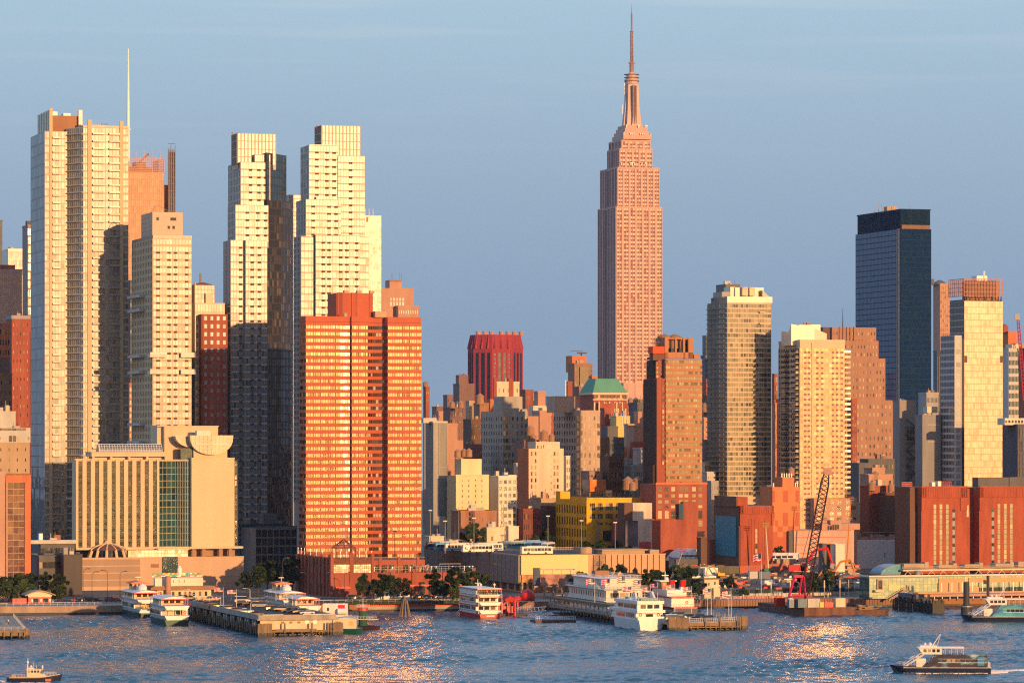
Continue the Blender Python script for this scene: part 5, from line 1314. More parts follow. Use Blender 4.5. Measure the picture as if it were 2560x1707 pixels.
def navy_tower():
 b=Bld('office_tower','tall dark navy glass office tower with a black crown band','office tower',2251,2500)
 w=b.U(2328);L=b.V(2139);z,zc=b.Z(572),b.Z(525);c=MB();c.box(0,w,0,L,0,z);nv=wall('navy mullion',(.004,.034,.095),rough=.7,var=.1,spec=.1)
 W,S=[],[];h=150
 grid(b,c,front(0,w,0),z-h,z,20,40,.9,.86,.08,.06,wins=W);grid(b,c,left(0,6,L),z-h,z,30,40,.9,.86,.08,.06,wins=S)
 c.box(0,w,-.06,.1,0,z-h)
 b.part('wall',c,nv);windows(b,glass('navy pane w',[(4,(.002,.022,.085)),(2,(.003,.027,.10)),(.3,(.01,.035,.08))],.1,1.1,.02),100,'window',W);windows(b,glass('navy pane n',[(4,(.006,.05,.13)),(2,(.01,.06,.145))],.10,1.55,.012),100,'side_window',S)
 q=MB()
 for v in (5.2,3.4,1.4):q.box(-.5,.1,v,v+.7,0,z)
 b.part('corner_fin',q,M['steel'])
 q=MB();q.box(.8,w-.4,.8,L-1.5,z-.2,zc);
 for k in range(26):q.box(.8+(w-1.2)*k/26,.8+(w-1.2)*k/26+.3,.5,.8,z,zc)
 for k in range(40):q.box(.5,.8,1+(L-3)*k/40,1+(L-3)*k/40+.3,z,zc)
 q.box(.4,w-.1,.4,L-1,zc-.01,zc+.8);b.part('crown',q,wall('black louvre',(.004,.028,.075),rough=.7,spec=.1))
 q=MB();q.box(1.2,w-.6,.35,.6,b.Z(573),b.Z(562));b.part('crown_reflection',q,wall('painted reflection brown',(.16,.075,.04),rough=.5))  # brown strip painted for the orange reflection under the crown
 q=MB();u,v=2,L*.35;q.box(u,u+7,v,v+6,zc+.8,zc+4);q.tube((u-2,v+2,zc),(u-4,v+1,zc+6),.25,4)
 for k in range(5):q.tube((u,v+8+k*7,zc),(u,v+8+k*7,zc+(7 if k==1 else 2.5)),.15,4)
 q.tube((w*.45,8,zc),(w*.45,8,zc+6),.15,4);b.part('roof_plant',q,M['tan'])
navy_tower()
b=block('apartment_tower','pink tower with balcony columns between the navy tower and the gold glass tower',2333,2375,712,2750,'pink',L=20,win=(5,20,.4,.6,70),gm='g_blind')
q=MB();u=b.U(2352,6);q.lathe(u,8,[(5.5,b.z),(4.2,b.Z(705)),(1,b.Z(699))],14);q.box(b.U(2331),b.U(2338),2,5,b.z,b.Z(697));b.part('roof_cap',q,M['dkgrey'])
b=block('office_block','far dark glass block filling the gap left of the gold glass tower',2333,2356,880,2400,'g_navy',L=14,win=(3,1,.5,.9,40),gm='g_blue')
def gold_tower():
 b=Bld('apartment_tower','gold mirrored glass tower under a bronze open lattice crown','apartment tower',2411,1720)
 w=b.U(2507);z=b.Z(752);L=min(b.V(2375),40);c=MB();c.box(0,w,0,L,0,z);W,S=[],[];zb=b.Z(1215);nz=29
 grid(b,c,front(0,w,0),zb,z,22,nz,.94,.88,.07,.06,wins=W,piers=True);grid(b,c,left(0,0,L),zb,z,10,nz,.9,.85,.08,.06,wins=S)
 b.part('wall',c,wall('gold mullion',(.5,.38,.22),rough=.4));windows(b,glass('gold mirror glass',[(4,(.50,.39,.22)),(3,(.55,.44,.26)),(2,(.44,.33,.18))],.24,1.75,.02),100,'window',W);windows(b,M['g_navy'],80,'side_window',S)
 V=[(front(0,w,0),a,d,b.Z(906),b.Z(889)) for a,d in ((0.05,b.U(2418)),(b.U(2500),w-.05))];windows(b,M['dkbrown'],4,'vent',V,t=.12)
 q=MB();z0,z1=b.Z(740),b.Z(697);u0,u1=-.3,w-.2;v1=L+1
 for face,n in ((front(u0,u1,-.2),13),(left(u0,-.2,v1),8)):
  for k in range(n+1):fbox(q,face,face[3]*k/n-.14,face[3]*k/n+.14,z0,z1,-.25,0)
  for k in range(5):fbox(q,face,0,face[3],z0+(z1-z0)*k/4-.12,z0+(z1-z0)*k/4+.12,-.2,.04)
  for k in range(17):fbox(q,face,0,face[3],z0+(z1-z0)*k/16-.04,z0+(z1-z0)*k/16+.04,-.12,-.05)
 b.part('lattice_crown',q,wall('bronze lattice',(.40,.17,.10),rough=.5))
 q=MB();q.box(b.U(2420,4),b.U(2500,4),5,L-6,z,b.Z(700));b.part('plant_room',q,wall('dusk brown',(.34,.17,.12)))
 q=MB()
 for p in (2414,2440,2462,2480,2497,2504):q.box(b.U(p),b.U(p+2),.6,1.2,z,z0)
 q.box(0,w,1.5,L,z-.05,z+.6);b.part('crown_post',q,M['dark'])
 q=MB();q.box(b.U(2442,8),b.U(2468,8),8,14,b.Z(700),b.Z(687));q.tube((b.U(2460,8),8,b.Z(700)),(b.U(2460,8),8,b.Z(675)),.5,6);b.part('roof_plant',q,M['whitep'])
 # lower grey wing
 b2=Bld('apartment_tower','grey banded lower tower with a cream edge joined to the gold glass tower','apartment tower',2387,1690)
 w=b2.U(2404);z=b2.Z(838);L=min(b2.V(2352),34);c=MB();c.box(0,w,0,L,0,z);zb=b2.Z(1215);W,S=[],[]
 grid(b2,c,front(0,w,0),zb,z,1,23,.66,.74,.14,.1,wins=W);grid(b2,c,left(0,0,L),zb,z,9,23,.86,.66,.2,.15,wins=S)
 b2.part('wall',c,M['ltgrey']);windows(b2,M['g_gold'],30,'window',W);windows(b2,glass('mauve glass',[(3,(.05,.045,.06)),(1,(.09,.08,.1))],.15,1.7),100,'side_window',S)
 q=MB();q.box(w+.1,b2.U(2411),.2,8,0,z-2);b2.part('joint_wall',q,M['dark'])
gold_tower()
b=block('apartment_tower','teal gridded glass block at the right edge behind the gold glass tower',2505,2546,872,1900,'ltgrey',L=20,win=(7,14,.75,.6,60),gm='g_teal',cap=.4);addbox(b,'plant_room',2530,2548,860,872,3,8,'cream')
b=block('brick_block','orange lit roof block with a tank right of the gold glass tower',2506,2542,830,2100,'orange',L=12,cap=.5);
q=MB();q.lathe(b.U(2513,3),4,[(2.2,b.z),(2.2,b.Z(815)),(.2,b.Z(809))],12);b.part('roof_tank',q,M['redbrick'])
b=block('brick_block','red brown tower strip at the right edge of the view',2546,2600,868,1950,'redbrick',L=14,win=(5,12,.35,.4,60));addbox(b,'cornice',2540,2600,858,870,-1,6,'pink')
b=block('office_block','dark gridded block with a white attic band at the right edge',2506,2620,1062,1650,wall('dark violet panel',(.10,.10,.13)),L=16,win=(12,6,.7,.75,36),gm='g_blue',cap=.4);addbox(b,'attic',2512,2620,1045,1062,3,8,'white');flats(b,[(2520+8*k,2525+8*k,1050,1057) for k in range(6)],'g_dark','attic_window',t=-2.9)
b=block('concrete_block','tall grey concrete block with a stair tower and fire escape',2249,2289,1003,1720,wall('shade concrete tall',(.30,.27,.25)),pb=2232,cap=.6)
q=MB()
for k in range(8):
 za=8+k*7.2;u0,u1=b.U(2263),b.U(2286);q.tube((u0,-1.2,za),(u1,-1.2,za+3.6),.25,4);q.tube((u1,-1.2,za+3.6),(u0,-1.2,za+7.2),.25,4)
 for z_ in (za,za+3.6):q.box(u0,u1,-1.6,-.1,z_-.12,z_)
b.part('fire_escape',q,M['dark'])
flats(b,[(2267+7*k,2272+7*k,y,y+9) for k in range(3) for y in (1075,1092)],'g_dark','window')
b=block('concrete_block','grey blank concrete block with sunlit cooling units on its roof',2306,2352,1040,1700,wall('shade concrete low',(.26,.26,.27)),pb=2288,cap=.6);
q=MB();q.box(b.U(2318,3),b.U(2330,3),3,8,b.z+1.5,b.Z(1016));q.box(b.U(2331,3),b.U(2344,3),3,8,b.z+1.5,b.Z(1016));b.part('cooling_unit',q,M['cream'])
flats(b,[(2319,2352,1060,1063),(2319,2352,1100,1103),(2319,2352,1104,1106)],'grey','concrete_band')
b=block('office_block','far pale office block with a row of windows above the cooling units',2296,2346,985,2000,'grey',L=12,win=(9,3,.4,.5,16),gm='g_dark')
for lab,p0,p1,yt,Y,m,win in (
  ('dark shaded block behind the white framed roof loft',2150,2236,1150,1690,'dkgrey',(8,3,.4,.4,14)),
  ('dark blue grey gabled block right of the balconied cream tower',2128,2176,1160,1680,'dkgrey',None),
  ('white framed roof loft with sunlit brick panels',2150,2232,1188,1640,'pink',(4,1,.4,.6,8)),
  ('sunlit pink stair head above the white framed roof loft',2160,2212,1172,1655,'pink',None),
  ('dark brick block carrying a water tank below the white framed loft',2150,2222,1217,1585,'redbrick',None),
  ('dark brown block behind the cream walled windowed block',2196,2242,1235,1575,'dkbrown',None),
  ('gridded brown glass block with a sunlit side left of the big brick plant',2238,2275,1222,1605,'tan',(3,7,.5,.6,26))):
 b=block('loft_block',lab,p0,p1,yt,Y,m,L=10,win=win,gm='g_blind',nwin=40,cap=.6)
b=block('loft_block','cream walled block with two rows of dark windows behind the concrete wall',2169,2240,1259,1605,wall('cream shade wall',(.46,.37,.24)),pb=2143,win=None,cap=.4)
flats(b,[(p,p+5,y,y+9) for y in (1266,1283,1299) for p in (2173,2185,2197,2209)],'g_dark','window')
def plant():
 b=Bld('industrial_building','massive red brick plant of two towers with tall green window strips','industrial building',2303,1520)
 br=wall('deep red brick',(.36,.085,.045),var=.17,scale=.5,fine=.12);z=b.Z(1217);w=b.U(2417);us,ue=b.U(2448,2),b.U(2600,2);L=20;c=MB()
 c.box(0,w,0,L,0,z);c.box(us,ue,2,L,0,z-.4);c.box(w,us,8,L,0,z-.8)
 def rib(u0,u1,v):
  # raised frame: corner piers and ribbed attic
  c.box(u0,u0+(b.U(2314)-b.U(2303)),v-.5,v+.1,b.Z(1276),z);c.box(u1-3,u1,v-.5,v+.1,b.Z(1276),z);c.box(u0,u1,v-.5,v+.1,b.Z(1244),z-.1)
  for k in range(20):uu=u0+(u1-u0)*k/20;c.box(uu,uu+.25,v-.62,v-.4,b.Z(1243),z-.3)
  c.box(u0-.1,u1+.1,v-.7,v+.2,z-.4,z+.3)
 rib(0,w,0);rib(us,ue,2)
 b.part('wall',c,br)
 q=MB();q.box(b.U(2270,6),-.02,4,L,0,z-.1);b.part('shaded_wing',q,M['dkbrown'])
 W=[]
 for u0,v,ps in ((0,0,(2334,2349,2365)),(us,2,(2494,2510,2525))):
  for p in ps:
   n=12;a=b.U(p,v);zz0,zz1=b.Z(1413),b.Z(1260)
   for k in range(n):W.append((front(u0,u0+60,v),a-u0,a-u0+1.15,zz0+(zz1-zz0)*k/n+.1,zz0+(zz1-zz0)*(k+1)/n-.1))
 windows(b,glass('olive strip glass',[(4,(.22,.22,.12)),(2,(.27,.26,.14)),(1,(.42,.38,.18))],.3,1.5,.02),100,'window',W,t=.04)
 W=[]
 for u0,v,p in ((0,0,2381),(us,2,2479)):
  for k in range(7):a=b.U(p,v);W.append((front(u0,u0+60,v),a-u0,a-u0+1.15,b.Z(1280+k*21.6),b.Z(1273+k*21.6)))
 windows(b,M['g_teal'],20,'small_window',W,t=.04)
 q=MB()
 for k in range(7):
  for u0,v,p in ((0,0,2381),(us,2,2479)):a=b.U(p,v);q.box(a,a+1.15,v-.05,v+.02,b.Z(1293.5+k*21.6),b.Z(1281+k*21.6))
 b.part('louvre_panel',q,M['grey'])
 W=[(front(b.U(2270,6),0,4),2.6,3.6,1,b.Z(1260)),(front(w,us,8),1.5,2.4,1,b.Z(1300))];windows(b,M['g_teal'],4,'strip_window',W,t=.04)
 q=MB();q.box(w+.2,w+2.6,4,8,b.Z(1293),b.Z(1264));b.part('glass_bridge',q,M['g_green'])
 q=MB();v=12;
 for p0,p1,y in ((2322,2378,1205),(2255,2280,1206)):
  for y_ in (y,y+5,y+10):q.box(b.U(p0,v),b.U(p1,v),v,v+.1,b.Z(y_)-.05,b.Z(y_)+.1)
  for k in range(12):p=p0+(p1-p0)*k/11;q.box(b.U(p,v)-.07,b.U(p,v)+.07,v,v+.1,z,b.Z(y))
 b.part('roof_rail',q,M['redp'])
 q=MB();q.box(b.U(2443,14),b.U(2600,14),13,19,z-1,b.Z(1195));q.box(b.U(2520,14),b.U(2600,14),12.5,13,z,b.Z(1194));b.part('roof_house',q,M['dkgrey'])
 q=MB();q.box(b.U(2330,10),b.U(2338,10),10,13,z,z+1.8);q.box(b.U(2345,10),b.U(2353,10),10,13,z,z+2.2);b.part('rooftop_unit',q,M['whitep'])
plant()
def concrete_wall():
 b=Bld('concrete_building','bare pale grey concrete walled building under construction with red guard rails on top','concrete building',2112,1560)
 u1,w=b.U(2217),b.U(2254);z=b.Z(1350);c=MB();c.box(0,u1,0,16,2.0,z);c.box(u1,w,.2,16,2.0,z-.3);c.box(1,w-.5,1,15,0,2.1)
 b.part('wall',c,wall('bare concrete',(.78,.79,.80),var=.08,scale=.2))
 q=MB()
 for k in range(14):q.box(b.U(2112+k*10.8),b.U(2112+k*10.8)+.1,.4,.5,z,z+1.5)
 for h in (.5,1,1.5):q.box(0,w,.4,.5,z+h-.04,z+h+.04)
 b.part('guard_rail',q,M['redp'])
 q=MB();rr=random.Random(4)
 for k in range(60):u=rr.uniform(1,w-1);v=rr.uniform(2,14);q.box(u,u+rr.uniform(.5,4),v,v+.4,z,z+rr.uniform(.3,2.6))
 b.part('deck_clutter',q,M['tan'],kind='stuff')
 q=MB();q.tube((b.U(2215,10),10,z+4.2),(b.U(2262,10),10,z+4.2),.5,8);q.box(b.U(2160,9),b.U(2262,9),8,14,z+2.8,z+3.1);b.part('duct',q,M['steel'])
 W=[(front(0,u1,0),b.U(p)-0,b.U(p)+l,b.Z(y+h),b.Z(y)) for p,y,l,h in ((2134,1369,.5,4),(2126,1404,.4,4),(2134,1403,.4,4),(2211,1382,.4,13))];windows(b,M['dark'],6,'opening',W,t=.03)
 q=MB();u=w+.3
 for k in range(5):
  for j in range(2):q.box(u+j*2,u+j*2+.3,1,1.3,0,z-1)
  q.box(u,u+2.3,1,1.2,k*2.6,k*2.6+.2)
 b.part('scaffold',q,M['steel'])
concrete_wall()
def chequer():
 b=Bld('brick_building','orange painted brick building with a red chequered pattern under a water tank','brick building',1931,1480)
 w=b.U(1998);z=b.Z(1217);c=MB();c.box(0,w,0,14,0,z);c.box(b.U(1957),b.U(1986),.3,10,z-.5,b.Z(1193));b.part('wall',c,wall('orange painted brick',(.58,.21,.09),var=.12))
 W=[]
 fc=front(0,w,0)
 for y0,y1,ps in ((1226,1255,((1931.5,1937),(1957,1970),(1989,1997))),(1281,1300,((1931.5,1937),(1957,1970),(1989,1997))),(1300,1315,((1937,1945),(1957,1970),(1988,1997))),(1315,1329,((1944,1957),(1970,1983))),(1329,1342,((1931.5,1944),(1957,1970))),(1342,1385,((1931.5,1997),))):
  for p0,p1 in ps:W.append((fc,b.U(p0),b.U(p1),b.Z(y1),b.Z(y0)))
 windows(b,wall('red painted brick',(.46,.12,.065),var=.08),30,'painted_panel',W,t=.03)
 q=MB()
 for p in (1956,1962,1968,1974,1980,1935,1990,1995):yb=1193 if 1955<p<1986 else 1217;q.box(b.U(p),b.U(p)+.4,1,1.3,b.Z(yb),b.Z(yb-10))
 b.part('cell_antenna',q,M['whitep'])
chequer()
def vent_tower():
 b=Bld('industrial_building','windowless red brick vent building with a blank teal billboard on its dark side','industrial building',1851,1415)
 br=wall('deep red brick',(.36,.085,.045),var=.17,scale=.5,fine=.12);w=b.U(1932);z=b.Z(1264);L=min(b.V(1787),40);c=MB();c.box(0,w,0,L,0,z)
 c.box(-.3,b.U(1858),-.5,.1,b.Z(1313),z);c.box(b.U(1928),w+.2,-.5,.1,b.Z(1313),z);c.box(-.3,w+.2,-.5,.1,b.Z(1284),z)
 for k in range(14):c.box(w*k/14,w*k/14+.25,-.65,-.4,b.Z(1283),z-.3)
 for p in (1872,1879,1886,1897,1905,1911):c.box(b.U(p),b.U(p)+.35,-.15,.02,b.Z(1400),b.Z(1296))
 c.box(-.2,w+.1,-.12,.02,b.Z(1402),b.Z(1401));
 b.part('wall',c,br)
 q=MB();q.box(-.5,b.U(1874),2,L-2,z-.2,b.Z(1242));b.part('upper_block',q,br)
 q=MB();q.box(-.45,.05,.4,L,0,z-.05);q.box(-.9,-.4,2.2,L-2,z-.5,b.Z(1241));b.part('side_shade_skin',q,M['dkbrown'])  # thin dark skin added to colour the shade on the north brick face
 q=MB();va,vb=b.V(1842,-.5),b.V(1791,-.5);q.box(-.85,-.5,va,vb,b.Z(1391,0,va),b.Z(1291,0,va));b.part('billboard',q,wall('teal billboard',(.004,.22,.34),var=.03,rough=.5))
 W=[(front(0,w,0),b.U(1888),b.U(1893),b.Z(1322+k*12.5+11),b.Z(1322+k*12.5)) for k in range(6)];windows(b,M['g_blind'],8,'window',W,t=.04)
vent_tower()
def low_pink():
 b=Bld('low_building','low rosy building with red stripes and a glazed roof pavilion behind the crane','low building',1985,1480)
 w=b.U(2135);z=b.Z(1325);c=MB();c.box(0,w,0,16,0,z);b.part('wall',c,wall('rosy stucco',(.54,.36,.29),var=.15));
 q=MB()
 for y in (1326,1343,1361,1382):q.box(-.1,b.U(2128 if y<1340 else 2115),-.08,.02,b.Z(y)-.14,b.Z(y)+.14)
 b.part('red_stripe',q,M['redp'])
 q=MB();q.box(b.U(1974),-.02,.8,15,0,z-.3);b.part('dark_side_wall',q,M['dkgrey'])
 q=MB();q.box(b.U(2055,4),b.U(2150,4),4,12,z,b.Z(1310));q.box(b.U(2075,3),b.U(2101,3),2.5,6,b.Z(1312),b.Z(1301));b.part('roof_pavilion',q,M['pink'])
 W=[(front(0,w,2.4),b.U(2077+p*6,2.4),b.U(2082+p*6,2.4),b.Z(1323),b.Z(1313)) for p in range(4)];windows(b,M['g_dark'],6,'window',W,t=1.6)
 block('low_building','small dark house with two windows behind the crane boom',2046,2066,1360,1400,M['dkgrey'],L=8,win=(2,1,.3,.5,6),cap=.3)
 block('low_building','pale wall house with a dark tank roof right of the crane boom',2074,2112,1361,1405,M['white'],L=8,cap=.3)
 block('low_building','dark narrow facade building right of the small dark house behind the crane',2066,2078,1362,1402,M['dkbrown'],L=8,cap=.3)
 block('brick_block','small dark brick shed at the foot of the long blank brick wall',1742,1768,1345,1430,M['dkbrown'],L=8,cap=.3)
 block('brick_block','small red brick shed beside the vent building',1764,1790,1350,1440,M['redbrick'],L=8,cap=.3)
low_pink()
# ================================================================== water, ground, roads
SH_D=(math.cos(R(11.6)),math.sin(R(11.6)));SH_N=(-SH_D[1],SH_D[0])
def shore(s,off):return (-175+SH_D[0]*s+SH_N[0]*off,1264+SH_D[1]*s+SH_N[1]*off)
def SP(px,off):
 """Point on the line parallel to the river wall, off metres inland, seen in column px."""
 t=(px-1280)/F;x0,y0=shore(0,off);s=(t*y0-x0)/(SH_D[0]-t*SH_D[1]);return shore(s,off)
def G(px,py,z=3.0):Y=GY(py,z);return (WX(px,Y),Y,z)

def water():
 xs=np.concatenate([np.array([-2550,-1500,-1000,-500,-300]),np.arange(-215,215.1,.5),np.array([300,500,1000,1500,2550])])
 ys=np.concatenate([np.array([-600,-200,200,600,800]),np.arange(870,1345,.7),np.array([1500,2000])])
 X_,Y_=np.meshgrid(xs,ys);rs=np.random.RandomState(5)
 Zw=np.zeros_like(X_)
 for i in range(64):
  lam=1.7*(1.034**i) if i<56 else rs.uniform(14,30)
  k=2*math.pi/lam;a=rs.normal(R(-75),.8);amp=.0195*lam**.5*rs.uniform(.6,1.2)*(.35 if i>=56 else 1)
  Zw+=amp*np.sin(k*(X_*math.cos(a)+Y_*math.sin(a))+rs.uniform(0,6.28))
 # gusts: calmer and rougher patches; long wakes
 gust=.62+.38*np.sin(X_*.021+Y_*.011+1)*np.sin(Y_*.034-X_*.008)+.25*np.sin(X_*.05-Y_*.06)
 Zw*=np.clip(gust,.3,1.3)
 for (y0,sl,a,w) in ((948,.02,.2,2.6),(931,-.03,.2,3.0),(985,.05,.13,3.5),(1012,-.02,.1,3),(1048,.03,.1,4),(918,.04,.16,2.5)):
  d=Y_-(y0+sl*X_);Zw+=a*np.exp(-(d/w)**2)*np.sin(d*.9)
 edge=np.clip((215-np.abs(X_))/15,0,1)*np.clip((Y_-870)/15,0,1)*np.clip((1345-Y_)/5,0,1)
 Zw*=edge
 ny,nx=X_.shape;v=np.stack([X_,Y_,Zw],-1).reshape(-1,3).astype(np.float32)
 i=np.arange(ny*nx).reshape(ny,nx);q=np.stack([i[:-1,:-1],i[:-1,1:],i[1:,1:],i[1:,:-1]],-1).reshape(-1,4).astype(np.int32)
 me=bpy.data.meshes.new('water');me.vertices.add(len(v));me.vertices.foreach_set('co',v.ravel())
 me.loops.add(q.size);me.loops.foreach_set('vertex_index',q.ravel());me.polygons.add(len(q))
 me.polygons.foreach_set('loop_start',np.arange(0,q.size,4,dtype=np.int32));me.update(calc_edges=True)
 me.polygons.foreach_set('use_smooth',np.ones(len(q),bool))
 m,nt,p=newmat('river water');n=nt.nodes;L=nt.links.new
 p.inputs['Base Color'].default_value=(.012,.10,.175,1);p.inputs['Roughness'].default_value=.14;p.inputs['IOR'].default_value=1.33
 g=n.new('ShaderNodeNewGeometry')
 z=n.new('ShaderNodeTexNoise');z.inputs['Scale'].default_value=2.2;z.inputs['Detail'].default_value=4;L(g.outputs['Position'],z.inputs['Vector'])
 b=n.new('ShaderNodeBump');b.inputs['Strength'].default_value=.8;b.inputs['Distance'].default_value=.15;L(z.outputs[0],b.inputs['Height']);L(b.outputs[0],p.inputs['Normal'])
 me.materials.append(m);o=bpy.data.objects.new('water',me);COL.objects.link(o);tag(o,kind='structure')
water()
def sheet(name,pts,z,m,kind='structure'):
 q=MB();i=0;q.v=[(x,y,z) for x,y in pts];q.f=[tuple(range(len(pts)))];q.m=[0]
 o=q.build(name,m);tag(o,kind=kind);return o
sheet('ground',[shore(-2300,.9),shore(2650,.9),(2500,3850),(-2500,3850)],3.0,wall('city ground',(.14,.13,.12),var=.2,scale=.05,streak=False))
sheet('promenade',[shore(-300,.9),shore(700,.9),shore(700,13),shore(-300,13)],3.004,wall('promenade paving',(.30,.26,.22),var=.12,scale=.3,streak=False))
sheet('verge',[shore(60,13),shore(175,13),shore(175,22),shore(60,22)],3.05,wall('dark grass',(.035,.055,.02),var=.4,scale=.6,streak=False))
sheet('road',[shore(-300,23),shore(700,23),shore(700,46),shore(-300,46)],3.008,M['asphalt'])
q=MB()
for k in range(60):
 for off in (29,40):
  a,c=shore(-100+k*9,off),shore(-97+k*9,off+.15);d,e=shore(-97+k*9,off),shore(-100+k*9,off+.15)
  q.quad((*a,3.012),(*d,3.012),(*c,3.012),(*e,3.012))
q2=MB()
o=q.build('road_markings',M['whitep']);tag(o,kind='structure')
b0,b1=shore(88,46),shore(100,46)
sheet('side_street',[b0,b1,(b1[0]-.292*300,b1[1]+.956*300),(b0[0]-.292*300,b0[1]+.956*300)],3.008,M['asphalt'])
def kerbs():
 q=MB()
 for off in (22.6,46.2):
  a,c=shore(-300,off),shore(700,off);d,e=shore(700,off+.35),shore(-300,off+.35)
  q.prism([a,c,d,e],2.9,3.14)
 o=q.build('kerb',M['ltgrey']);tag(o,kind='structure')
kerbs()
# river wall in stretches: stone, dark timber, red painted sheet piles
def river_wall():
 def run(name,s0,s1,z0,z1,t,m,label=None,ribs=0):
  q=MB();a,c,d,e=shore(s0,-t),shore(s1,-t),shore(s1,.95),shore(s0,.95);q.prism([a,c,d,e],z0,z1)
  for k in range(ribs):
   s=s0+(s1-s0)*k/ribs;a,c,d,e=shore(s,-t-.25),shore(s+(s1-s0)/ribs*.5,-t-.25),shore(s+(s1-s0)/ribs*.5,.1),shore(s,.1);q.prism([a,c,d,e],z0+.02,z1-.02)
  o=q.build(name,m);tag(o,kind='structure');return o
 run('river_wall',-300,110,-2,3.02,0,wall('granite river wall',(.40,.28,.20),var=.25,scale=.3));run('river_wall_foot',-300,700,-2,.75,.3,M['wetwood'])
 run('river_wall',110,124,-2,3.02,0,M['brown'])
 run('river_wall',124,180,-2,1.9,0,wall('wall concrete',(.40,.33,.26),var=.2));run('red_sheet_piling',124.2,160,1.9,3.1,.1,M['redp'],ribs=44)
 run('river_wall',160,212,-2,3.02,0,M['brown']);run('river_wall',212,330,-2,3.02,0,wall('rust sheet piling',(.30,.16,.10),var=.2),ribs=120);run('river_wall',330,700,-2,3.02,0,M['brown'])
 b=Bld.__new__(Bld)
 for s0,s1,lab in ((-40,65,'pale railing along the left promenade above the granite river wall'),(92,160,'white railing above the red sheet piling by the coach'),(212,262,'railing along the rusty river wall behind the crane barge')):
  o=thing('railing',lab,'railing',(0,0,0));q=MB();n=int((s1-s0)/2.5)
  for k in range(n+1):x,y=shore(s0+(s1-s0)*k/n,1.3);q.tube((x,y,3),(x,y,4.15),.05,4)
  q.build('post',M['whitep'],o,loc=None);q=MB()
  for z in (3.6,4.15):q.tube((*shore(s0,1.3),z),(*shore(s1,1.3),z),.045,4)
  q.build('rail',M['whitep'],o)
river_wall()
# building site: rising dirt ground
def site():
 P=[]
 q=MB();px0,px1=1672,2172;rows=[(1338,3.02),(1352,5.0),(1420,10.5),(1500,13),(1560,13)];n=40;rr=random.Random(2)
 for Y,z in rows:
  px1=2172 if Y<1400 else 2108
  for k in range(n+1):q.v.append((WX(px0+(px1-px0)*k/n,Y),Y,z+rr.uniform(-.25,.25)*(1 if z>4 else 0)))
 for r in range(len(rows)-1):
  for k in range(n):a=r*(n+1)+k;q.f.append((a,a+1,a+n+2,a+n+1));q.m.append(0)
 o=q.build('site_ground',wall('site dirt',(.17,.13,.10),var=.4,scale=.25,streak=False,fine=.2));tag(o,kind='structure')
site()
def SZ(Y):
 R_=[(1338,3.02),(1352,5.0),(1420,10.5),(1500,13),(1560,13)]
 for (a,za),(c,zc) in zip(R_,R_[1:]):
  if Y<=c:return za+(zc-za)*max(0,(Y-a))/(c-a)
 return 13

# ================================================================== bus depot
def depot():
 b=Bld('bus_depot','long ribbed concrete bus depot with a blank yellow billboard and rooftop parking','bus depot',1300,1375)
 w=b.U(1663);z=b.Z(1388);L=b.V(1063);m=wall('ribbed concrete panel',(.58,.36,.22),var=.06);c=MB();zb=b.Z(1455)
 c.prism([(0,0),(w,0),(w,62),(28,84),(28,L),(0,L)],zb,z);c.prism([(1.5,3),(w-1,1.5),(w-1,60),(27,82),(27,L-1),(1.5,L-1)],0,zb)
 n=24;nr=MB()
 for k in range(n):
  a=L*k/n;d=a+L/n*.86;nr.box(-.7,.05,a,d,b.Z(1459),z-.1)
  for j in range(1,4):nr.box(-.78,-.68,a+(d-a)*j/4,a+(d-a)*j/4+.25,b.Z(1459),z-.15)
 u1=b.U(1468)
 for k in range(13):a=u1+(w-u1)*k/13;c.box(a,a+(w-u1)/13-.35,-.6,.05,b.Z(1462),z-.1)
 c.box(-.3,w+.2,-.3,.3,z-.1,z+.25);c.box(-.3,.3,0,L,z-.1,z+.25)
 b.part('wall',c,m);b.part('side_rib_wall',nr,wall('shade grey ribbed panel',(.27,.245,.225),var=.08))  # greyer copy for the north ribs, their shade put into the colour
 q=MB();q.box(.2,u1,-1.0,-.1,b.Z(1436),z+.05);b.part('billboard',q,wall('blank yellow billboard',(.80,.62,.28),var=.02,rough=.6))
 q=MB();q.box(.5,u1-.4,-.8,-.1,b.Z(1455),b.Z(1437));b.part('banner',q,wall('orange streaked banner',(.62,.30,.13),var=.5,scale=.5,streak=False))
 for p in (1302,1316,1330,1360,1390,1420,1450):q=MB();q.box(b.U(p),b.U(p)+.9,-.2,1.5,0,zb);b.part('portal_column',q,M['tan'])
 W=[(left(1.5,3,L-1),L-4-k*9-7,L-4-k*9-1,.5,4.5) for k in range(8)];windows(b,M['dark'],10,'bay_door',W,t=.05)
 q=MB();q.box(.4,w-.4,.4,60,z+.0,z+.03);b.part('parking_deck',q,M['asphalt'])
 q=MB();v=14
 q.box(b.U(1452,v),b.U(1480,v),v,v+9,z,z+2.2);q.box(b.U(1505,8),b.U(1612,8),8,18,z,b.Z(1378,0,8));q.box(b.U(1503,8),b.U(1618,8),7,19,b.Z(1378,0,8),b.Z(1375,0,8));q.box(b.U(1625,6),b.U(1648,6),6,14,z,b.Z(1377,0,6));b.part('roof_house',q,M['tan'])
 q=MB()
 for k in range(30):q.box(b.U(1350+k*4.2,55),b.U(1350+k*4.2,55)+.1,55,55.1,z,z+1.1)
 q.box(b.U(1350,55),b.U(1476,55),55,55.1,z+1,z+1.15);b.part('roof_rail',q,M['steel'])
 return b,z+3
DEPOT,DECK=depot()
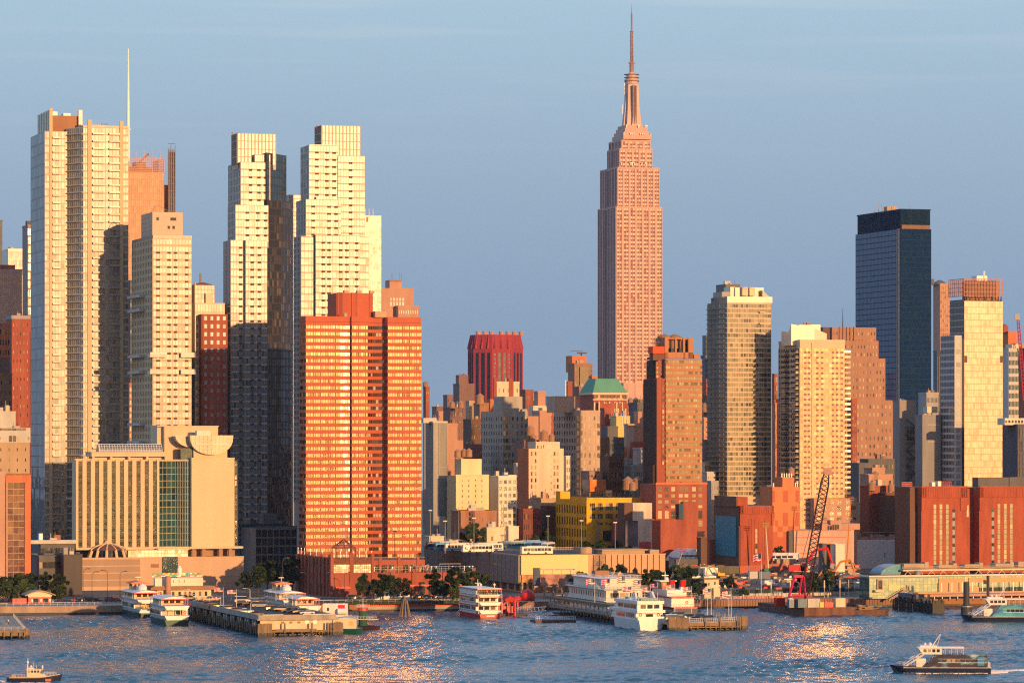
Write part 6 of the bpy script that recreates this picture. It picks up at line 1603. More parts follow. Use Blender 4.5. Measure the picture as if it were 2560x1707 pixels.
# ================================================================== buses
def bus(name,label,cat,loc,rz,body,stripe,coach=False):
 t=thing(name,label,cat,loc,rz,None);L,W_,H=12.2,2.6,3.05 if not coach else 3.5
 q=MB();r=[]
 for x,s in ((0,.9),(.25,1),(L-.35,1),(L,.9)):
  z1=H*(.93 if s<1 else 1);h=W_/2*(.94 if s<1 else 1)
  r.append([(x,-h,.35),(x,h,.35),(x,h,z1-.25),(x,h*.85,z1),(x,-h*.85,z1),(x,-h,z1-.25)])
 q.loft(r);q.build('body',body,t)
 q=MB()
 for s in (-1,1):
  for k in range(8):q.box(.8+k*1.36,.8+k*1.36+1.2,s*1.29,s*1.335,1.35 if not coach else 1.7,2.45 if not coach else 2.8)
 q.box(L-.12,L+.05,-1.05,1.05,1.15,2.6);q.box(-.05,.1,-1,1,1.7,2.5);q.build('window',M['g_blue'],t)
 q=MB();q.box(.4,L-.4,-1.322,1.322,.55,1.1);q.build('stripe',stripe,t)
 q=MB();q.box(2,L-2.5,-.9,.9,H-.02,H+.28);q.build('roof_unit',M['ltgrey'],t)
 for x in (2.6,9.4):
  for s in (-1,1):q=MB();q.tube((x,s*1.05,.5),(x,s*1.36,.5),.5,12);q.build('wheel',M['dark'],t)
 q=MB();q.box(L,L+.06,-1.1,-.75,.7,.9);q.box(L,L+.06,.75,1.1,.7,.9);q.build('headlight',M['whitep'],t)
 return t
BW=paint('bus white',(.72,.70,.66));BBL=paint('bus sky blue',(.05,.30,.50));BNV=paint('bus navy',(.03,.06,.20))
bus0=bus('city_bus','white city bus with long window strip parked on the depot roof near its ribbed edge','bus',(*G(1155,1381,DECK)[:2],DECK),17,BW,BW)
bgrp='city buses parked on the depot roof';bus0['group']=bgrp
for px,py,rz,lab,mats in (
 (1302,1386,17,'white city bus seen side on right above the blank yellow billboard',{'body':BW}),
 (1246,1373,17,'sky blue bus with sun glinting off its front at the head of the rear row',{'body':BBL,'stripe':BBL}),
 (1290,1371.5,17,'sky blue bus in the middle of the rear row on the depot roof',{'body':BBL,'stripe':BNV}),
 (1339,1374,255,'blue end on bus with orange lit rear, first of three',{'body':BBL}),
 (1359,1374,255,'navy end on bus with orange lit rear, second of three',{'body':BNV}),
 (1380,1374,255,'white end on bus with orange lit rear, third of three',{'body':BW}),
 (1066,1374,17,'dark blue bus partly hidden behind the red banded tower',{'body':BNV,'stripe':BBL}),
 (1086,1376,17,'sky blue bus with bright windscreen second from the red banded tower',{'body':BBL,'stripe':BBL}),
 (1112,1378,17,'blue and white bus just behind the white bus near the ribbed edge',{'body':BW,'stripe':BBL}),
 (1180,1377.5,17,'white bus with navy stripe parked behind the white bus near the ribbed edge',{'body':BW,'stripe':BNV})):
 x,y,z=G(px,py,DECK);dup(bus0,(x,y,DECK+.02),rz,lab,bgrp,mat=mats)
x,y=SP(937,15);bus('coach','big white touring coach with dark windows parked by the red sheet piling','coach',(x,y,3.06),8,BW,BW,True)
x,y=SP(1937,27);bus('city_bus','red and yellow double striped city bus on the riverside road behind the crane barge','bus',(x,y,3.02),11.6,paint('bus red',(.55,.05,.04)),paint('bus yellow',(.7,.45,.05)))
x,y=SP(2030,29);bus('city_bus','dark blue coach on the riverside road right of the crane mast','bus',(x,y,3.02),11.6,BNV,BNV)

# ================================================================== trees
def tree_mesh(seed,n,h,w):
 rr=random.Random(seed);q=MB();C_=[]
 for k in range(17):
  a=rr.uniform(0,6.28);zz=rr.uniform(.30,.92);r=rr.uniform(.1,.85)*w*(1.15-.75*abs(zz-.5)*1.6);C_.append((r*math.cos(a),r*math.sin(a),h*zz,rr.uniform(.13,.27)*w))
 C_.append((rr.uniform(-.2,.2)*w,0,h*.93,.17*w));C_.append((0,0,h*.58,.38*w))
 for i in range(n):
  cx,cy,cz,r=rr.choice(C_);d=Vector((rr.gauss(0,1),rr.gauss(0,1),rr.gauss(0,.85))).normalized()*r*(rr.random()**.4)
  p=Vector((cx,cy,cz))+d;s=rr.uniform(.14,.40)
  a=Vector((rr.gauss(0,1),rr.gauss(0,1),rr.gauss(0,1))).normalized();t=a.cross(Vector((rr.random(),rr.random(),rr.random()))).normalized()
  q.quad(tuple(p-a*s-t*s*.6),tuple(p+a*s*.5-t*s),tuple(p+a*s+t*s*.6),tuple(p-a*s*.5+t*s))
 return q
def leafmat(name,c):
 m,nt,p=newmat(name);n=nt.nodes;L=nt.links.new;g=n.new('ShaderNodeNewGeometry');oi=n.new('ShaderNodeObjectInfo')
 rp=n.new('ShaderNodeValToRGB');L(g.outputs['Random Per Island'],rp.inputs[0]);e=rp.color_ramp.elements
 e[0].color=(*[v*.55 for v in c],1);e[1].color=(*[v*1.5 for v in c],1);
 L(rp.outputs[0],p.inputs['Base Color']);p.inputs['Roughness'].default_value=.6;p.inputs['Specular IOR Level'].default_value=.3
 return m
LM=[leafmat('dark leaves',(.026,.046,.016)),leafmat('mid leaves',(.045,.072,.02)),leafmat('brownish leaves',(.055,.042,.018))]
TR=[]
for k in range(4):
 h,w=((9.5,4.0),(8.5,4.4),(10,3.6),(7,3.6))[k]
 t=thing('tree','prototype','tree',(0,0,-100));q=MB();q.tube((0,0,0),(0.1,0,h*.45),.24,7,.14)
 rr=random.Random(k+30)
 for i in range(5):a=rr.uniform(0,6.28);q.tube((.05,0,h*rr.uniform(.28,.4)),(w*.5*math.cos(a),w*.5*math.sin(a),h*rr.uniform(.5,.72)),.11,5,.04)
 q.build('trunk',wall('bark',(.09,.065,.045)),t);tree_mesh(k+11,2600,h,w).build('crown',LM[0],t);TR.append([t,h,False])
def tree(px,py,ph,kind,lab,Y=None,z=3.0,lm=0,sx=1.0,group='trees along the riverfront'):
 """Base in column px at row py (or depth Y), ph = height in photo rows."""
 x,y,zz=G(px,py,z) if Y is None else (WX(px,Y),Y,z)
 T=TR[kind];sc=ph/F*y/T[1]*1.02
 if not T[2]:
  T[2]=True;r=T[0];r.location=(x,y,zz);r.rotation_euler.z=rnd.uniform(0,6.28);r.scale=(sc*sx,sc*sx,sc);r['label']=lab;r['group']=group
  for c in r.children:
   if c.name.startswith('crown'):c.material_slots[0].link='OBJECT';c.material_slots[0].material=LM[lm]
 else:dup(T[0],(x,y,zz),math.degrees(rnd.uniform(0,6.28)),lab,group,(sc*sx,sc*sx,sc),{'crown':LM[lm]})
for px,Y,ph,kd,sx,lm,lab in (
 (8,1300,62,1,1.3,0,'large dark round tree at the left edge behind the pavilion lawn'),(38,1306,66,0,1.25,0,'large dark tree second from the left edge beside the red kiosk'),(60,1298,56,1,1.2,1,'green tree touching the left end of the red kiosk roof'),
 (-6,1285,64,2,1.3,0,'tree trunked tree cut by the left edge of the view'),(22,1288,56,1,1.2,1,'lower bushy tree in front of the big dark trees at the left edge'),
 (75,1330,60,3,1.1,0,'dark tree peeking above the red kiosk roof'),(113,1325,66,2,1.1,0,'tall dark tree above the right half of the red kiosk'),(150,1320,62,0,1.0,0,'dark tree between the kiosk and the hotel podium'),(150,1292,44,1,1.35,1,'wide sunlit green tree right of the red kiosk'),
 (618,1350,56,0,1.1,0,'shaded tree at the mouth of the side street beside the hotel podium'),(645,1370,66,1,1.2,0,'dark tree in the side street below the grey gridded block'),(668,1385,76,0,1.2,0,'tallest dark tree in the side street'),(690,1375,74,2,1.2,0,'dark tree in the side street third from the red podium'),(712,1372,84,0,1.1,0,'dark tree in the side street second from the red podium'),(730,1380,92,2,1.0,0,'dark tree against the shaded wall of the red podium'),
 (908,1292,70,0,1.1,0,'tree just left of the white coach in front of the red podium'),(930,1296,56,3,1.0,2,'thin brownish tree rising behind the white coach front'),(957,1294,70,1,1.05,0,'round dark tree behind the middle of the white coach'),(985,1296,66,0,1.1,0,'dark tree behind the rear of the white coach'),(1008,1297,58,3,1.1,2,'brownish small tree right of the white coach'),
 (1085,1297,82,2,1.25,0,'tall dark tree in front of the right end of the red terraces'),(1108,1300,50,3,1.1,2,'rusty leaved small tree between the tall dark trees of the terraces'),(1132,1296,86,0,1.2,0,'tall dense tree left of the red trimmed excursion boat'),(1142,1290,56,1,1.1,1,'low bushy tree at the river wall left of the red trimmed excursion boat'),(1168,1300,84,2,1.15,0,'tall tree touching the corner of the red terraces'),(1206,1304,66,0,1.2,0,'dark tree against the dark side of the bus depot'),(1190,1306,52,3,1.1,0,'lower dark tree behind the red trimmed excursion boat'),
 (1452,1312,70,1,1.2,0,'wide dark tree left of the white riverboat'),(1444,1318,46,3,1,0,'small dark tree under the depot banner'),(1493,1318,76,3,.7,0,'small tree top peeking over the left end of the white riverboat'),(1518,1320,84,0,.8,0,'tree top over the stairs of the white riverboat'),(1557,1322,84,0,.85,0,'tree top over the pilothouse of the white riverboat'),(1583,1324,74,3,.7,2,'small brown tinged tree top over the white riverboat'),(1612,1318,74,2,1.1,0,'dark tree at the right end of the white riverboat'),(1638,1320,72,1,1.1,0,'dark tree above the left end of the fireboat'),(1668,1322,72,0,1.1,0,'dark tree at the corner of the ribbed bus depot'),
 (1695,1320,84,0,1.25,0,'large dark tree right of the bus depot corner'),(1722,1322,80,2,1.25,0,'large dark tree beside the white site cabin'),(1745,1316,52,1,1.2,0,'low dark tree in front of the cream site house'),(1718,1312,54,1,1.3,0,'low bushy tree behind the fireboat funnels'),
 (1822,1345,42,3,1.0,0,'small tree in the building site behind the tall flagpole'),(2010,1338,58,0,1.1,0,'dark tree left of the crane mast'),(2032,1338,62,1,1.1,0,'dark tree right beside the crane mast'),(2068,1340,66,0,1.2,0,'dark tree right of the crane mast by the concrete wall'),(2080,1342,54,2,1.1,2,'brownish tree below the orange excavator'),(1856,1318,30,3,1.1,0,'small round tree by the road left of the crane barge')):
 tree(px,0,ph,kd,lab,Y,3.0 if Y<1340 else SZ(Y) if px>1672 else 3.0,lm,sx)
for px,py,ph,kd,sx,Y,z,lab in ((1185,0,58,1,1.3,1500,16,'large dark tree in front of the worn brick block behind the bus deck'),(1155,0,34,3,1,1508,16,'small dark tree left of the large dark tree behind the bus deck'),(1340,0,40,1,1.5,1500,14,'spreading green tree before the tenements behind the bus deck'),(1368,0,52,0,1.2,1525,14,'taller dark tree before the tenements left of the yellow warehouse'),(1320,0,30,3,1.4,1496,14,'low green tree by the white panel shed behind the bus deck'),
 (1468,0,28,3,1.3,1500,14,'low tree at the corner of the yellow warehouse'),(1500,0,36,1,1.4,1496,13,'low tree under the dark billboard of the yellow warehouse'),(1540,0,36,0,1.4,1494,13,'low tree right of the dark billboard of the yellow warehouse'),(1568,0,32,1,1.3,1484,13,'low tree left of the photographic billboard'),(2090,0,42,1,1.2,1440,11,'round tree in front of the pale wall house behind the site'),(1945,0,34,0,1.2,1462,12,'dark small tree at the foot of the chequered building')):
 tree(px,py,ph,kd,lab,Y,z,0 if kd!=1 else 1,sx,'trees behind the depot and the site')
# ================================================================== water tanks on the roofs
wt=thing('water_tank','x','water tank',(0,0,-50));q=MB();q.lathe(0,0,[(1.9,1.8),(1.8,5.2)],16);q.build('barrel',M['tankwood'],wt)
q=MB();q.lathe(0,0,[(2.1,5.2),(.12,6.7)],16);q.build('roof',wall('tank roof',(.40,.24,.16)),wt)
for sx,sy in ((1,1),(1,-1),(-1,1),(-1,-1)):q=MB();q.tube((sx*1.2,sy*1.2,-2.5),(sx*1.1,sy*1.1,1.8),.14,5);q.build('leg',M['dark'],wt)
q=MB();q.box(-1.7,1.7,-1.7,1.7,1.6,1.8);q.build('platform',M['dark'],wt)
_first=True
for px,y0,y1,Y,lab in ((1131,1003,1020,1990,'grey water tank above the dark brown block, left of two'),(1152,1001,1020,1990,'grey water tank above the dark brown block, right of two'),(1200,984,1010,1900,'large wooden water tank with a wire crown on the tall dark brown block'),
 (1144,1123,1143,1560,'sunlit wooden water tank behind the bright cream upper block, leftmost'),(1160,1122,1142,1570,'narrow wooden water tank between two sunlit tanks behind the bright cream block'),(1172,1121,1142,1560,'sunlit wooden water tank behind the bright cream upper block, rightmost'),
 (1326,1064,1088,1640,'dark wooden water tank on the dusky block left of the pink cream loft'),(1333,1085,1106,1610,'low wooden water tank left above the pink cream loft'),(1360,1075,1099,1590,'sunlit wooden water tank with pointed roof above the pink cream loft'),(1379,1084,1103,1595,'round shaded water tank right above the pink cream loft'),
 (1246,1150,1170,1720,'shaded water tank before the grey corner tower'),(1542,1030,1046,1930,'pink lit water tank below the copper roofed building'),(1577,994,1012,1960,'dark water tank below the art deco spire base, left of two'),(1590,994,1012,1960,'dark water tank below the art deco spire base, right of two'),
 (1570,1192,1224,1560,'large weathered water tank in the shade behind the yellow warehouse'),(1582,1204,1226,1550,'smaller metal roofed water tank beside the large weathered tank'),(1594,1192,1222,1570,'shaded water tank behind the smaller metal roofed tank'),(1979,1168,1188,1484,'red brown water tank on the orange chequered building'),
 (1764,1006,1030,1850,'brown water tank in the gap right of the ziggurat'),(2180,1204,1226,1583,'grey water tank on dark trestle by the red brick block'),(2229,1208,1228,1580,'pink conical roofed water tank left of the big brick plant'),(2190,1178,1200,1640,'red lit round water tank on the white framed roof loft')):
 s=(y1-y0)/F*Y/4.6;loc=(WX(px,Y),Y+2,WZ(y1,Y)-1.8*s)
 if _first:wt.location=loc;wt.scale=(s,s,s);wt['label']=lab;wt['group']='rooftop water tanks';_first=False
 else:dup(wt,loc,None,lab,'rooftop water tanks',s)
# ================================================================== boats: local x forward, y to port, z up from the waterline
def hull_mb(q,L,B,z1,bow=.3,flare=1.0,rise=.6,stern=.9,z0=-.8,n=14,mi=0):
 rings=[]
 for k in range(n+1):
  t=k/n;x=-L/2+L*t;h=B/2*(stern+(1-stern)*min(1,t*4));
  if t>1-bow:e=(t-(1-bow))/bow;h*=max(.03,(1-e**2.2))
  zt=z1+rise*max(0,(t-.5)*2)**2;hb=h*(.82 if t<.9 else .5)
  rings.append([(x,-hb,z0),(x,hb,z0),(x+(.6 if t>.9 else 0)*flare,h,zt),(x+(.6 if t>.9 else 0)*flare,-h,zt)])
 q.loft(rings,mi)
def deckhouse(q,x0,x1,b0,z0,z1,rake=0,taper=1.0,mi=0):
 h,g=b0/2,b0/2*taper
 q.loft([[(x0,-h,z0),(x1,-h,z0),(x1,h,z0),(x0,h,z0)],[(x0,-g,z1),(x1-rake,-g,z1),(x1-rake,g,z1),(x0,g,z1)]][::1],mi)
def strip_windows(t,name,x0,x1,b,z0,z1,n,mat,gap=.3,faces=('l','r'),xe=None):
 """One part per window."""
 me={}
 for s in (-1,1):
  if ('l' if s>0 else 'r') not in faces:continue
  q=MB();w=(x1-x0)/n-gap;q.box(-w/2,w/2,-.03,.03,-(z1-z0)/2,(z1-z0)/2);m=q.mesh(name,mat)
  for k in range(n):
   o=bpy.data.objects.new(name,m);COL.objects.link(o);o.parent=t;o.location=(x0+(x1-x0)*(k+.5)/n,s*b/2,(z0+z1)/2)
 if xe is not None:
  ne=3;q=MB();w=b*.8/ne-.5;q.box(-.03,.03,-w/2,w/2,-(z1-z0)/2,(z1-z0)/2);m=q.mesh(name,mat)
  for k in range(ne):
   o=bpy.data.objects.new(name,m);COL.objects.link(o);o.parent=t;o.location=(xe,-b*.4+b*.8*(k+.5)/ne,(z0+z1)/2)
def rail(q,pts,z,h=1.0,posts=1.2,r=.035,mi=0):
 for (x0,y0),(x1,y1) in zip(pts,pts[1:]):
  l=math.hypot(x1-x0,y1-y0);n=max(1,int(l/posts))
  for f in (.5,1):q.tube((x0,y0,z+h*f),(x1,y1,z+h*f),r,4,mi=mi)
  for k in range(n+1):x,y=x0+(x1-x0)*k/n,y0+(y1-y0)*k/n;q.tube((x,y,z),(x,y,z+h),r,4,mi=mi)
BWH=wall('boat white',(.74,.72,.68),rough=.4,var=.06,scale=.6,spec=.5)
def ring_part(t,x,y,z,axis='x'):
 q=MB()
 for k in range(10):
  a,c=6.283*k/10,6.283*(k+1)/10
  p=[(0,.42*math.cos(w),.42*math.sin(w)) if axis=='x' else (.42*math.cos(w),0,.42*math.sin(w)) for w in (a,c)]
  q.tube(p[0],p[1],.11,5)
 q.build('life_ring',M['redp'],t,(x,y,z))
def sight_ferry(label,loc,rz,hut=True,L=34,B=9,group='white sightseeing ferries'):
 t=thing('sightseeing_ferry',label,'ferry',loc,rz,group)
 q=MB();hull_mb(q,L,B,1.9,.28);q.build('hull',wall('hull green',(.012,.075,.055),rough=.4),t)
 q=MB();hull_mb(q,L+.06,B+.1,3.2,.28,z0=1.8);deckhouse(q,-L/2+5,L/2-7,B-.3,3.1,5.0);
 hull_mb(q,L-.4,B+.2,6.3,.3,z0=5.0,rise=.3);q.build('main_deck',BWH,t)
 strip_windows(t,'window',-L/2+5.5,L/2-7.5,B-.2,3.4,4.8,11,M['g_blind'])
 q=MB()
 for y in (-3.6,-1.2,1.2,3.6):q.box(-L/2+.6,-L/2+.8,y-.1,y+.1,3.2,5.05)
 q.box(-L/2+4.9,-L/2+4.94,-B/2+.6,B/2-.6,3.2,4.9);q.build('stern_post',wall('ferry cream',(.70,.55,.34)),t);ring_part(t,-L/2+.3,-2.6,4.2)
 q=MB();q.box(-L/2+4.8,-L/2+4.86,-2.6,-.6,3.4,4.8);q.build('stern_window',M['g_dark'],t)
 q=MB();deckhouse(q,-L/2+8,L/2-9,B-1.6,6.2,8.3);q.build('upper_cabin',wall('ferry cream',(.70,.55,.34)),t)
 strip_windows(t,'cabin_window',-L/2+9,L/2-10,B-1.55,6.9,7.9,6,M['g_dark'],.8,xe=-L/2+7.98)
 q=MB();r=[]
 for x in (-L/2+3.5,L/2-6):r.append([(x,-B/2,8.4),(x,-B/4,8.95),(x,0,9.1),(x,B/4,8.95),(x,B/2,8.4),(x,B/2,8.3),(x,-B/2,8.3)])
 q.loft(r);q.build('canopy',M['whitep'],t)
 q=MB();rail(q,[(-L/2+.4,-B/2),(-L/2+.4,B/2)],6.2);q.box(-L/2+3.4,L/2-6,-B/2-.06,-B/2+.04,8.2,8.5);q.box(-L/2+3.4,-L/2+3.5,-B/2,B/2,8.2,8.5);q.build('red_trim',M['redp'],t)
 q=MB()
 for x in (-L/2+3.8,-L/2+8,0,L/2-8):
  for s in (-1,1):q.tube((x,s*(B/2-.2),6.2),(x,s*(B/2-.2),8.4),.07,4)
 q.build('canopy_post',M['whitep'],t)
 if hut:
  q=MB();deckhouse(q,1,7,4.6,8.9,11.2,.6);q.build('wheelhouse',wall('ferry cream',(.70,.55,.34)),t)
  strip_windows(t,'wheelhouse_window',1.3,6.2,4.64,10,10.8,4,M['g_dark'],.4,xe=.98)
  q=MB();r=[]
  for x in (-.4,8):r.append([(x,-3.1,11.2),(x,0,11.9),(x,3.1,11.2),(x,3.1,11.0),(x,-3.1,11.0)])
  q.loft(r);q.build('wheelhouse_roof',paint('ferry orange red',(.62,.09,.03)),t)
  q=MB();q.tube((3,0,11.8),(3,0,13.4),.12,5);q.box(2.9,3.1,-.9,.9,13.0,13.2);q.box(-3,-1,-1.4,1.4,9,10.2);q.build('radar',M['whitep'],t)
  q=MB();q.lathe(-5,0,[(1.5,8.9),(1.5,10.2),(.2,11.2)],10);q.build('tent',M['whitep'],t)
 return t
def moored(px,Y,L):# stern centre position -> boat centre, pointing inland along the piers
 return (WX(px,Y)-.292*L/2,Y+.956*L/2,0),TH+90
p,rz=moored(374,1243,34);sight_ferry('white sightseeing ferry with a red roofed wheelhouse, moored at far left',p,rz)
p,rz=moored(443,1196,30);sight_ferry('lower white sightseeing ferry with a grey canopy, moored nearest the left parking pier',p,rz,False,30,9)
p,rz=moored(738,1238,34);sight_ferry('sightseeing ferry mostly hidden behind the parking pier, only its sunlit upper decks showing',p,rz)
p,rz=moored(776,1196,26);sight_ferry('low ferry behind the right end of the parking pier, white canopy showing',p,rz,False,26,8)

def excursion_boat():
 L,B=30,8.4;px,Y=1226,1243;p,rz=moored(px,Y,L);t=thing('excursion_boat','three deck white excursion boat with red trim and a crowd under its canopy','boat',p,rz)
 q=MB();hull_mb(q,L,B,1.5,.25);q.build('hull',paint('boat red',(.58,.03,.03)),t)
 q=MB()
 for z0 in (1.5,4.3,7.0):
  deckhouse(q,-L/2+4,L/2-6,B-.6,z0,z0+2.6);hull_mb(q,L,B+.1,z0+1.0,.25,z0=z0,rise=.1) if z0<7 else hull_mb(q,L-2,B+.1,z0+.9,.3,z0=z0,rise=.1)
 q.build('deck_house',BWH,t)
 for i,z0 in enumerate((1.5,4.3)):strip_windows(t,'window',-L/2+4.5,L/2-7,B-.5,z0+1.2,z0+2.3,9,M['g_dark'],.5,xe=-L/2+3.95)
 q=MB()
 for z in (4.15,6.85,9.6):q.box(-L/2+.4,L/2-5,-B/2-.12,B/2+.12,z,z+.18)
 q.build('red_trim',M['redp'],t)
 q=MB();q.box(-L/2+1,L/2-6,-B/2,B/2,9.78,9.95)
 for x in (-L/2+1,-L/2+8,0,8):
  for s in (-1,1):q.tube((x,s*(B/2-.1),7),(x,s*(B/2-.1),9.7),.08,4)
 for z in (1.5,4.3):
  for y in (-B/2+.1,0,B/2-.1):q.tube((-L/2+.2,y,z),(-L/2+.2,y,z+2.7),.09,4)
 q.build('canopy',M['whitep'],t)
 q=MB()
 for z in (2.4,5.2,7.8):rail(q,[(-L/2+.1,-B/2),(-L/2+.1,B/2)],z-.9,1.1,.5)
 q.build('railing',M['whitep'],t)
 q=MB();q.tube((0,0,9.9),(0,0,12.6),.1,5);q.box(-.1,.1,-1,1,11.2,11.35)
 for y in (-3.2,1.6,2.6):q.tube((-9,y,9.9),(-9,y,10.7),.1,5);q.lathe(-9,y,[(.1,10.6),(.42,10.9),(.42,11.2),(.1,11.5)],8)
 q.build('radar_mast',M['whitep'],t)
 q=MB();q.box(-L/2-.12,-L/2-.02,-1.4,1.4,.6,1.0);q.build('name_board',M['whitep'],t)
 return t
EXC=excursion_boat()
def yacht():
 L,B=34,9.4;px,Y=1629,1165;p,rz=moored(px,Y,L);t=thing('yacht','large white three deck yacht moored at the tip of the flagged pier','yacht',p,rz)
 q=MB();hull_mb(q,L,B,3.4,.42,rise=1.6);q.build('hull',BWH,t)
 q=MB();deckhouse(q,-L/2+2.2,L/2-7,B-.5,3.3,6.0,2.2);deckhouse(q,-L/2+.3,L/2-5,B-.1,5.6,6.4,.4);q.box(-L/2+.05,-L/2+.4,-B/2+.1,B/2-.1,3.4,4.4);deckhouse(q,-L/2+1.6,L/2-9,B-1.0,6.3,8.6,2.4);deckhouse(q,-L/2+.8,L/2-10,B-.5,8.4,9.3,.4)
 q.build('superstructure',BWH,t)
 strip_windows(t,'window',-L/2+3.2,L/2-12,B-.42,4.0,5.3,2,M['g_dark'],1.2);strip_windows(t,'upper_window',-L/2+2.6,L/2-13,B-.95,6.9,8.1,3,M['g_dark'],.8,xe=-L/2+1.55)
 q=MB();q.box(-L/2+2.12,-L/2+2.2,-1.2,1.2,3.5,5.2);q.build('stern_door',M['g_dark'],t);ring_part(t,-L/2+2.1,-3,4.9);ring_part(t,-L/2+2.1,3,4.9)
 q=MB()
 for s in (-1,1):q.prism([(-L/2+5,s*(B/2-1.6)-.3),(-L/2+9,s*(B/2-1.6)-.3),(-L/2+9,s*(B/2-1.6)+.3),(-L/2+5,s*(B/2-1.6)+.3)],9.2,12.0,0,[(-L/2+7.4,s*(B/2-1.9)-.3),(-L/2+9.4,s*(B/2-1.9)-.3),(-L/2+9.4,s*(B/2-1.9)+.3),(-L/2+7.4,s*(B/2-1.9)+.3)])
 q.build('arch',BWH,t)
 q=MB();rail(q,[(-L/2+1,-B/2+.5),(-L/2+1,B/2-.5),(4,B/2-.5)],9.2);q.build('railing',M['whitep'],t)
 q=MB();q.box(-L/2+2.4,-L/2+4.6,-2.6,2.6,9.3,10.1);q.box(0,3,-2,2,9.3,9.9);q.build('deck_bench',paint('teal cover',(.05,.22,.22)),t)
yacht()
def riverboat():
 L,B=46,13;px,Y=1563,1262;p,rz=moored(px,Y,L);t=thing('riverboat','big white multi deck riverboat with outdoor stairs and galleries beside the flagged pier','riverboat',p,rz)
 wm=wall('riverboat white',(.74,.68,.56),var=.05);q=MB();hull_mb(q,L,B,1.6,.2);q.build('hull',wm,t)
 q=MB();deckhouse(q,-L/2+1,L/2-4,B,1.5,9.0);deckhouse(q,-L/2+3,L/2-8,B-.6,9.0,12.2);q.build('deck_house',wm,t)
 for z0 in (2.6,6.2):strip_windows(t,'window',-L/2+3,L/2-6,B+.05,z0,z0+1.5,14,M['g_dark'],1.8,xe=-L/2+.97)
 q=MB()
 for z in (4.9,8.8):q.box(-L/2-1.3,L/2-3,-B/2-1.4,B/2+1.4,z,z+.2);rail(q,[(L/2-4,-B/2-1.3),(-L/2-1.2,-B/2-1.3),(-L/2-1.2,B/2+1.3),(L/2-4,B/2+1.3)],z+.2,1.1,1.4)
 q.box(-L/2+2,L/2-7,-B/2-.3,B/2+.3,12.2,12.4);rail(q,[(L/2-8,-B/2),(-L/2+2.2,-B/2),(-L/2+2.2,B/2),(L/2-8,B/2)],12.4,1.2,1.2,.05);q.build('gallery',M['whitep'],t)
 q=MB();q.box(2,6,-2.5,2.5,12.4,14.4);q.build('pilothouse',M['brown'],t)
 q=MB()
 for k in range(10):q.box(-L/2+6+k*.5,-L/2+6.5+k*.5,B/2,B/2+1.2,9+k*.32,9.15+k*.32)
 q.build('stairs',M['ltgrey'],t)
riverboat()
def fireboat():
 L,B=34,10;px,Y=1714,1256;p,rz=moored(px,Y,L);t=thing('fireboat','grey hulled boat with white decks, red bands and two red raked funnels','boat',p,rz)
 q=MB();hull_mb(q,L,B,2.6,.25);q.build('hull',M['dkgrey'],t)
 q=MB();hull_mb(q,L,B+.1,3.1,.25,z0=2.5);hull_mb(q,L-4,B+.1,6.5,.25,z0=6.1);q.build('red_band',M['redp'],t)
 q=MB();deckhouse(q,-L/2+3,L/2-7,B-2,3.0,6.2);deckhouse(q,-L/2+9,L/2-9,B-3,6.4,8.6,.6);q.build('deck_house',BWH,t)
 q=MB();deckhouse(q,1,7,5,8.6,11.2,.5);q.build('bridge',wall('bridge wood',(.40,.20,.09)),t);strip_windows(t,'bridge_window',1.3,6.3,5.04,9.6,10.7,4,M['g_blind'],.3,xe=.98)
 q=MB();q.box(.5,7.5,-3,3,11.2,11.5);q.tube((4,0,11.4),(4,0,14.6),.15,5);q.box(3.8,4.2,-1.2,1.2,13,13.3);q.lathe(5,-1,[(.6,11.5),(.6,12.3),(.1,12.6)],8);q.build('mast',M['whitep'],t)
 for y in (-2.6,1.4):
  q=MB();q.prism([(-6.5,y-1),(-4,y-1),(-4,y+1),(-6.5,y+1)],6.4,9.6,0,[(-7.2,y-.8),(-5.4,y-.8),(-5.4,y+.8),(-7.2,y+.8)]);q.build('funnel_base',BWH,t)
  q=MB();q.prism([(-7.2,y-.8),(-5.4,y-.8),(-5.4,y+.8),(-7.2,y+.8)],9.6,12.0,0,[(-8.2,y-.8),(-6.4,y-.8),(-6.4,y+.8),(-8.2,y+.8)]);q.build('funnel',M['redp'],t)
 q=MB();rail(q,[(-L/2+.3,-B/2),(-L/2+.3,B/2)],3.1,1.1,.8);rail(q,[(-L/2+2.3,-B/2),(-L/2+2.3,B/2)],6.5,1.1,.8);q.build('railing',M['whitep'],t);ring_part(t,-L/2+2.9,-1.5,4.6)
 q=MB()
 for y in (-3,2.4):q.tube((-L/2+4,y,3.1),(-L/2+6.5,y,6.4),.3,4)
 q.build('stairs',M['dark'],t)
fireboat()
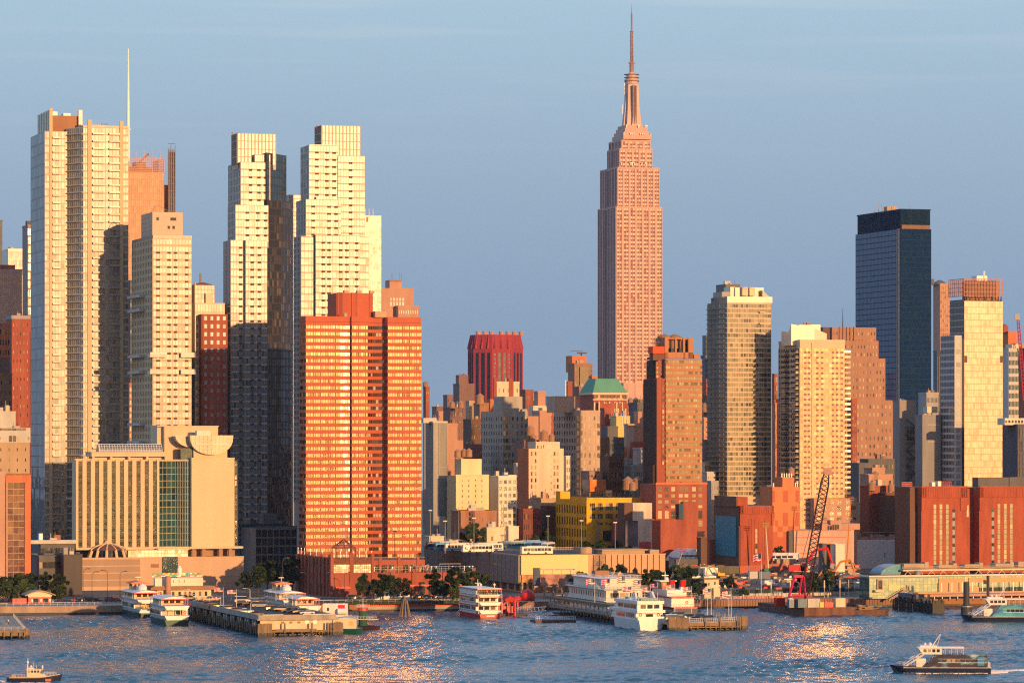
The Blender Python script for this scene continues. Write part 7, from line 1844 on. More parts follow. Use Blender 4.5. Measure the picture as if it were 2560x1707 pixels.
def house_barge():
 t=thing('work_barge','cream deckhouse barge with a green hull at the right corner of the parking pier','barge',(WX(868,1150),1153,0),180)
 q=MB();hull_mb(q,9.0,10,1.5,.12);q.build('hull',wall('hull green',(.012,.075,.055)),t)
 q=MB();q.prism([(-2.8,-4.8),(4.4,-4.8),(4.4,4.6),(-2.8,4.6)],1.5,4.5);q.loft([[(-2.9,-4.9,4.5),(.8,-4.9,5.0),(4.5,-4.9,4.5)],[(-2.9,4.7,4.5),(.8,4.7,5.0),(4.5,4.7,4.5)]]);q.build('deckhouse',M['cream'],t)
 for x in (-1.2,2.8):q=MB();q.box(x-.6,x+.6,4.63 if 0 else-4.86,-4.8,2.6,3.9);q.build('shutter',wall('yellow shutter',(.62,.45,.16)),t)
 for x in (-1.2,2.8):q=MB();q.box(x-.6,x+.6,4.6,4.68,2.6,3.9);q.build('shutter',wall('yellow shutter',(.62,.45,.16)),t)
 t=thing('storage_hut','white plank hut with a red sign board and a tank behind the green hulled barge','hut',(WX(838,1165),1168,0),0)
 q=MB();q.box(-4,3.8,-2,3,2.5,8.4);q.build('wall',BWH,t);q=MB();q.tube((.8,-2.8,6.0),(3.6,-2.8,6.0),.95,12);q.build('tank',M['whitep'],t);q=MB();q.box(.9,3,-2.2,-2.02,7.0,8.1);q.build('sign',M['redp'],t)
 q=MB();q.box(-2.6,-2,-2.08,-2,6.2,7.2);q.build('window',M['g_dark'],t)
 q=MB();q.box(-4.2,5,-3.6,3.2,-.5,2.5);q.build('float_base',M['dkgrey'],t)
 t=thing('tugboat','small tugboat with green deckhouse, red trim and a dark hull beside the cream barge','tugboat',(WX(900,1172),1172,0),160)
 q=MB();hull_mb(q,12,4.4,1.3,.35,rise=.8);q.build('hull',wall('tug hull',(.06,.02,.02)),t)
 q=MB();q.lathe(-1.0,0,[(1.4,1.2),(1.4,6.4),(1.2,6.5)],10);q.build('wheelhouse',wall('tug green',(.03,.10,.07)),t);q=MB();q.lathe(-1.0,0,[(1.7,6.0),(1.7,6.9),(1.4,7)],10);q.build('red_cap',M['redp'],t)
 q=MB();q.box(-5.5,5,-1.9,1.9,3.2,3.4);rail(q,[(-5,-1.8),(5,-1.8),(5,1.8),(-5,1.8)],3.4,.9,1);rail(q,[(-2.6,-1.5),(.8,-1.5),(.8,1.5),(-2.6,1.5)],7,.9,.8);q.tube((-1,0,7),(-1,0,10),.08,4);q.build('upper_deck',M['whitep'],t)
house_barge()
def water_taxi(label,loc,rz,L,wrap,house,hullm,taxi=True):
 t=thing('water_taxi',label,'ferry',loc,rz);B=7;s=L/25
 q=MB();hull_mb(q,L,B,1.7*s,.22,rise=.8*s,z0=-.5,flare=2.5);q.build('hull',hullm,t)
 q=MB();deckhouse(q,-L/2+1.0*s,L/2-7.5*s,B-.5,1.7*s,6.0*s,3.0*s);q.build('cabin',wrap,t)
 q=MB();q.box(-L/2+1.2*s,L/2-11*s,-B/2-.03,B/2+.03,3.3*s,3.42*s);q.box(-L/2+1.2*s,L/2-11*s,-B/2-.03,B/2+.03,4.55*s,4.62*s);q.box(-L/2,L/2-2*s,-B/2-.06,B/2+.06,1.62*s,1.75*s);q.build('trim_stripe',M['whitep'],t)
 q=MB();q.box(-L/2+1.8*s,-L/2+3.6*s,-B/2-.02,B/2+.02,2.4*s,5.2*s);q.build('side_panel',paint('taxi blue',(.03,.22,.48)),t)
 strip_windows(t,'window',-L/2+4.2*s,L/2-12*s,B-.42,3.5*s,4.5*s,7,M['g_dark'],.25)
 q=MB()
 for sd in (-1,1):
  q.tube((L/2-2.4*s,sd*2.4,1.9*s),(L/2-7.4*s,sd*2.4,6.0*s),.28,4);q.tube((L/2-2.2*s,sd*2.9,2.7*s),(L/2-7.2*s,sd*2.9,6.9*s),.07,4);q.tube((L/2-2.2*s,sd*1.9,2.7*s),(L/2-7.2*s,sd*1.9,6.9*s),.07,4)
  for k in range(5):f=k/4;q.tube((L/2-(2.2+5*f)*s,sd*2.9,(1.8+4.1*f)*s),(L/2-(2.2+5*f)*s,sd*2.9,(2.7+4.2*f)*s),.05,4)
 q.box(L/2-8*s,L/2-5.5*s,-2,2,1.8*s,4.6*s);q.build('bow_stair',BWH,t)
 q=MB();rail(q,[(L/2-1.2*s,-1.4),(L/2-4*s,-3),(L/2-7*s,-3.2)],2.3*s,1,.8);rail(q,[(L/2-1.2*s,1.4),(L/2-4*s,3),(L/2-7*s,3.2)],2.3*s,1,.8);rail(q,[(-L/2+.2,-3),(-L/2+.2,3)],1.7*s,1.6,.8);q.build('railing',M['whitep'],t);ring_part(t,L/2-5.45*s,-1.2,2.9*s)
 q=MB();deckhouse(q,L/2-12.2*s,L/2-7.0*s,4.6,6.0*s,8.0*s,-.9*s);q.build('wheelhouse',BWH,t)
 strip_windows(t,'wheelhouse_window',L/2-11.8*s,L/2-7.2*s,4.64,6.7*s,7.7*s,4,M['g_dark'],.35);q=MB();q.box(L/2-6.9*s,L/2-6.4*s,-1.9,1.9,6.8*s,7.7*s);q.build('windscreen',M['g_dark'],t)
 q=MB();q.prism([(L/2-18*s,-2.8),(L/2-5.8*s,-2.8),(L/2-5.8*s,2.8),(L/2-18*s,2.8)],8.0*s,8.4*s,0,[(L/2-18*s,-2.6),(L/2-6.4*s,-2.6),(L/2-6.4*s,2.6),(L/2-18*s,2.6)]);q.box(L/2-11*s,L/2-6.5*s,-2.4,2.4,8.3*s,8.9*s)
 for k in range(4):
  for sd in (-1,1):q.tube((L/2-(13+k*1.6)*s,sd*2.5,6.0*s),(L/2-(13+k*1.6)*s,sd*2.5,8.1*s),.06,4)
 q.build('wheelhouse_roof',BWH,t)
 q=MB();x=L/2-10*s;q.tube((x,0,8.9*s),(x-2*s,0,12.6*s),.14,5,.06);q.tube((x-1.2*s,0,9*s),(x-2*s,0,12.4*s),.06,4)
 for f in (.4,.6,.8):q.tube((x-2*f*s,-.9,(8.9+3.7*f)*s),(x-2*f*s,.9,(8.9+3.7*f)*s),.05,4)
 t.scale=(1,1,.8);q.lathe(x+2*s,0,[(.3,8.8*s),(.5,9.2*s),(.1,9.7*s)],8);q.lathe(x+.8*s,1,[(.3,8.8*s),(.5,9.4*s),(.1,9.9*s)],8);q.build('mast',M['whitep'],t)
 return t
def wrapmat(name,stops,sc):
 m,nt,p=newmat(name);n=nt.nodes;L=nt.links.new;tc=n.new('ShaderNodeTexCoord')
 mp=n.new('ShaderNodeMapping');L(tc.outputs['Object'],mp.inputs[0]);mp.inputs['Scale'].default_value=sc;mp.inputs['Rotation'].default_value=(0,.5,0)
 z=n.new('ShaderNodeTexNoise');z.inputs['Scale'].default_value=1;z.inputs['Detail'].default_value=3;L(mp.outputs[0],z.inputs['Vector'])
 rp=n.new('ShaderNodeValToRGB');L(z.outputs[0],rp.inputs[0]);e=rp.color_ramp.elements
 while len(e)<len(stops):e.new(.5)
 for k,(pp,c) in enumerate(stops):e[k].position=pp;e[k].color=(*c,1)
 L(rp.outputs[0],p.inputs['Base Color']);p.inputs['Roughness'].default_value=.4;return m
taxi_navy=paint('taxi navy',(.012,.022,.06))
water_taxi('navy water taxi speeding left with a blue and silver streaked cabin wrap',(WX(2356,962),962,.1),178,24.6,wrapmat('dark streaked wrap',[(.3,(.015,.012,.03)),(.52,(.03,.03,.07)),(.6,(.10,.28,.38)),(.72,(.5,.55,.55))],(.25,.3,.5)),None,taxi_navy)
water_taxi('water taxi with a turquoise wave painted cabin entering at the right edge by the terminal',(WX(2520,1224),1226,0),178,28,wrapmat('turquoise wrap',[(.3,(.03,.05,.25)),(.45,(.05,.30,.42)),(.6,(.08,.42,.48)),(.75,(.35,.38,.5))],(.2,.3,.4)),None,taxi_navy)
def police_boat():
 t=thing('patrol_boat','small cream cabin patrol boat with a navy collar at the bottom left corner','patrol boat',(WX(84,925),925,0),4);L=13;t.scale=(1,1,.87)
 q=MB();hull_mb(q,L,4,.9,.45,rise=1.0,z0=-.4);q.build('hull',paint('patrol navy',(.012,.018,.06)),t)
 q=MB();hull_mb(q,L+.3,4.3,1.25,.45,rise=1.1,z0=.85);q.build('collar',wall('patrol collar',(.05,.035,.05)),t)
 q=MB();hull_mb(q,L-1,3.6,1.5,.5,rise=.8,z0=1.0);q.loft([[(0,-1.3,1.4),(3.6,-1.0,1.4),(3.6,1.0,1.4),(0,1.3,1.4)],[(0,-1.2,2.6),(2.6,-.8,2.4),(2.6,.8,2.4),(0,1.2,2.6)]]);q.build('deck',M['cream'],t)
 q=MB();deckhouse(q,-1.6,1.7,2.9,1.4,2.6);deckhouse(q,-1.6,1.5,2.8,2.6,3.6,-.6);q.box(-1.8,2.4,-1.5,1.5,3.6,3.75);deckhouse(q,-1.6,.3,2,3.75,4.2,.4);q.build('cabin',M['cream'],t)
 strip_windows(t,'window',-1.4,1.6,2.86,2.8,3.4,4,M['g_dark'],.25)
 q=MB();q.tube((-1.5,0,4),(-1.4,0,7.0),.16,5,.05);q.lathe(-.6,0,[(.2,4.2),(.36,4.5),(.1,4.8)],8);q.tube((0,.6,4),(0,.6,5.6),.05,4);q.tube((.7,-.6,3.8),(.7,-.6,5),.05,4);q.lathe(2.2,0,[(.1,3.8),(.22,4.1),(.22,4.6),(.05,4.8)],8);q.lathe(-1.45,0,[(.26,5.4),(.3,5.8),(.1,6.1)],8);q.build('mast',M['whitep'],t)
 q=MB();rail(q,[(2.6,-1.4),(5.6,-.8),(5.6,.8),(2.6,1.4)],1.9,.9,.7,.03);rail(q,[(-5.2,-1.6),(-2.2,-1.6)],1.4,.9,.7,.03);q.build('railing',M['whitep'],t)
 ring_part(t,-3.1,-1.5,1.9,'y');q=MB();q.box(-5.4,-4.4,-1.5,1.5,1.3,2.2);q.build('engine_box',M['steel'],t)
 q=MB();q.prism([(3.0,-2.12),(4.4,-1.75),(4.4,-1.7),(3.0,-2.06)],.35,1.0);q.build('bow_stripe',M['orange'],t)
police_boat()
def wake(label,pts,m):
 q=MB();rr=random.Random(9)
 for x,y,w,h in pts:
  for k in range(14):a,c=x+rr.uniform(-w,w),y+rr.uniform(-.5,.5);r=rr.uniform(.15,.5)*h;q.lathe(a,c,[(r*1.6,-.1),(r*1.2,r*.4),(r*.3,r*.8)],6)
 o=q.build('wake_foam',m);tag(o,label,'foam',kind='stuff')
FOAM=wall('foam',(.72,.70,.66),rough=.7,var=.1)
x0=WX(2356,962)
wake('white wake foam trailing behind the navy water taxi and along its hull',[(x0+12.6+k*.7,963+k*.55,.9,1.3-k*.025) for k in range(26)]+[(x0+12.4+k*.5,960.5+k*.2,.5,1.9-k*.1) for k in range(8)]+[(x0-10+k*1.2,958.2,.7,.45) for k in range(18)]+[(x0+12.4,962,.6,1.8)],FOAM)
xp=WX(84,925);wake('white foam around the bow and stern of the patrol boat',[(xp+4+k*.6,922.9,.4,.5) for k in range(3)]+[(xp-7.2-k*.7,925,.5,1.2) for k in range(4)]+[(xp-4+k,922.8,.5,.25) for k in range(8)],FOAM)
def crane_barge():
 t=thing('crane_barge','rusty flat work barge carrying a tall lattice crane, moored off the building site','barge',(WX(2011,1256),1256,0),TH)
 w=(WX(2132,1256)-WX(2011,1256))/.956*1.05;L=44;q=MB();q.prism([(0,0),(w,0),(w,L),(0,L)],-.5,2.9,0,[(0,0),(w+.8,0),(w+.8,L),(0,L)]);q.build('hull',wall('rusty hull',(.17,.085,.06),var=.35,scale=.5),t)
 q=MB()
 for k in range(8):q.box(-.05,w+.7,-.08,0,.4+k*.32,.44+k*.32)
 q.box(-.1,.02,0,L,2.4,2.95);q.build('hull_strake',M['dkbrown'],t)
 return t,w
CB,cbw=crane_barge()
def on_barge(u,v):return (WX(2011,1256)+.956*u-.292*v,1256+.292*u+.956*v,2.9)
def container(label,loc,rz,l,h,m,w=2.4):
 t=thing('container',label,'container',loc,rz,'site containers');q=MB();q.box(0,l,0,w,0,h);
 for k in range(int(l/.45)):q.box(k*.45+.05,k*.45+.25,-.06,w+.06,.1,h-.1)
 q.build('box',m,t);q=MB()
 for k in (0,1):q.box(l,l+.05,.1+k*(w/2),w/2-.05+k*(w/2),.1,h-.1)
 q.build('door',m,t);return t
container('blue grey ribbed container on the crane barge deck, leftmost of three',on_barge(-1.5,2),TH,3.2,2.9,paint('container blue',(.06,.14,.22)))
container('pale grey container with a blue end on the crane barge deck',on_barge(2.0,2),TH,4.4,3.0,M['ltgrey'])
container('bright cream container on the right end of the crane barge deck',on_barge(12.2,2),TH,3.6,3.0,M['cream'])
container('large red box container on the crane barge behind the crane foot',on_barge(-4,16),TH,3.2,2.7,M['redp'])
t=thing('porta_toilet','slate coloured portable toilet with a white roof on the crane barge corner','portable toilet',on_barge(-4.6,2.4),TH);q=MB();q.box(0,1.8,0,1.8,0,2.9);q.build('cabin',paint('toilet slate',(.10,.16,.22)),t);q=MB();q.lathe(.9,.9,[(1.2,2.9),(.5,3.3)],8);q.build('roof',M['whitep'],t)
t=thing('generator','red diesel generator among yellow drums on the crane barge','generator',on_barge(8,1.6),TH);q=MB();q.box(0,3.2,0,1.6,0,1.7);q.box(.4,1,.3,.9,1.7,2.1);q.build('body',M['redp'],t);q=MB();q.box(-1.8,-.2,0,1.5,0,1.8);q.build('tank',paint('pump yellow',(.55,.42,.10)),t)
def crane():
 bx,by,bz=WX(2003,1264),1264,2.9;t=thing('lattice_crane','tall dark lattice boom crane leaning right with a red base on the barge','crane',(bx,by,bz))
 Yb=by;tip=(WX(2068,Yb)-bx,0,WZ(1175,Yb)-bz);ft=(WX(2008,Yb)-bx,0,1.5)
 q=MB();n=30
 def P(f,i):
  w=1.35 if .08<f<.9 else (.5+f*10*.85 if f<=.08 else max(.5,1.35-(f-.9)*8));c=[ft[j]+(tip[j]-ft[j])*f for j in range(3)];dx,dz=(tip[0]-ft[0]),(tip[2]-ft[2]);l=math.hypot(dx,dz);nx,nz=dz/l,-dx/l
  s=((1,1),(1,-1),(-1,-1),(-1,1))[i];return (c[0]+nx*w*s[0],c[1]+w*s[1],c[2]+nz*w*s[0])
 for k in range(n):
  for i in range(4):
   a,b_=P(k/n,i),P((k+1)/n,i);q.tube(a,b_,.15,4);q.tube(P(k/n,i),P((k+1)/n,(i+1) % 4),.085,4);q.tube(P(k/n,(i+1) % 4),P((k+1)/n,i),.06,4)
 q.build('boom',wall('crane dark red',(.06,.025,.03),rough=.5),t)
 q=MB();q.box(tip[0]-1.2,tip[0]+1.4,-.9,.9,tip[2]-1.6,tip[2]+.8);q.tube((tip[0]+1.2,0,tip[2]),(tip[0]+2.2,0,tip[2]-2.6),.2,5);q.build('boom_head',wall('crane head',(.45,.25,.2)),t)
 q=MB();q.box(-3.5,3.5,-2.4,2.4,.6,3.6);q.box(1.5,3.6,-3.4,-2.4,1,4);q.build('machine_house',paint('crane maroon',(.28,.03,.04)),t)
 q=MB();q.box(-4,4,-3.2,-1.9,0,.9);q.box(-4,4,1.9,3.2,0,.9);q.build('crawler_track',M['dark'],t)
 q=MB();m=(WX(1994,Yb)-bx,0,WZ(1440,Yb)-bz);m2=(WX(2012,Yb)-bx,0,m[2])
 q.tube((-4.5,-1,2.5),(m[0]-1,-1,m[2]),.35,4);q.tube((-1,-1,2.5),(m[0]+1.5,-1,m[2]),.35,4);q.tube((-4.5,1,2.5),(m[0]-1,1,m[2]),.35,4);q.box(m[0]-1.4,m2[0],-1.2,1.2,m[2]-.4,m[2]+.4);q.box(m[0]-1.8,m2[0]-.4,-1.2,1.2,m[2]-6.6,m[2]-6);q.tube((m2[0]-.4,-1,m[2]),(1.5,-1,2.5),.35,4);q.build('gantry',paint('gantry red',(.60,.02,.08)),t)
 q=MB()
 for y in (-.6,.6):q.tube((m[0],y,m[2]),(tip[0]-.6,y,tip[2]),.045,4)
 q.tube((tip[0]-9,0,tip[2]*.8),(-9,-3,1),.03,4);q.build('cable',M['dark'],t)
crane()
def small_barge():
 t=thing('work_barge','small rusty barge stacked with timber, tied behind the crane barge','barge',(WX(2174,1266),1266,0),8)
 q=MB();hull_mb(q,12.5,9,2.0,.1,rise=.2);q.build('hull',wall('rusty hull',(.17,.085,.06),var=.35),t);q=MB();rr=random.Random(3)
 for k in range(14):x,z=rr.uniform(-3,2),2.0+.35*(k // 4);q.box(x-2.5,x+2.5,-3+(k % 4)*1.5,-3+(k % 4)*1.5+1.2,z,z+.33)
 q.box(-4.4,-3.2,-2,2,2,3.6);q.build('timber_stack',M['wood'],t)
small_barge()
# ================================================================== piers
def pile_obj(parent,me,loc):o=bpy.data.objects.new('pile',me);COL.objects.link(o);o.parent=parent;o.location=loc;return o
def pile_mesh(r=.28,z0=-1,z1=3.2,wet=1.0):
 q=MB();q.tube((0,0,wet),(0,0,z1),r,7,r*.9);q.tube((0,0,z0),(0,0,wet),r*1.02,7,mi=1);return q.mesh('pile',[M['wood'],M['wetwood']])
def parking_pier():
 b=Bld('parking_pier','long concrete parking pier on timber piles with a cream end wall','pier',646,1134,z0=0)
 w=b.U(841);L=150;zd=5.3;q=MB();q.box(.6,w-.6,.6,L,4.6,zd);b.part('deck',q,M['asphalt'])
 q=MB();q.box(0,w,-.1,.45,4.7,6.4);q.box(-.1,.4,.46,L,4.9,6.5);q.box(w-.4,w+.1,.46,L,4.9,6.3);q.box(-.4,w+.4,-.4,-.1,4.75,5.2)
 for k in range(6):q.box(w*k/6,w*k/6+.08,-.14,-.1,5.2,6.4)
 b.part('parapet',q,M['conc'])
 q=MB();q.box(2.2,w-2.6,-.9,-.6,6.1,6.3) if 0 else q.box(1.6,7.8,-.06,.2,6.42,6.55);q.box(14,w-1,-.06,.2,6.42,6.55);b.part('kerb_pipe',q,M['whitep'])
 q=MB();q.box(.8,w-1.2,1.0,1.5,1.5,4.7);b.part('end_wall',q,wall('peeling cream wall',(.66,.56,.42),var=.22,scale=.35))
 q=MB()
 for p in (705,725,745):q.box(b.U(p),b.U(p)+(1.0 if p!=720 else .5),.93,1.0,3.7,4.3)
 b.part('wall_vent',q,M['brown'])
 for p in (769,789):q=MB();q.tube((b.U(p),.9,4.1),(b.U(p),1,4.1),.75,14);b.part('round_port',q,M['whitep'])
 q=MB();q.box(-.2,w+.2,-1.2,.9,1.15,1.6);q.box(5,18,-1.3,-1.15,1.6,2.1);b.part('fender_walk',q,M['wood'])
 q=MB();q.box(2,w-1,3,L,-.5,.4) ;q.box(.9,1.5,2,L,1.2,2.5);q.box(1.6,1.9,2,L,2.4,4.6);b.part('understructure',q,M['wetwood'])
 q=MB()
 for k in range(40):q.box(.7,1.0,3+k*3.4,3+k*3.4+2.2,2.5,4.5) if k % 3 else None
 b.part('shed_wall',q,M['grey'])
 m1,m2,m3=pile_mesh(.28,-1,4.0,1.0),pile_mesh(.3,-1,3.9),pile_mesh(.26,-1,2.0)
 rr=random.Random(6)
 for k in range(44):pile_obj(b.e,m1,(-.4+rr.uniform(-.15,.15),1.5+k*3.1+rr.uniform(-.7,.7),rr.uniform(-.9,.3)))
 for k in range(12):pile_obj(b.e,m2,(-.3+k*.36,-1.4,rr.uniform(-.2,.1)))
 for k in range(9):pile_obj(b.e,m2,(w-1.2+k*.34,-1.4,rr.uniform(-.1,.3)))
 for p in (667,709,777,817,824):pile_obj(b.e,m2,(b.U(p),-1.5,0))
 for p in (680,686,732,754,799,806,812):pile_obj(b.e,m3,(b.U(p),.2,-.4))
 return b
PP=parking_pier()
def onpier(px,py,zd=5.3):Y=GY(py,zd);return (WX(px,Y),Y,zd+.01)
def terminal():
 b=Bld('ferry_terminal','low cream ferry terminal with brown flat roof and big white sign box','ferry terminal',392,1262,z0=5)
 w=b.U(528);z=b.Z(1474);c=MB();c.box(0,w,0,9,-2,z);b.part('wall',c,M['cream'])
 q=MB();q.box(b.U(375),b.U(541),-1.6,11,z,z+.9);q.box(b.U(380),b.U(536),-1.2,10,z+.9,z+1.2);b.part('roof',q,M['brown'])
 W=[(front(0,w,0),b.U(p),b.U(p+l),b.Z(1490),b.Z(1479)) for p,l in ((399,5),(430,6),(446,6),(472,6),(482,6),(497,6),(512,6))];windows(b,M['g_dark'],10,'window',W,t=.05)
 q=MB();q.box(b.U(461),b.U(466),-.08,0,0,b.Z(1479));b.part('door',q,M['brown'])
 q=MB();q.box(b.U(437),b.U(443),-.9,-.3,.1,1.6);b.part('red_box',q,M['redp'])
 q=MB();q.box(b.U(389),b.U(509),1,3.4,b.Z(1465),b.Z(1445));q.box(b.U(389),b.U(509),.9,1,b.Z(1452)-.05,b.Z(1451));b.part('sign_box',q,M['white'])
 q=MB()
 for p in (436,450,463):q.tube((b.U(p),.6,b.Z(1449)),(b.U(p),.6,b.Z(1456)),.12,4)
 for k in range(22):q.tube((b.U(390+k*5.6),1.6,b.Z(1445)),(b.U(390+k*5.6),1.6,b.Z(1432)),.05,4)
 b.part('sign_lamp',q,M['whitep'])
 rr=random.Random(8);fm=[M['redp'],BBL,paint('flag white',(.75,.75,.75)),paint('flag green',(.03,.3,.1)),paint('flag yellow',(.7,.55,.05))]
 for k in range(22):
  u=b.U(390+k*5.6);q=MB();h=.45
  for j in range(3):
   a,c=rr.randrange(5),0;q.quad((u,1.6,b.Z(1432)-1.3+j*.43),(u-1.1,1.5,b.Z(1432)-1.4+j*.43),(u-1.1,1.5,b.Z(1432)-.97+j*.43),(u,1.6,b.Z(1432)-.87+j*.43),rr.randrange(5))
  b.part('sign_flag',q,fm)
 q=MB();q.lathe(b.U(418),-1.6,[(.95,-1),(.95,b.Z(1441)),(.7,b.Z(1439))],14);b.part('round_column',q,M['pink'])
 q=MB();q.lathe(b.U(449,4),4,[(.8,b.Z(1440)),(.9,b.Z(1424)),(.3,b.Z(1415))],10);b.part('white_globe',q,M['whitep'])
terminal()
FL=[M['redp'],paint('flag white',(.75,.75,.75)),paint('flag blue',(.02,.03,.14))]
def flag_mesh(seed):
 q=MB();rr=random.Random(seed);ph=rr.uniform(0,6);nx,nz=10,7;W,H=2.9,1.75
 def P(i,k):x=W*i/nx;return (-x*.97,.22*math.sin(x*2.6+ph)*x/W*1.4,-H*k/nz-.35*x/W*1.0-.12*math.sin(x*2+ph))
 for i in range(nx):
  for k in range(nz):mi=2 if (i<4 and k<4) else k % 2;q.quad(P(i,k),P(i,k+1),P(i+1,k+1),P(i+1,k),mi)
 return q
FT=[]
def flagpole(loc,h,lab,seed=0,fsc=1.0,group='flagpoles with striped flags'):
 if not FT:
  t=thing('flagpole',lab,'flagpole',loc,rnd.uniform(-20,20),group);q=MB();q.tube((0,0,0),(0,0,9),.09,6,.05);q.build('pole',M['whitep'],t);flag_mesh(1).build('flag',FL,t,(-.08,0,8.9));FT.append(t);t.scale=(1,1,h/9)
 else:t=dup(FT[0],loc,rnd.uniform(-25,25),lab,group,(1,1,h/9))
 return t
for px,pb,pt,lab in ((558,1519,1467,'tallest flagpole at the shore end of the parking pier'),(591,1525,1472,'flagpole standing second along the parking pier behind the vans'),(523,1512,1492,'short flagpole beside the white cars on the parking pier'),(552,1520,1490,'flagpole on the outer edge of the parking pier above the piles'),(489,1500,1482,'flagpole near the ferry terminal doors on the parking pier'),(425,1495,1474,'flagpole left of the round terminal column'),(393,1492,1472,'flagpole in front of the terminal by the red roofed ferry')):
 flagpole(onpier(px,pb),(pb-pt)/F*GY(pb,5.3),lab)
x,y,z=onpier(752,1512);t=thing('feather_banner','red feather banner upright on the parking pier beside the hidden ferry','banner',(x,y,z),10);q=MB();q.tube((0,0,0),(0,0,3.6),.04,4);q.build('pole',M['dark'],t);q=MB();q.prism([(-.9,-.03),(0,-.03),(0,.03),(-.9,.03)],.6,3.6,0,[(-.2,-.03),(0,-.03),(0,.03),(-.2,.03)]);q.build('banner',M['redp'],t)
LPT=[]
def lamp(loc,h,lab,arm=1.6,rz=0,group='curved arm lamp posts',m='whitep'):
 if not LPT:
  t=thing('lamp_post',lab,'lamp post',loc,rz,group);q=MB();q.tube((0,0,0),(0,0,6),.1,6,.07);pr=(0,0,6)
  for k in range(1,6):a=math.pi/2*k/5;p=(-1.6*(1-math.cos(a))*1.0,0,6+.9*math.sin(a));q.tube(pr,p,.06,5);pr=p
  q.build('pole',M['whitep'],t);q=MB();q.box(-2.5,-1.5,-.16,.16,6.78,6.95);q.build('lamp_head',M['whitep'],t);LPT.append(t);t.scale=(1,1,h/6.9);return t
 return dup(LPT[0],loc,rz,lab,group,(1,1,h/6.9),None if m=='whitep' else {'pole':M[m],'lamp_head':M[m]})
for px,pb,pt,rz,lab in ((457,1504,1472,190,'curved lamp post by the terminal entrance on the parking pier'),(627,1535,1502,190,'curved lamp post on the outer front edge of the parking pier'),(731,1520,1485,10,'curved lamp post beside the red feather banner'),(770,1528,1492,10,'curved lamp post over the low ferry canopy'),(625,1500,1470,10,'curved lamp post near the hidden ferry upper deck'),(397,1499,1465,190,'curved lamp post left of the terminal round column'),(690,1515,1478,10,'curved lamp post between the hidden ferry and the vans'),(470,1508,1480,190,'curved lamp post at the inner edge of the parking pier above the lower ferry')):
 lamp(onpier(px,pb),(pb-pt)/F*GY(pb,5.3),lab,rz=rz)
# ---- cars
def car(kind):
 t=thing('car','prototype','car',(0,0,-90));L,W_={'sedan':(4.6,1.8),'suv':(4.7,1.9),'pickup':(5.5,1.95),'van':(5.4,2.0)}[kind];h={'sedan':.86,'suv':1.02,'pickup':1.05,'van':1.2}[kind];H={'sedan':1.42,'suv':1.72,'pickup':1.8,'van':2.2}[kind]
 prof={'sedan':[(-2.3,.35),(-2.3,.8),(-1.9,.92),(1.0,.92),(2.1,.75),(2.3,.6),(2.3,.35)],'suv':[(-2.35,.4),(-2.35,1.0),(1.1,1.05),(2.2,.92),(2.35,.7),(2.35,.4)],'pickup':[(-2.75,.5),(-2.75,1.1),(-.6,1.1),(1.2,1.12),(2.6,1.0),(2.75,.7),(2.75,.5)],'van':[(-2.7,.4),(-2.7,1.2),(1.6,1.2),(2.5,.95),(2.7,.7),(2.7,.4)]}[kind]
 q=MB();q.loft([[(x,-W_/2,z) for x,z in prof],[(x,W_/2,z) for x,z in prof]])
 r0,r1,z0={'sedan':((-1.9,1.2),(-1.2,.4),.9),'suv':((-2.3,1.3),(-2.0,.6),1.0),'pickup':((-.6,1.4),(-.4,.7),1.1),'van':((-2.68,1.9),(-2.6,1.1),1.15)}[kind]
 def cab(s,e):return [[(r0[0]+e,-W_/2*s,z0),(r0[1]-e,-W_/2*s,z0),(r0[1]-e,W_/2*s,z0),(r0[0]+e,W_/2*s,z0)],[(r1[0]+e,-W_/2*.82*s,H),(r1[1]-e,-W_/2*.82*s,H),(r1[1]-e,W_/2*.82*s,H),(r1[0]+e,W_/2*.82*s,H)]]
 q.loft([[(r1[0]-.1,-W_/2*.83,H-.06),(r1[1]+.1,-W_/2*.83,H-.06),(r1[1]+.1,W_/2*.83,H-.06),(r1[0]-.1,W_/2*.83,H-.06)],[(r1[0],-W_/2*.78,H+.05),(r1[1],-W_/2*.78,H+.05),(r1[1],W_/2*.78,H+.05),(r1[0],W_/2*.78,H+.05)]])
 q.build('body',BWH,t);q=MB();q.loft(cab(.97,.02));q.build('window',M['g_blue'],t)
 for x in (-L*.31,L*.31):
  for s in (-1,1):q=MB();q.tube((x,s*(W_/2-.2),.34),(x,s*(W_/2+.02),.34),.34,10);q.build('wheel',M['dark'],t)
 for s in (-1,1):q=MB();q.box(L/2-.06,L/2+.02,s*.6-.2,s*.6+.2,.62,.76);q.build('headlight',M['whitep'],t);q=MB();q.box(-L/2-.02,-L/2+.05,s*.65-.15,s*.65+.15,.75,.9);q.build('tail_light',M['redp'],t)
 return t
CARS={k:[car(k),False] for k in ('sedan','suv','pickup','van')}
CC={'white':paint('car white',(.72,.72,.70),.3),'silver':paint('car silver',(.42,.42,.42),.3,.6),'black':paint('car black',(.015,.015,.018),.25),'navy':paint('car navy',(.02,.035,.08),.25),'red':paint('car red',(.40,.025,.03),.3),'gold':paint('car gold',(.40,.29,.15),.3,.5),'grey':paint('car grey',(.12,.12,.13),.3),'tan':paint('car tan',(.35,.28,.2),.4)}
def put_car(kind,col,loc,rz,lab,group):
 c=CARS[kind];
 if not c[1]:c[1]=True;t=c[0];t.location=loc;t.rotation_euler.z=R(rz);t['label']=lab;t['group']=group;t.children[0];
 else:return dup(c[0],loc,rz,lab,group,None,{'body':CC[col]})
 for ch in t.children:
  if ch.name.split('.')[0]=='body':ch.material_slots[0].link='OBJECT';ch.material_slots[0].material=CC[col]
 return t
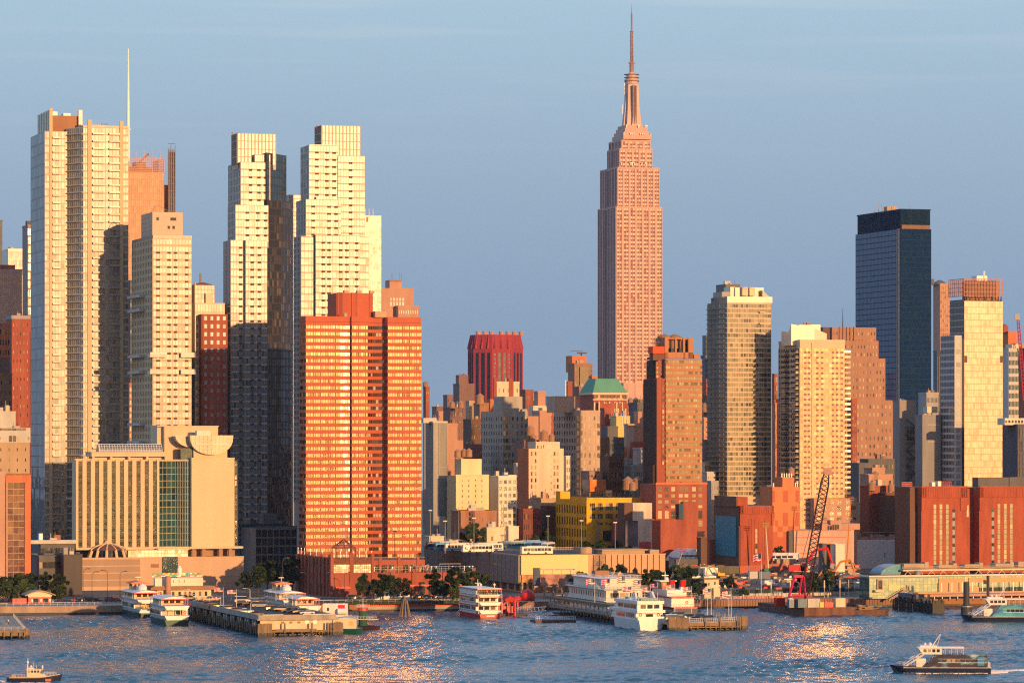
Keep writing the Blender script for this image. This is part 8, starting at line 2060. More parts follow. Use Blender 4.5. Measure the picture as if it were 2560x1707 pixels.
for kind,col,px,py,rz,lab in (
 ('suv','white',514,1497,20,'white car at the shore end of the parking pier by the terminal wall'),('sedan','grey',412,1497,15,'dark car left of the round terminal column'),('sedan','navy',476,1498,15,'dark blue car under the terminal roof edge'),('pickup','tan',525,1503,195,'brown pickup behind the white car at the terminal'),
 ('sedan','navy',455,1504,100,'navy car tightly parked at the inner pier edge, leftmost of the row'),('suv','white',474,1508,100,'white car second in the row along the inner pier edge'),('sedan','silver',487,1510,100,'silver car third in the row along the inner pier edge'),('suv','red',501,1512,100,'dark red car fourth in the row along the inner pier edge'),('suv','black',524,1516,20,'black car with its flank to the water on the outer pier edge'),('suv','gold',536,1520,20,'bronze car beside the black car on the outer pier edge'),
 ('sedan','white',561,1523,20,'white low car in the outer row of the parking pier'),('suv','silver',575,1525,25,'silver car between the white low car and the black car'),('sedan','black',590,1529,20,'black low car at the outer front edge of the parking pier'),('pickup','white',612,1534,195,'white pickup broadside at the front corner of the parking pier'),('sedan','navy',640,1539,20,'dark roofed car half hidden by the front parapet'),
 ('van','white',607,1506,5,'white van parked near the shore end of the parking pier'),('suv','black',608,1513,15,'black car in the middle row behind the white pickup'),('pickup','red',627,1516,10,'red truck in the middle row by the cream van'),('van','tan',650,1518,10,'cream panel van in the middle row'),
 ('suv','silver',681,1525,20,'silver car at the right side of the pier by the yellow barrier'),('suv','gold',702,1527,190,'gold car left of the two dark cars near the pier front'),('suv','grey',722,1531,190,'grey dark car near the pier front, left of the black one'),('suv','black',735,1532,190,'black car squeezed between grey and gold cars at the pier front'),('suv','gold',750,1533,190,'gold car at the pier front right of the black car'),('sedan','white',768,1535,190,'white car at the right end of the pier front row')):
 put_car(kind,col,onpier(px,py),rz,lab,'cars parked on the parking pier')
for kind,col,px,off,rz,lab in (
 ('sedan','grey',200,26,10,'grey car on the riverside road left of the moored ferries'),('suv','black',224,30,12,'black car in traffic before the louvred podium wall'),('sedan','black',240,27,12,'black low car in traffic right behind the black car'),('suv','grey',277,29,12,'dark grey car in traffic near the red roofed ferry'),('sedan','red',290,27,12,'red lit car in traffic beside the red roofed ferry'),
 ('suv','silver',885,28,12,'silver car on the road left of the white coach'),('suv','white',730,29,12,'white car on the road behind the hidden ferry'),('sedan','red',705,33,12,'red car crossing behind the hidden ferry'),('sedan','navy',748,27,12,'navy car on the road at the red podium corner'),('sedan','navy',1070,30,12,'navy car seen between the tree trunks of the terraces'),('suv','silver',1102,28,12,'silver car seen between the trees left of the red trimmed boat'),('sedan','gold',1045,31,12,'gold taxi right of the coach under the trees'),
 ('pickup','white',1936,18,12,'white pickup on the river wall road left of the crane barge'),('suv','white',1952,19,12,'white car just behind the white pickup by the crane barge'),('sedan','white',1862,25,12,'white car on the road behind the flagpoles of the second pier'),('suv','navy',1812,27,12,'navy car on the road right of the fireboat'),('sedan','silver',1885,27,12,'silver car on the road before the site fence'),('sedan','grey',2120,27,12,'grey car on the road right of the dark blue coach')):
 x,y=SP(px,off);put_car(kind,col,(x,y,3.03),rz,lab,'cars on the riverside road')
# ---- second pier
def flag_pier():
 b=Bld('timber_pier','timber pier end with plank fenders, parked cars and a row of striped flags','pier',1668,1161,z0=0)
 w=b.U(1866);L=122;zd=2.9;q=MB();q.box(0,w,0,88,2.2,zd);q.box(0,w*.4,88,L,2.2,zd-.05);b.part('deck',q,M['conc'])
 q=MB();q.box(-.1,w+.1,-.3,.0,1.5,2.6);q.box(0,w,-.6,0,1.0,1.3);b.part('fender_walk',q,M['wood'])
 q=MB();q.box(1,w-1,1,L,-.6,.5);b.part('understructure',q,M['wetwood'])
 m1,m2=pile_mesh(.3,-1,4.2),pile_mesh(.26,-1,2.2);rr=random.Random(5)
 for k in range(20):pile_obj(b.e,m1,(b.U(1671)+k*.33,-.7,rr.uniform(-.2,.4)))
 for k in range(8):pile_obj(b.e,m1,(b.U(1853)+k*.24,-.7,rr.uniform(.2,.5)))
 for p in (1762,1799,1842,1848):pile_obj(b.e,m1,(b.U(p),-.7,0))
 for p in (1728,1744,1776,1790,1816,1830):pile_obj(b.e,m2,(b.U(p),0,-.3))
 for k in range(7):pile_obj(b.e,m1,(w+.2,4+k*5.4,.3))
 for k in range(30):pile_obj(b.e,m2,(-.2,4+k*3.6,.2))
 q=MB();rail(q,[(b.U(1720),.3),(w-1,.3)],zd,1.1,.7,.05);rail(q,[(w-.4,.5),(w-.4,40)],zd,1.1,1.5,.04);b.part('railing',q,M['whitep'])
 # raised walkway along the left side
 q=MB();q.box(-.5,4.5,26,L+6,5.0,5.5);q.box(-.6,-.4,26,L+6,5.5,6.0);b.part('walkway_deck',q,M['wood'])
 q=MB()
 for k in range(22):
  for u in (-.2,4.2):q.box(u-.18,u+.18,28+k*4.4,28.4+k*4.4,2.8,5.0)
 b.part('walkway_post',q,M['conc'],kind='stuff');q=MB();rail(q,[(-.3,30),(-.3,L)],zd,1.1,1.2,.05);b.part('walkway_railing',q,M['whitep'])
 q=MB();q.box(6,15,60,72,zd,5.4);q.box(4.5,17,58,74,5.4,5.7);b.part('ticket_hut',q,M['tan']);q=MB();q.lathe(8,62,[(.9,5.7),(.9,6.9),(.1,7.5)],8);b.part('hut_lantern',q,M['cream'])
 return b
FP=flag_pier()
def onfp(px,py,zd=2.9):Y=GY(py,zd);return (WX(px,Y),Y,zd+.01)
for px,pb,pt,lab in ((1487,1524,1443,'flagpole at the left end of the riverboat stairs'),(1525,1525,1444,'flagpole second from the left before the riverboat'),(1563,1524,1437,'tall flagpole before the middle of the riverboat'),(1602,1526,1447,'flagpole at the right part of the riverboat'),(1626,1530,1466,'flagpole above the yacht arch'),(1579,1526,1464,'flagpole rising behind the yacht foredeck'),(1644,1524,1456,'flagpole between the riverboat and the fireboat'),(1687,1527,1459,'flagpole before the fireboat bridge'),(1729,1535,1464,'flagpole before the fireboat funnels'),(1778,1541,1468,'flagpole standing free right of the fireboat'),(1828,1548,1474,'flagpole at the right end of the timber pier')):
 flagpole(onfp(px,pb),(pb-pt)/F*GY(pb,2.9),lab)
x,y=SP(1903,24);flagpole((x,y,3),16,'tall lone flagpole with two flags on the road behind the second pier')
for px,pb,pt,lab in ((1687,1532,1482,'curved lamp post behind the dark cars of the timber pier'),(1769,1540,1485,'curved lamp post at the middle of the timber pier'),(1822,1546,1492,'curved lamp post at the right end of the timber pier'),(1612,1526,1476,'curved lamp post above the yacht'),(1530,1528,1460,'curved lamp post before the riverboat')):lamp(onfp(px,pb),(pb-pt)/F*GY(pb,2.9),lab,rz=10)
for kind,col,px,py,rz,lab in (('suv','black',1674,1538,20,'black car left of the white van on the timber pier'),('van','white',1683,1552,15,'white van behind the plank fender of the timber pier'),('suv','grey',1704,1542,20,'grey car behind the white van on the timber pier'),('suv','silver',1726,1546,20,'silver car in the middle of the timber pier row'),('suv','black',1744,1548,200,'black car right of the silver car on the timber pier'),('suv','navy',1766,1551,200,'navy car at the right end of the timber pier row'),('sedan','grey',1690,1540,20,'low grey car squeezed at the back of the timber pier row')):
 put_car(kind,col,onfp(px,py),rz,lab,'cars parked on the timber pier')
# ---- small left pier, dolphins, dock, pavilion, gangways
def left_pier():
 b=Bld('timber_pier','small sunlit public pier with railings at the left edge','pier',-40,1117,z0=0,th=10);w=b.U(66);q=MB();q.box(0,w,0,90,2.0,2.5);b.part('deck',q,M['conc'])
 q=MB();q.box(0,w,-.3,0,1.9,2.45);q.box(0,w,.2,.5,.9,1.9);b.part('fascia',q,M['wood'])
 m1=pile_mesh(.26,-1,2.3,.7);m2=pile_mesh(.3,-1,3.1,.9)
 for p in (-30,-10,10,29,49,61):pile_obj(b.e,m1,(b.U(p),-.4,0))
 for k in range(6):pile_obj(b.e,m2,(w-.1+(k % 3)*.4,-.3+(k // 3)*.5,.2))
 q=MB();rail(q,[(0,.3),(w-.5,.3)],2.5,1.1,1.9,.06);rail(q,[(w-.3,.5),(w-.3,88)],2.5,1.1,1.0,.07);b.part('railing',q,M['cream'])
left_pier()
def dolphin(label,px,Y,n,h,r):
 t=thing('pile_cluster',label,'mooring piles',(WX(px,Y),Y,0));rr=random.Random(n)
 for k in range(n):
  a=6.283*k/n;q=MB();q.tube((r*math.cos(a),r*math.sin(a),-1.5),(.35*r*math.cos(a),.35*r*math.sin(a),h+rr.uniform(-.3,.3)),.24,6,.2);q.build('pile',M['wood'],t)
 q=MB();q.tube((0,0,h-1),(0,0,h+1.6),.25,6);q.lathe(0,0,[(.85,h-.9),(.85,h-.7)],10);q.build('king_pile',M['wood'],t)
dolphin('leaning cluster of dark mooring piles in the water before the white coach',1012,1254,9,5.6,2.2)
def pile_dock():
 b=Bld('ferry_dock','blackened timber pile dock with an enclosed ramp beside the glass terminal','dock',2333,1272,z0=0);m=[pile_mesh(.3,-1,h,1.2) for h in (3.6,4.4,5.0)];rr=random.Random(12)
 for me in m:me.materials[0]=M['wetwood']
 L=min(b.V(2232),44)
 for k in range(44):pile_obj(b.e,rr.choice(m),(rr.uniform(-.3,.3),k*L/44,0))
 for k in range(14):pile_obj(b.e,rr.choice(m),(k*.3,0,.2))
 for k in range(6):pile_obj(b.e,m[2],(2.2+k*.3,12,0))
 q=MB();q.box(1,5,3,L-4,2.6,3.0);q.box(.8,3.6,20,20.3,2.6,6);b.part('deck',q,M['dark']);q=MB();q.box(1.2,4.4,L-18,L-2,3,6.0);b.part('ramp_house',q,M['dkgrey']);q=MB();rail(q,[(1.2,4),(1.2,L-4)],3,2.0,1.0,.06);b.part('ramp_rail',q,M['steel'])
 t=thing('mooring_column','tall thick black steel mooring column left of the turquoise ferry','mooring piles',(WX(2416,1268),1268,0));q=MB();q.lathe(0,0,[(1.9,-1),(1.9,3.2),(1.1,3.3),(1.0,11.2)],16);q.build('column',M['dark'],t);q=MB();q.lathe(0,0,[(2.1,2.7),(2.1,3.1)],16);q.build('collar',M['steel'],t)
 t=thing('mooring_column','thin black pole rising behind the turquoise ferry wheelhouse','mooring piles',(WX(2470,1290),1290,0));q=MB();q.lathe(0,0,[(.55,-1),(.5,12.6)],10);q.build('column',M['dark'],t);q=MB();q.box(-1.6,-.6,-.4,.4,9.6,11);q.build('fender_board',M['dark'],t)
pile_dock()
def red_pavilion():
 x,y=WX(1276,1262),1262;t=thing('boat_landing','red gabled landing pavilion on a float beside the red trimmed excursion boat','landing',(x,y,0),TH);q=MB();q.box(-4,5.5,-2,6,-.4,.7);q.build('float',M['dark'],t);q=MB()
 for u in (-3,-1,1.2,2.6):
  for v in (0,4.5):q.box(u-.2,u+.2,v-.2,v+.2,.7,4.6)
 q.box(-3,2.6,4.4,4.6,.7,3);q.build('post',M['redp'],t);q=MB();q.loft([[(-3.6,-.6,4.6),(-.2,-.6,6.8),(3.2,-.6,4.6)],[(-3.6,5.4,4.6),(-.2,5.4,6.8),(3.2,5.4,4.6)]]);q.build('roof',wall('red shingles',(.42,.04,.03),var=.2,scale=2,streak=False),t)
 t=thing('mooring_column','slim red mooring post at the right of the red landing pavilion','mooring piles',(WX(1287,1255),1255,0));q=MB();q.tube((0,0,-1),(0,0,5.6),.45,8);q.build('column',M['redp'],t);q=MB();q.lathe(0,0,[(.45,5.6),(.1,6.2)],8);q.build('cap',M['redp'],t)
 for lab,p0,p1 in (('long white truss gangway from the red pavilion to the raised walkway',(1292,1527,1.0),(1364,1517,2.8)),('upper white truss gangway behind the long gangway',(1292,1515,1.6),(1328,1511,2.6))):
  a=Vector((WX(p0[0],1258),1258,p0[2]));c=Vector((WX(p1[0],1240),1240+(12 if p0[1]<1520 else 0),p1[2]));t=thing('gangway',lab,'gangway',a);d=c-a;q=MB()
  for s in (-.8,.8):
   o_=Vector((0,s,0));q.tube(o_,d+o_,.08,4);q.tube(o_+Vector((0,0,1.3)),d+o_+Vector((0,0,1.3)),.08,4)
   for k in range(8):f,g=k/8,(k+1)/8;q.tube(d*f+o_,d*g+o_+Vector((0,0,1.3)),.06,4);q.tube(d*f+o_,d*f+o_+Vector((0,0,1.3)),.06,4)
  q.build('truss',M['whitep'],t);q=MB();n_=len(q.v);q.quad(tuple(Vector((0,-.8,.05))),tuple(d+Vector((0,-.8,.05))),tuple(d+Vector((0,.8,.05))),tuple(Vector((0,.8,.05))));q.build('walkway',M['steel'],t)
 t=thing('floating_dock','low floating dock with white railings under the raised walkway','dock',(WX(1385,1218),1218,0),TH);q=MB();q.box(-7,7,-2,4,-.3,.8);q.build('float',M['dkbrown'],t);q=MB();rail(q,[(-6.8,-1.8),(6.8,-1.8)],.8,1.2,.6,.06);q.build('railing',M['whitep'],t)
red_pavilion()
# ---- glass terminal at the right
def glass_terminal():
 b=Bld('ferry_terminal','long pale green glass ferry terminal with tan stone panels and rooftop chillers','ferry terminal',2174,1322);w=b.U(2620);z=b.Z(1438);L=min(b.V(2149),26);c=MB();c.box(0,w,.2,L,0,z);W,S=[],[]
 g0=b.Z(1492);nx=int(w/2.0);grid(b,c,front(0,b.U(2348),0.2),0,z-1,18,6,.95,.92,.04,.08,wins=W);grid(b,c,front(b.U(2348),w,.2),b.Z(1481),z-.6,30,3,.93,.9,.05,.08,wins=W);grid(b,c,left(0,.2,L),0,z-1,12,6,.95,.92,.04,.08,wins=S)
 b.part('mullion_frame',c,wall('terminal frame',(.30,.36,.30)));windows(b,glass('terminal glass',[(3,(.36,.46,.28)),(2,(.30,.42,.30)),(1,(.46,.50,.26))],.2,1.6,.02),100,'window',W);windows(b,M['g_teal'],80,'side_window',S)
 q=MB();q.box(-.5,w,-.6,L+.3,z-.5,z);b.part('roof',q,M['white'])
 st=wall('tan stone',(.58,.36,.20),var=.06);q=MB();q.box(b.U(2347),b.U(2409),-.3,.1,b.Z(1483),b.Z(1447));q.box(b.U(2421),w,-.3,.1,b.Z(1457),b.Z(1447));q.box(b.U(2409),b.U(2447),-.3,.1,b.Z(1482),b.Z(1470));q.box(b.U(2268),w,-2.2,1,b.Z(1486),b.Z(1481));b.part('stone_panel',q,st)
 q=MB();q.box(b.U(2192),b.U(2206),-.5,.1,b.Z(1477),b.Z(1447));q.box(b.U(2266),b.U(2273),-.4,.1,b.Z(1479),b.Z(1463));b.part('portal_frame',q,M['tan']);q=MB();q.box(b.U(2195),b.U(2204),-.62,-.5,b.Z(1472),b.Z(1450));b.part('portal_glass',q,M['g_blue']);q=MB();q.box(b.U(2268),b.U(2272),-.5,-.4,b.Z(1478),b.Z(1466));b.part('portal_glass',q,M['g_blue'])
 q=MB();q.box(b.U(2184),b.U(2204),-1.8,0,b.Z(1479),b.Z(1474));q.box(b.U(2184),b.U(2197),-1.9,-1.8,b.Z(1479),b.Z(1473));b.part('balcony',q,M['cream']);q=MB();q.box(b.U(2221),b.U(2250),-.12,.2,b.Z(1476),b.Z(1461));b.part('blank_panel',q,wall('pale yellow panel',(.66,.60,.32)))
 q=MB();s0,s1=(b.U(2218),b.Z(1500)),(b.U(2262),b.Z(1474));q.tube((s0[0],-1.5,s0[1]),(s1[0],-1.5,s1[1]),.4,4);q.tube((s0[0],-1.5,s0[1]+1),(s1[0],-1.5,s1[1]+1),.1,4);b.part('stair',q,M['tan'])
 q=MB();q.box(b.U(2252),w,-9,-1.5,b.Z(1492,0,-6),b.Z(1486,0,-6));b.part('canopy',q,M['pink']);q=MB()
 for k in range(22):u=b.U(2256,-8)+k*3.0;q.box(u,u+.25,-8.6,-8.3,0,b.Z(1492,0,-6));
 for k in range(9):u=b.U(2347)+k*4;q.box(u,u+.3,-2.2,-1.9,b.Z(1486),b.Z(1457))
 b.part('canopy_post',q,M['whitep'],kind='stuff');W=[(front(0,w,0),b.U(2360)+k*2.4,b.U(2360)+k*2.4+2.1,.5,3.6) for k in range(22)];windows(b,M['g_teal'],40,'concourse_window',W,t=.1)
 q=MB();u0,u1=b.U(2202,6),b.U(2252,6);zr=z
 r=[]
 for k in range(9):a=math.pi/2*k/8;r.append((u0+(u1-u0)*(1-math.cos(a)),zr+(b.Z(1411,0,6)-zr)*math.sin(a)))
 q.loft([[(x,6,zz) for x,zz in r]+[(u1,6,zr)],[(x,16,zz) for x,zz in r]+[(u1,16,zr)]]);b.part('vault_skylight',q,wall('blue skylight',(.06,.26,.36),rough=.25))
 for p0,p1,y in ((2260,2321,1410),(2347,2392,1414),(2412,2457,1413),(2489,2534,1412),(2546,2590,1408)):
  q=MB();q.box(b.U(p0,4),b.U(p1,4),4,9,b.Z(1422,0,4),b.Z(y,0,4));q.box(b.U(p1-9,4),b.U(p1,4),3.8,8,b.Z(1422,0,4),b.Z(y-4,0,4));
  for k in range(6):q.box(b.U(p0+3+k*5,4),b.U(p0+5+k*5,4),3.93,4,b.Z(1420,0,4),b.Z(y+2,0,4))
  b.part('chiller',q,M['tan'])
 q=MB();q.box(b.U(2258,3),w,3,10,b.Z(1428,0,4),b.Z(1424,0,4))
 for k in range(14):u=b.U(2262,3)+k*4.6;q.tube((u,3,zr),(u+1.2,3,b.Z(1428,0,4)),.12,4);q.tube((u+2.4,3,zr),(u+1.2,3,b.Z(1428,0,4)),.12,4)
 for y in (1418,1421):q.tube((b.U(2262),2.8,b.Z(y)),(w,2.8,b.Z(y)),.06,4)
 b.part('chiller_frame',q,M['cream']);q=MB();q.lathe(b.U(2300),2,[(1.1,zr),(1.2,zr+1),(.8,zr+1.5)],12);b.part('vent_dome',q,M['steel'])
glass_terminal()
def kiosk():
 b=Bld('kiosk','red waterside kiosk with an arched roof and glazed gable at far left','kiosk',71,1284);w=b.U(128);z=b.Z(1492);c=MB();c.box(0,w,0,8,0,z);c.box(b.U(33),0,1.5,8,0,z-.4);b.part('wall',c,paint('kiosk red',(.45,.035,.04)))
 q=MB();r=[(-1.2+(w+2.6)*k/12,z+.4+(b.Z(1476)-z-.4)*math.sin(math.pi*(.06+.88*k/12))) for k in range(13)];q.loft([[(x,-1,zz) for x,zz in r]+[(x,-1,zz-.35) for x,zz in r[::-1]],[(x,9,zz) for x,zz in r]+[(x,9,zz-.35) for x,zz in r[::-1]]]);b.part('arched_roof',q,M['tan'])
 q=MB();q.loft([[(x,.1,zz-.4) for x,zz in r[1:-1]]+[(w,.1,z),(0,.1,z)],[(x,.4,zz-.4) for x,zz in r[1:-1]]+[(w,.4,z),(0,.4,z)]]);b.part('gable_glass',q,M['g_green'])
 W=[(front(0,w,0),b.U(p),b.U(p+l),.1,z*.8) for p,l in ((83,13),(108,12))];windows(b,M['g_dark'],4,'door',W,t=.05);W=[(front(0,w,0),b.U(p),b.U(p+4),z*.3,z*.7) for p in (78.5,101,123)];windows(b,M['whitep'],4,'poster',W,t=.06)
kiosk()
# ================================================================== the building site, vehicles on it, street things
def site_loc(px,Y):return (WX(px,Y),Y,SZ(Y)-.1)
def excavator(label,loc,rz,m,s=1.0):
 t=thing('excavator',label,'excavator',loc,rz,'excavators on the building site');t.scale=(s,s,s);q=MB()
 for y in (-1.3,1.3):q.loft([[(-2.2,y-.35,.1),(-1.7,y-.35,.9),(1.7,y-.35,.9),(2.2,y-.35,.1)],[(-2.2,y+.35,.1),(-1.7,y+.35,.9),(1.7,y+.35,.9),(2.2,y+.35,.1)]])
 q.build('track',M['dark'],t);q=MB();q.box(-2.4,1.2,-1.4,1.4,1.1,2.4);q.box(.2,1.7,-1.4,-.2,1.1,3.1);q.build('body',m,t);q=MB();q.box(.5,1.75,-1.42,-.18,2.0,2.9);q.build('cab_window',M['g_blue'],t)
 q=MB()
 for a,c,r in (((1,.5,1.8),(3.4,.5,5.6),.38),((3.4,.5,5.6),(6.2,.5,6.2),.34),((6.2,.5,6.2),(7.4,.5,2.6),.28)):q.tube(a,c,r,5,r*.8)
 q.build('arm',m,t);q=MB();q.loft([[(7.0,-.1,2.8),(7.9,-.1,2.6),(7.6,-.1,1.5),(6.8,-.1,1.9)],[(7.0,1.1,2.8),(7.9,1.1,2.6),(7.6,1.1,1.5),(6.8,1.1,1.9)]]);q.build('bucket',M['steel'],t);return t
RED=M['redp'];OR=paint('machine orange',(.62,.22,.03));YE=paint('machine yellow',(.66,.42,.04))
excavator('big red excavator with raised arm behind the crane mast',site_loc(1998,1395),0,RED,1.7);excavator('orange excavator digging right of the crane mast',site_loc(2072,1378),0,OR,1.3);excavator('small yellow excavator behind the site cabins',site_loc(1800,1390),185,YE,.7);excavator('yellow excavator beside the concrete wall',site_loc(2090,1425),150,YE,1.0);excavator('dark orange low excavator in the middle of the site',site_loc(2036,1368),10,OR,.9)
def boom_lift(label,loc,rz,tip,base,arm,basket):
 t=thing('boom_lift',label,'boom lift',loc,rz);q=MB();q.box(-1.6,1.6,-1.1,1.1,.5,1.5)
 q.build('chassis',base,t)
 for x in (-1.1,1.1):
  for y in (-1.1,1.1):w=MB();w.tube((x,y-.15,.5),(x,y+.15,.5),.5,10);w.build('wheel',M['dark'],t)
 q=MB();q.tube((0,0,1.4),(tip[0]*.6,0,tip[2]*.62),.32,6,.24);q.tube((tip[0]*.6,0,tip[2]*.62),tip,.24,6,.16);q.build('arm',arm,t)
 q=MB();
 for z in (0,.6,1.2):
  for a,c in (((-1.2,-.5),(1.2,-.5)),((1.2,-.5),(1.2,.5)),((1.2,.5),(-1.2,.5)),((-1.2,.5),(-1.2,-.5))):q.tube((tip[0]+a[0],a[1],tip[2]+z),(tip[0]+c[0],c[1],tip[2]+z),.07,4)
 q.box(tip[0]-1.2,tip[0]+1.2,-.5,.5,tip[2]-.1,tip[2]+.02);q.build('basket',basket,t)
boom_lift('green based boom lift raised before the windowless brick vent building',site_loc(1921,1405),0,(-1.0,0,17.5),paint('lift green',(.03,.25,.09)),M['cream'],paint('lift basket',(.45,.45,.12)))
boom_lift('cream boom lift with a red elbow leaning right beside the bus depot',(WX(1668,1335),1335,3.1),0,(5.6,0,16.5),M['cream'],M['cream'],RED)
boom_lift('orange telescopic lift upright behind the low rosy building',(WX(2117,1450),1450,11),0,(1.6,0,25),OR,OR,OR)
for lab,px,Y,l,h,m in (('white site cabin beside the yellow excavator',1762,1392,5,3.4,M['whitep']),('cream site cabin left of the white site cabin',1750,1396,3.6,3.2,M['cream']),('grey site container before the red fence',1874,1385,4.5,2.8,M['ltgrey']),('dark blue site container beside the grey container',1897,1385,4.5,2.8,paint('container navy',(.03,.07,.16))),('pale container at the foot of the red excavator',1985,1405,7,3.2,M['cream']),('cream office container in front of the truck row',1940,1430,8,2.8,M['tan']),('long low grey container by the parked white trucks',1690,1430,9,2.8,M['dkgrey']),('red skip container beside the site cabins',1830,1362,4,1.6,RED),('white low container in the middle of the dirt site',1905,1366,5,1.6,M['whitep'])):
 container(lab,site_loc(px,Y),12,l,h,m)
def house_on_site():
 b=Bld('site_house','small cream two storey house by the fence right of the dark trees','house',1761,1325);w=b.U(1797);z=b.Z(1448);c=MB();c.box(0,w,0,6,0,z);c.box(w*.55,w,-1.5,0,0,z*.55);b.part('wall',c,M['cream']);W=[(front(0,w,0),b.U(p),b.U(p+4),b.Z(y+7),b.Z(y)) for p,y in ((1785,1454),(1770,1456),(1772,1474))];windows(b,M['g_dark'],4,'window',W,t=.05);q=MB();q.box(-.4,w+.4,-.4,6.3,z,z+.3);b.part('roof',q,M['brown'])
house_on_site()
def box_truck():
 t=thing('box_truck','p','truck',(0,0,-80));q=MB();q.box(-4,2.2,-1.25,1.25,.9,3.6);q.build('cargo_box',M['whitep'],t);q=MB();q.loft([[(2.2,-1.1,.6),(4.1,-1.1,.6),(4.1,-1.1,1.5),(3.6,-1.1,2.7),(2.2,-1.1,2.8)],[(2.2,1.1,.6),(4.1,1.1,.6),(4.1,1.1,1.5),(3.6,1.1,2.7),(2.2,1.1,2.8)]]);q.build('cab',M['whitep'],t);q=MB();q.box(3.62,4.0,-1,1,1.6,2.5);q.build('windscreen',M['g_blue'],t)
 for x in (-2.6,3.0):
  for s in (-1,1):q=MB();q.tube((x,s*.9,.5),(x,s*1.25,.5),.5,10);q.build('wheel',M['dark'],t)
 return t
bt=box_truck();trucks=[(1713+k*12.5,1462,f'white box truck in the lot by the arched shed, {n} from its left end') for k,n in enumerate(('first','second','third','fourth','fifth','sixth'))]+[(1938+k*15,1456,f'white box truck in the short row right of the vent building, {n} from the left') for k,n in enumerate(('first','second','third','fourth'))]
for i,(px,Y,lab) in enumerate(trucks):
 if i==0:bt.location=site_loc(px,Y);bt.rotation_euler.z=R(250);bt['label']=lab;bt['group']='white trucks parked in rows'
 else:dup(bt,site_loc(px,Y),250,lab,'white trucks parked in rows')
def arch_shed():
 b=Bld('arched_shed','white arched fabric shed between the long brick wall and the vent building','shed',1700,1474,z0=11);w=b.U(1782);z=b.Z(1372);q=MB();n=14;r=[(w*k/n,z*math.sin(math.pi*(.5*k/n))**.7) if 0 else (w*k/n,z*math.sin(math.pi*k/n)**.75) for k in range(n+1)]
 q.loft([[(x,0,zz) for x,zz in r],[(x,18,zz) for x,zz in r]]);b.part('fabric_roof',q,M['whitep'])
 q=MB();q.box(w*.7,w*.95,-.1,.05,0,z*.5);b.part('door',q,M['ltgrey'])
arch_shed()
def fence(lab,px0,Y0,px1,Y1,h,m,z=None,name='site_fence'):
 t=thing(name,lab,'fence',(0,0,0));q=MB();n=26;p=MB()
 for k in range(n):
  f,g=k/n,(k+1)/n;a=(WX(px0+(px1-px0)*f,Y0+(Y1-Y0)*f),Y0+(Y1-Y0)*f);c=(WX(px0+(px1-px0)*g,Y0+(Y1-Y0)*g),Y0+(Y1-Y0)*g);za=(SZ(a[1]) if z is None else z)-.2
  q.prism([a,c,(c[0],c[1]+.1),(a[0],a[1]+.1)],za,za+h-(.06 if k % 2 else 0));p.tube((a[0],a[1]-.06,za),(a[0],a[1]-.06,za+h+.1),.07,4)
 q.build('panel',m,t);p.build('post',M['steel'],t)
fence('orange red plywood fence at the foot of the brick vent building',1850,1402,1962,1412,3.0,M['redband']);fence('dark green mesh fence along the road before the building site',1700,1341,2150,1350,2.4,wall('green mesh',(.02,.05,.035),var=.3),3.2);fence('dull olive fence left of the orange plywood fence',1680,1404,1848,1402,3.0,wall('olive fence',(.16,.14,.08),var=.2));fence('grey concrete barrier wall along the site road',1850,1332,2150,1345,1.6,M['ltgrey'],3.1)
fence('red and white striped traffic barrier along the riverside road',1800,1322,1960,1328,1.1,wall('red white barrier',(.60,.20,.16),var=.6,scale=.9,streak=False),3.05,'traffic_barrier');fence('low planted hedge strip behind the coach along the promenade',700,1283,1170,1290,1.0,wall('hedge',(.03,.05,.02),var=.4,scale=1.5,streak=False),3.05,'hedge')
# clutter on the dirt
q=MB();rr=random.Random(21)
for k in range(420):
 px,Y=rr.uniform(1700,2150),rr.uniform(1352,1440);x,y,z=site_loc(px,Y);a,c,h=rr.uniform(.2,1.6),rr.uniform(.2,1.2),rr.uniform(.15,1.1);q.prism([(x-a,y-c),(x+a,y-c*.6),(x+a*.7,y+c),(x-a*.8,y+c)],z-.1,z+h,rr.choice((0,0,0,1,2,3,4)))
o=q.build('site_rubble',[M['wood'],M['whitep'],M['redp'],M['steel'],M['tan']]);tag(o,'scattered building materials and rubble over the dirt building site','rubble',kind='stuff')
# dark street lamps and signals along the road
for px,off,h,lab in ((208,20,12,'dark double street lamp at the podium corner left of the traffic mast'),(230,18,11,'dark street lamp carrying a long traffic arm before the louvred podium'),(269,19,11.5,'dark street lamp holding a hanging traffic signal before the louvred podium'),(300,20,11,'dark street lamp left of the red roofed ferry'),(706,30,15,'grey tall street lamp at the mouth of the side street'),(768,24,10,'dark street lamp before the shaded corner of the red podium'),(836,22,10,'dark street lamp before the red podium glass hall'),(861,21,10,'dark twin street lamp left of the arch of the red podium'),(969,14,11,'dark tall pole right behind the coach windscreen'),(1250,40,12,'dark signal pole at the bus depot corner'),(1955,14,8.5,'short dark promenade lamp left of the crane barge'),(2230,4,10,'grey promenade lamp before the glass terminal stairs'),(10,10,10,'dark promenade lamp at the left edge by the big trees'),(40,10,7,'short dark promenade lamp left of the red kiosk')):
 x,y=SP(px,off);lamp((x,y,3),h,lab,rz=rnd.choice((10,190)),group='street lamps along the road',m='dark')
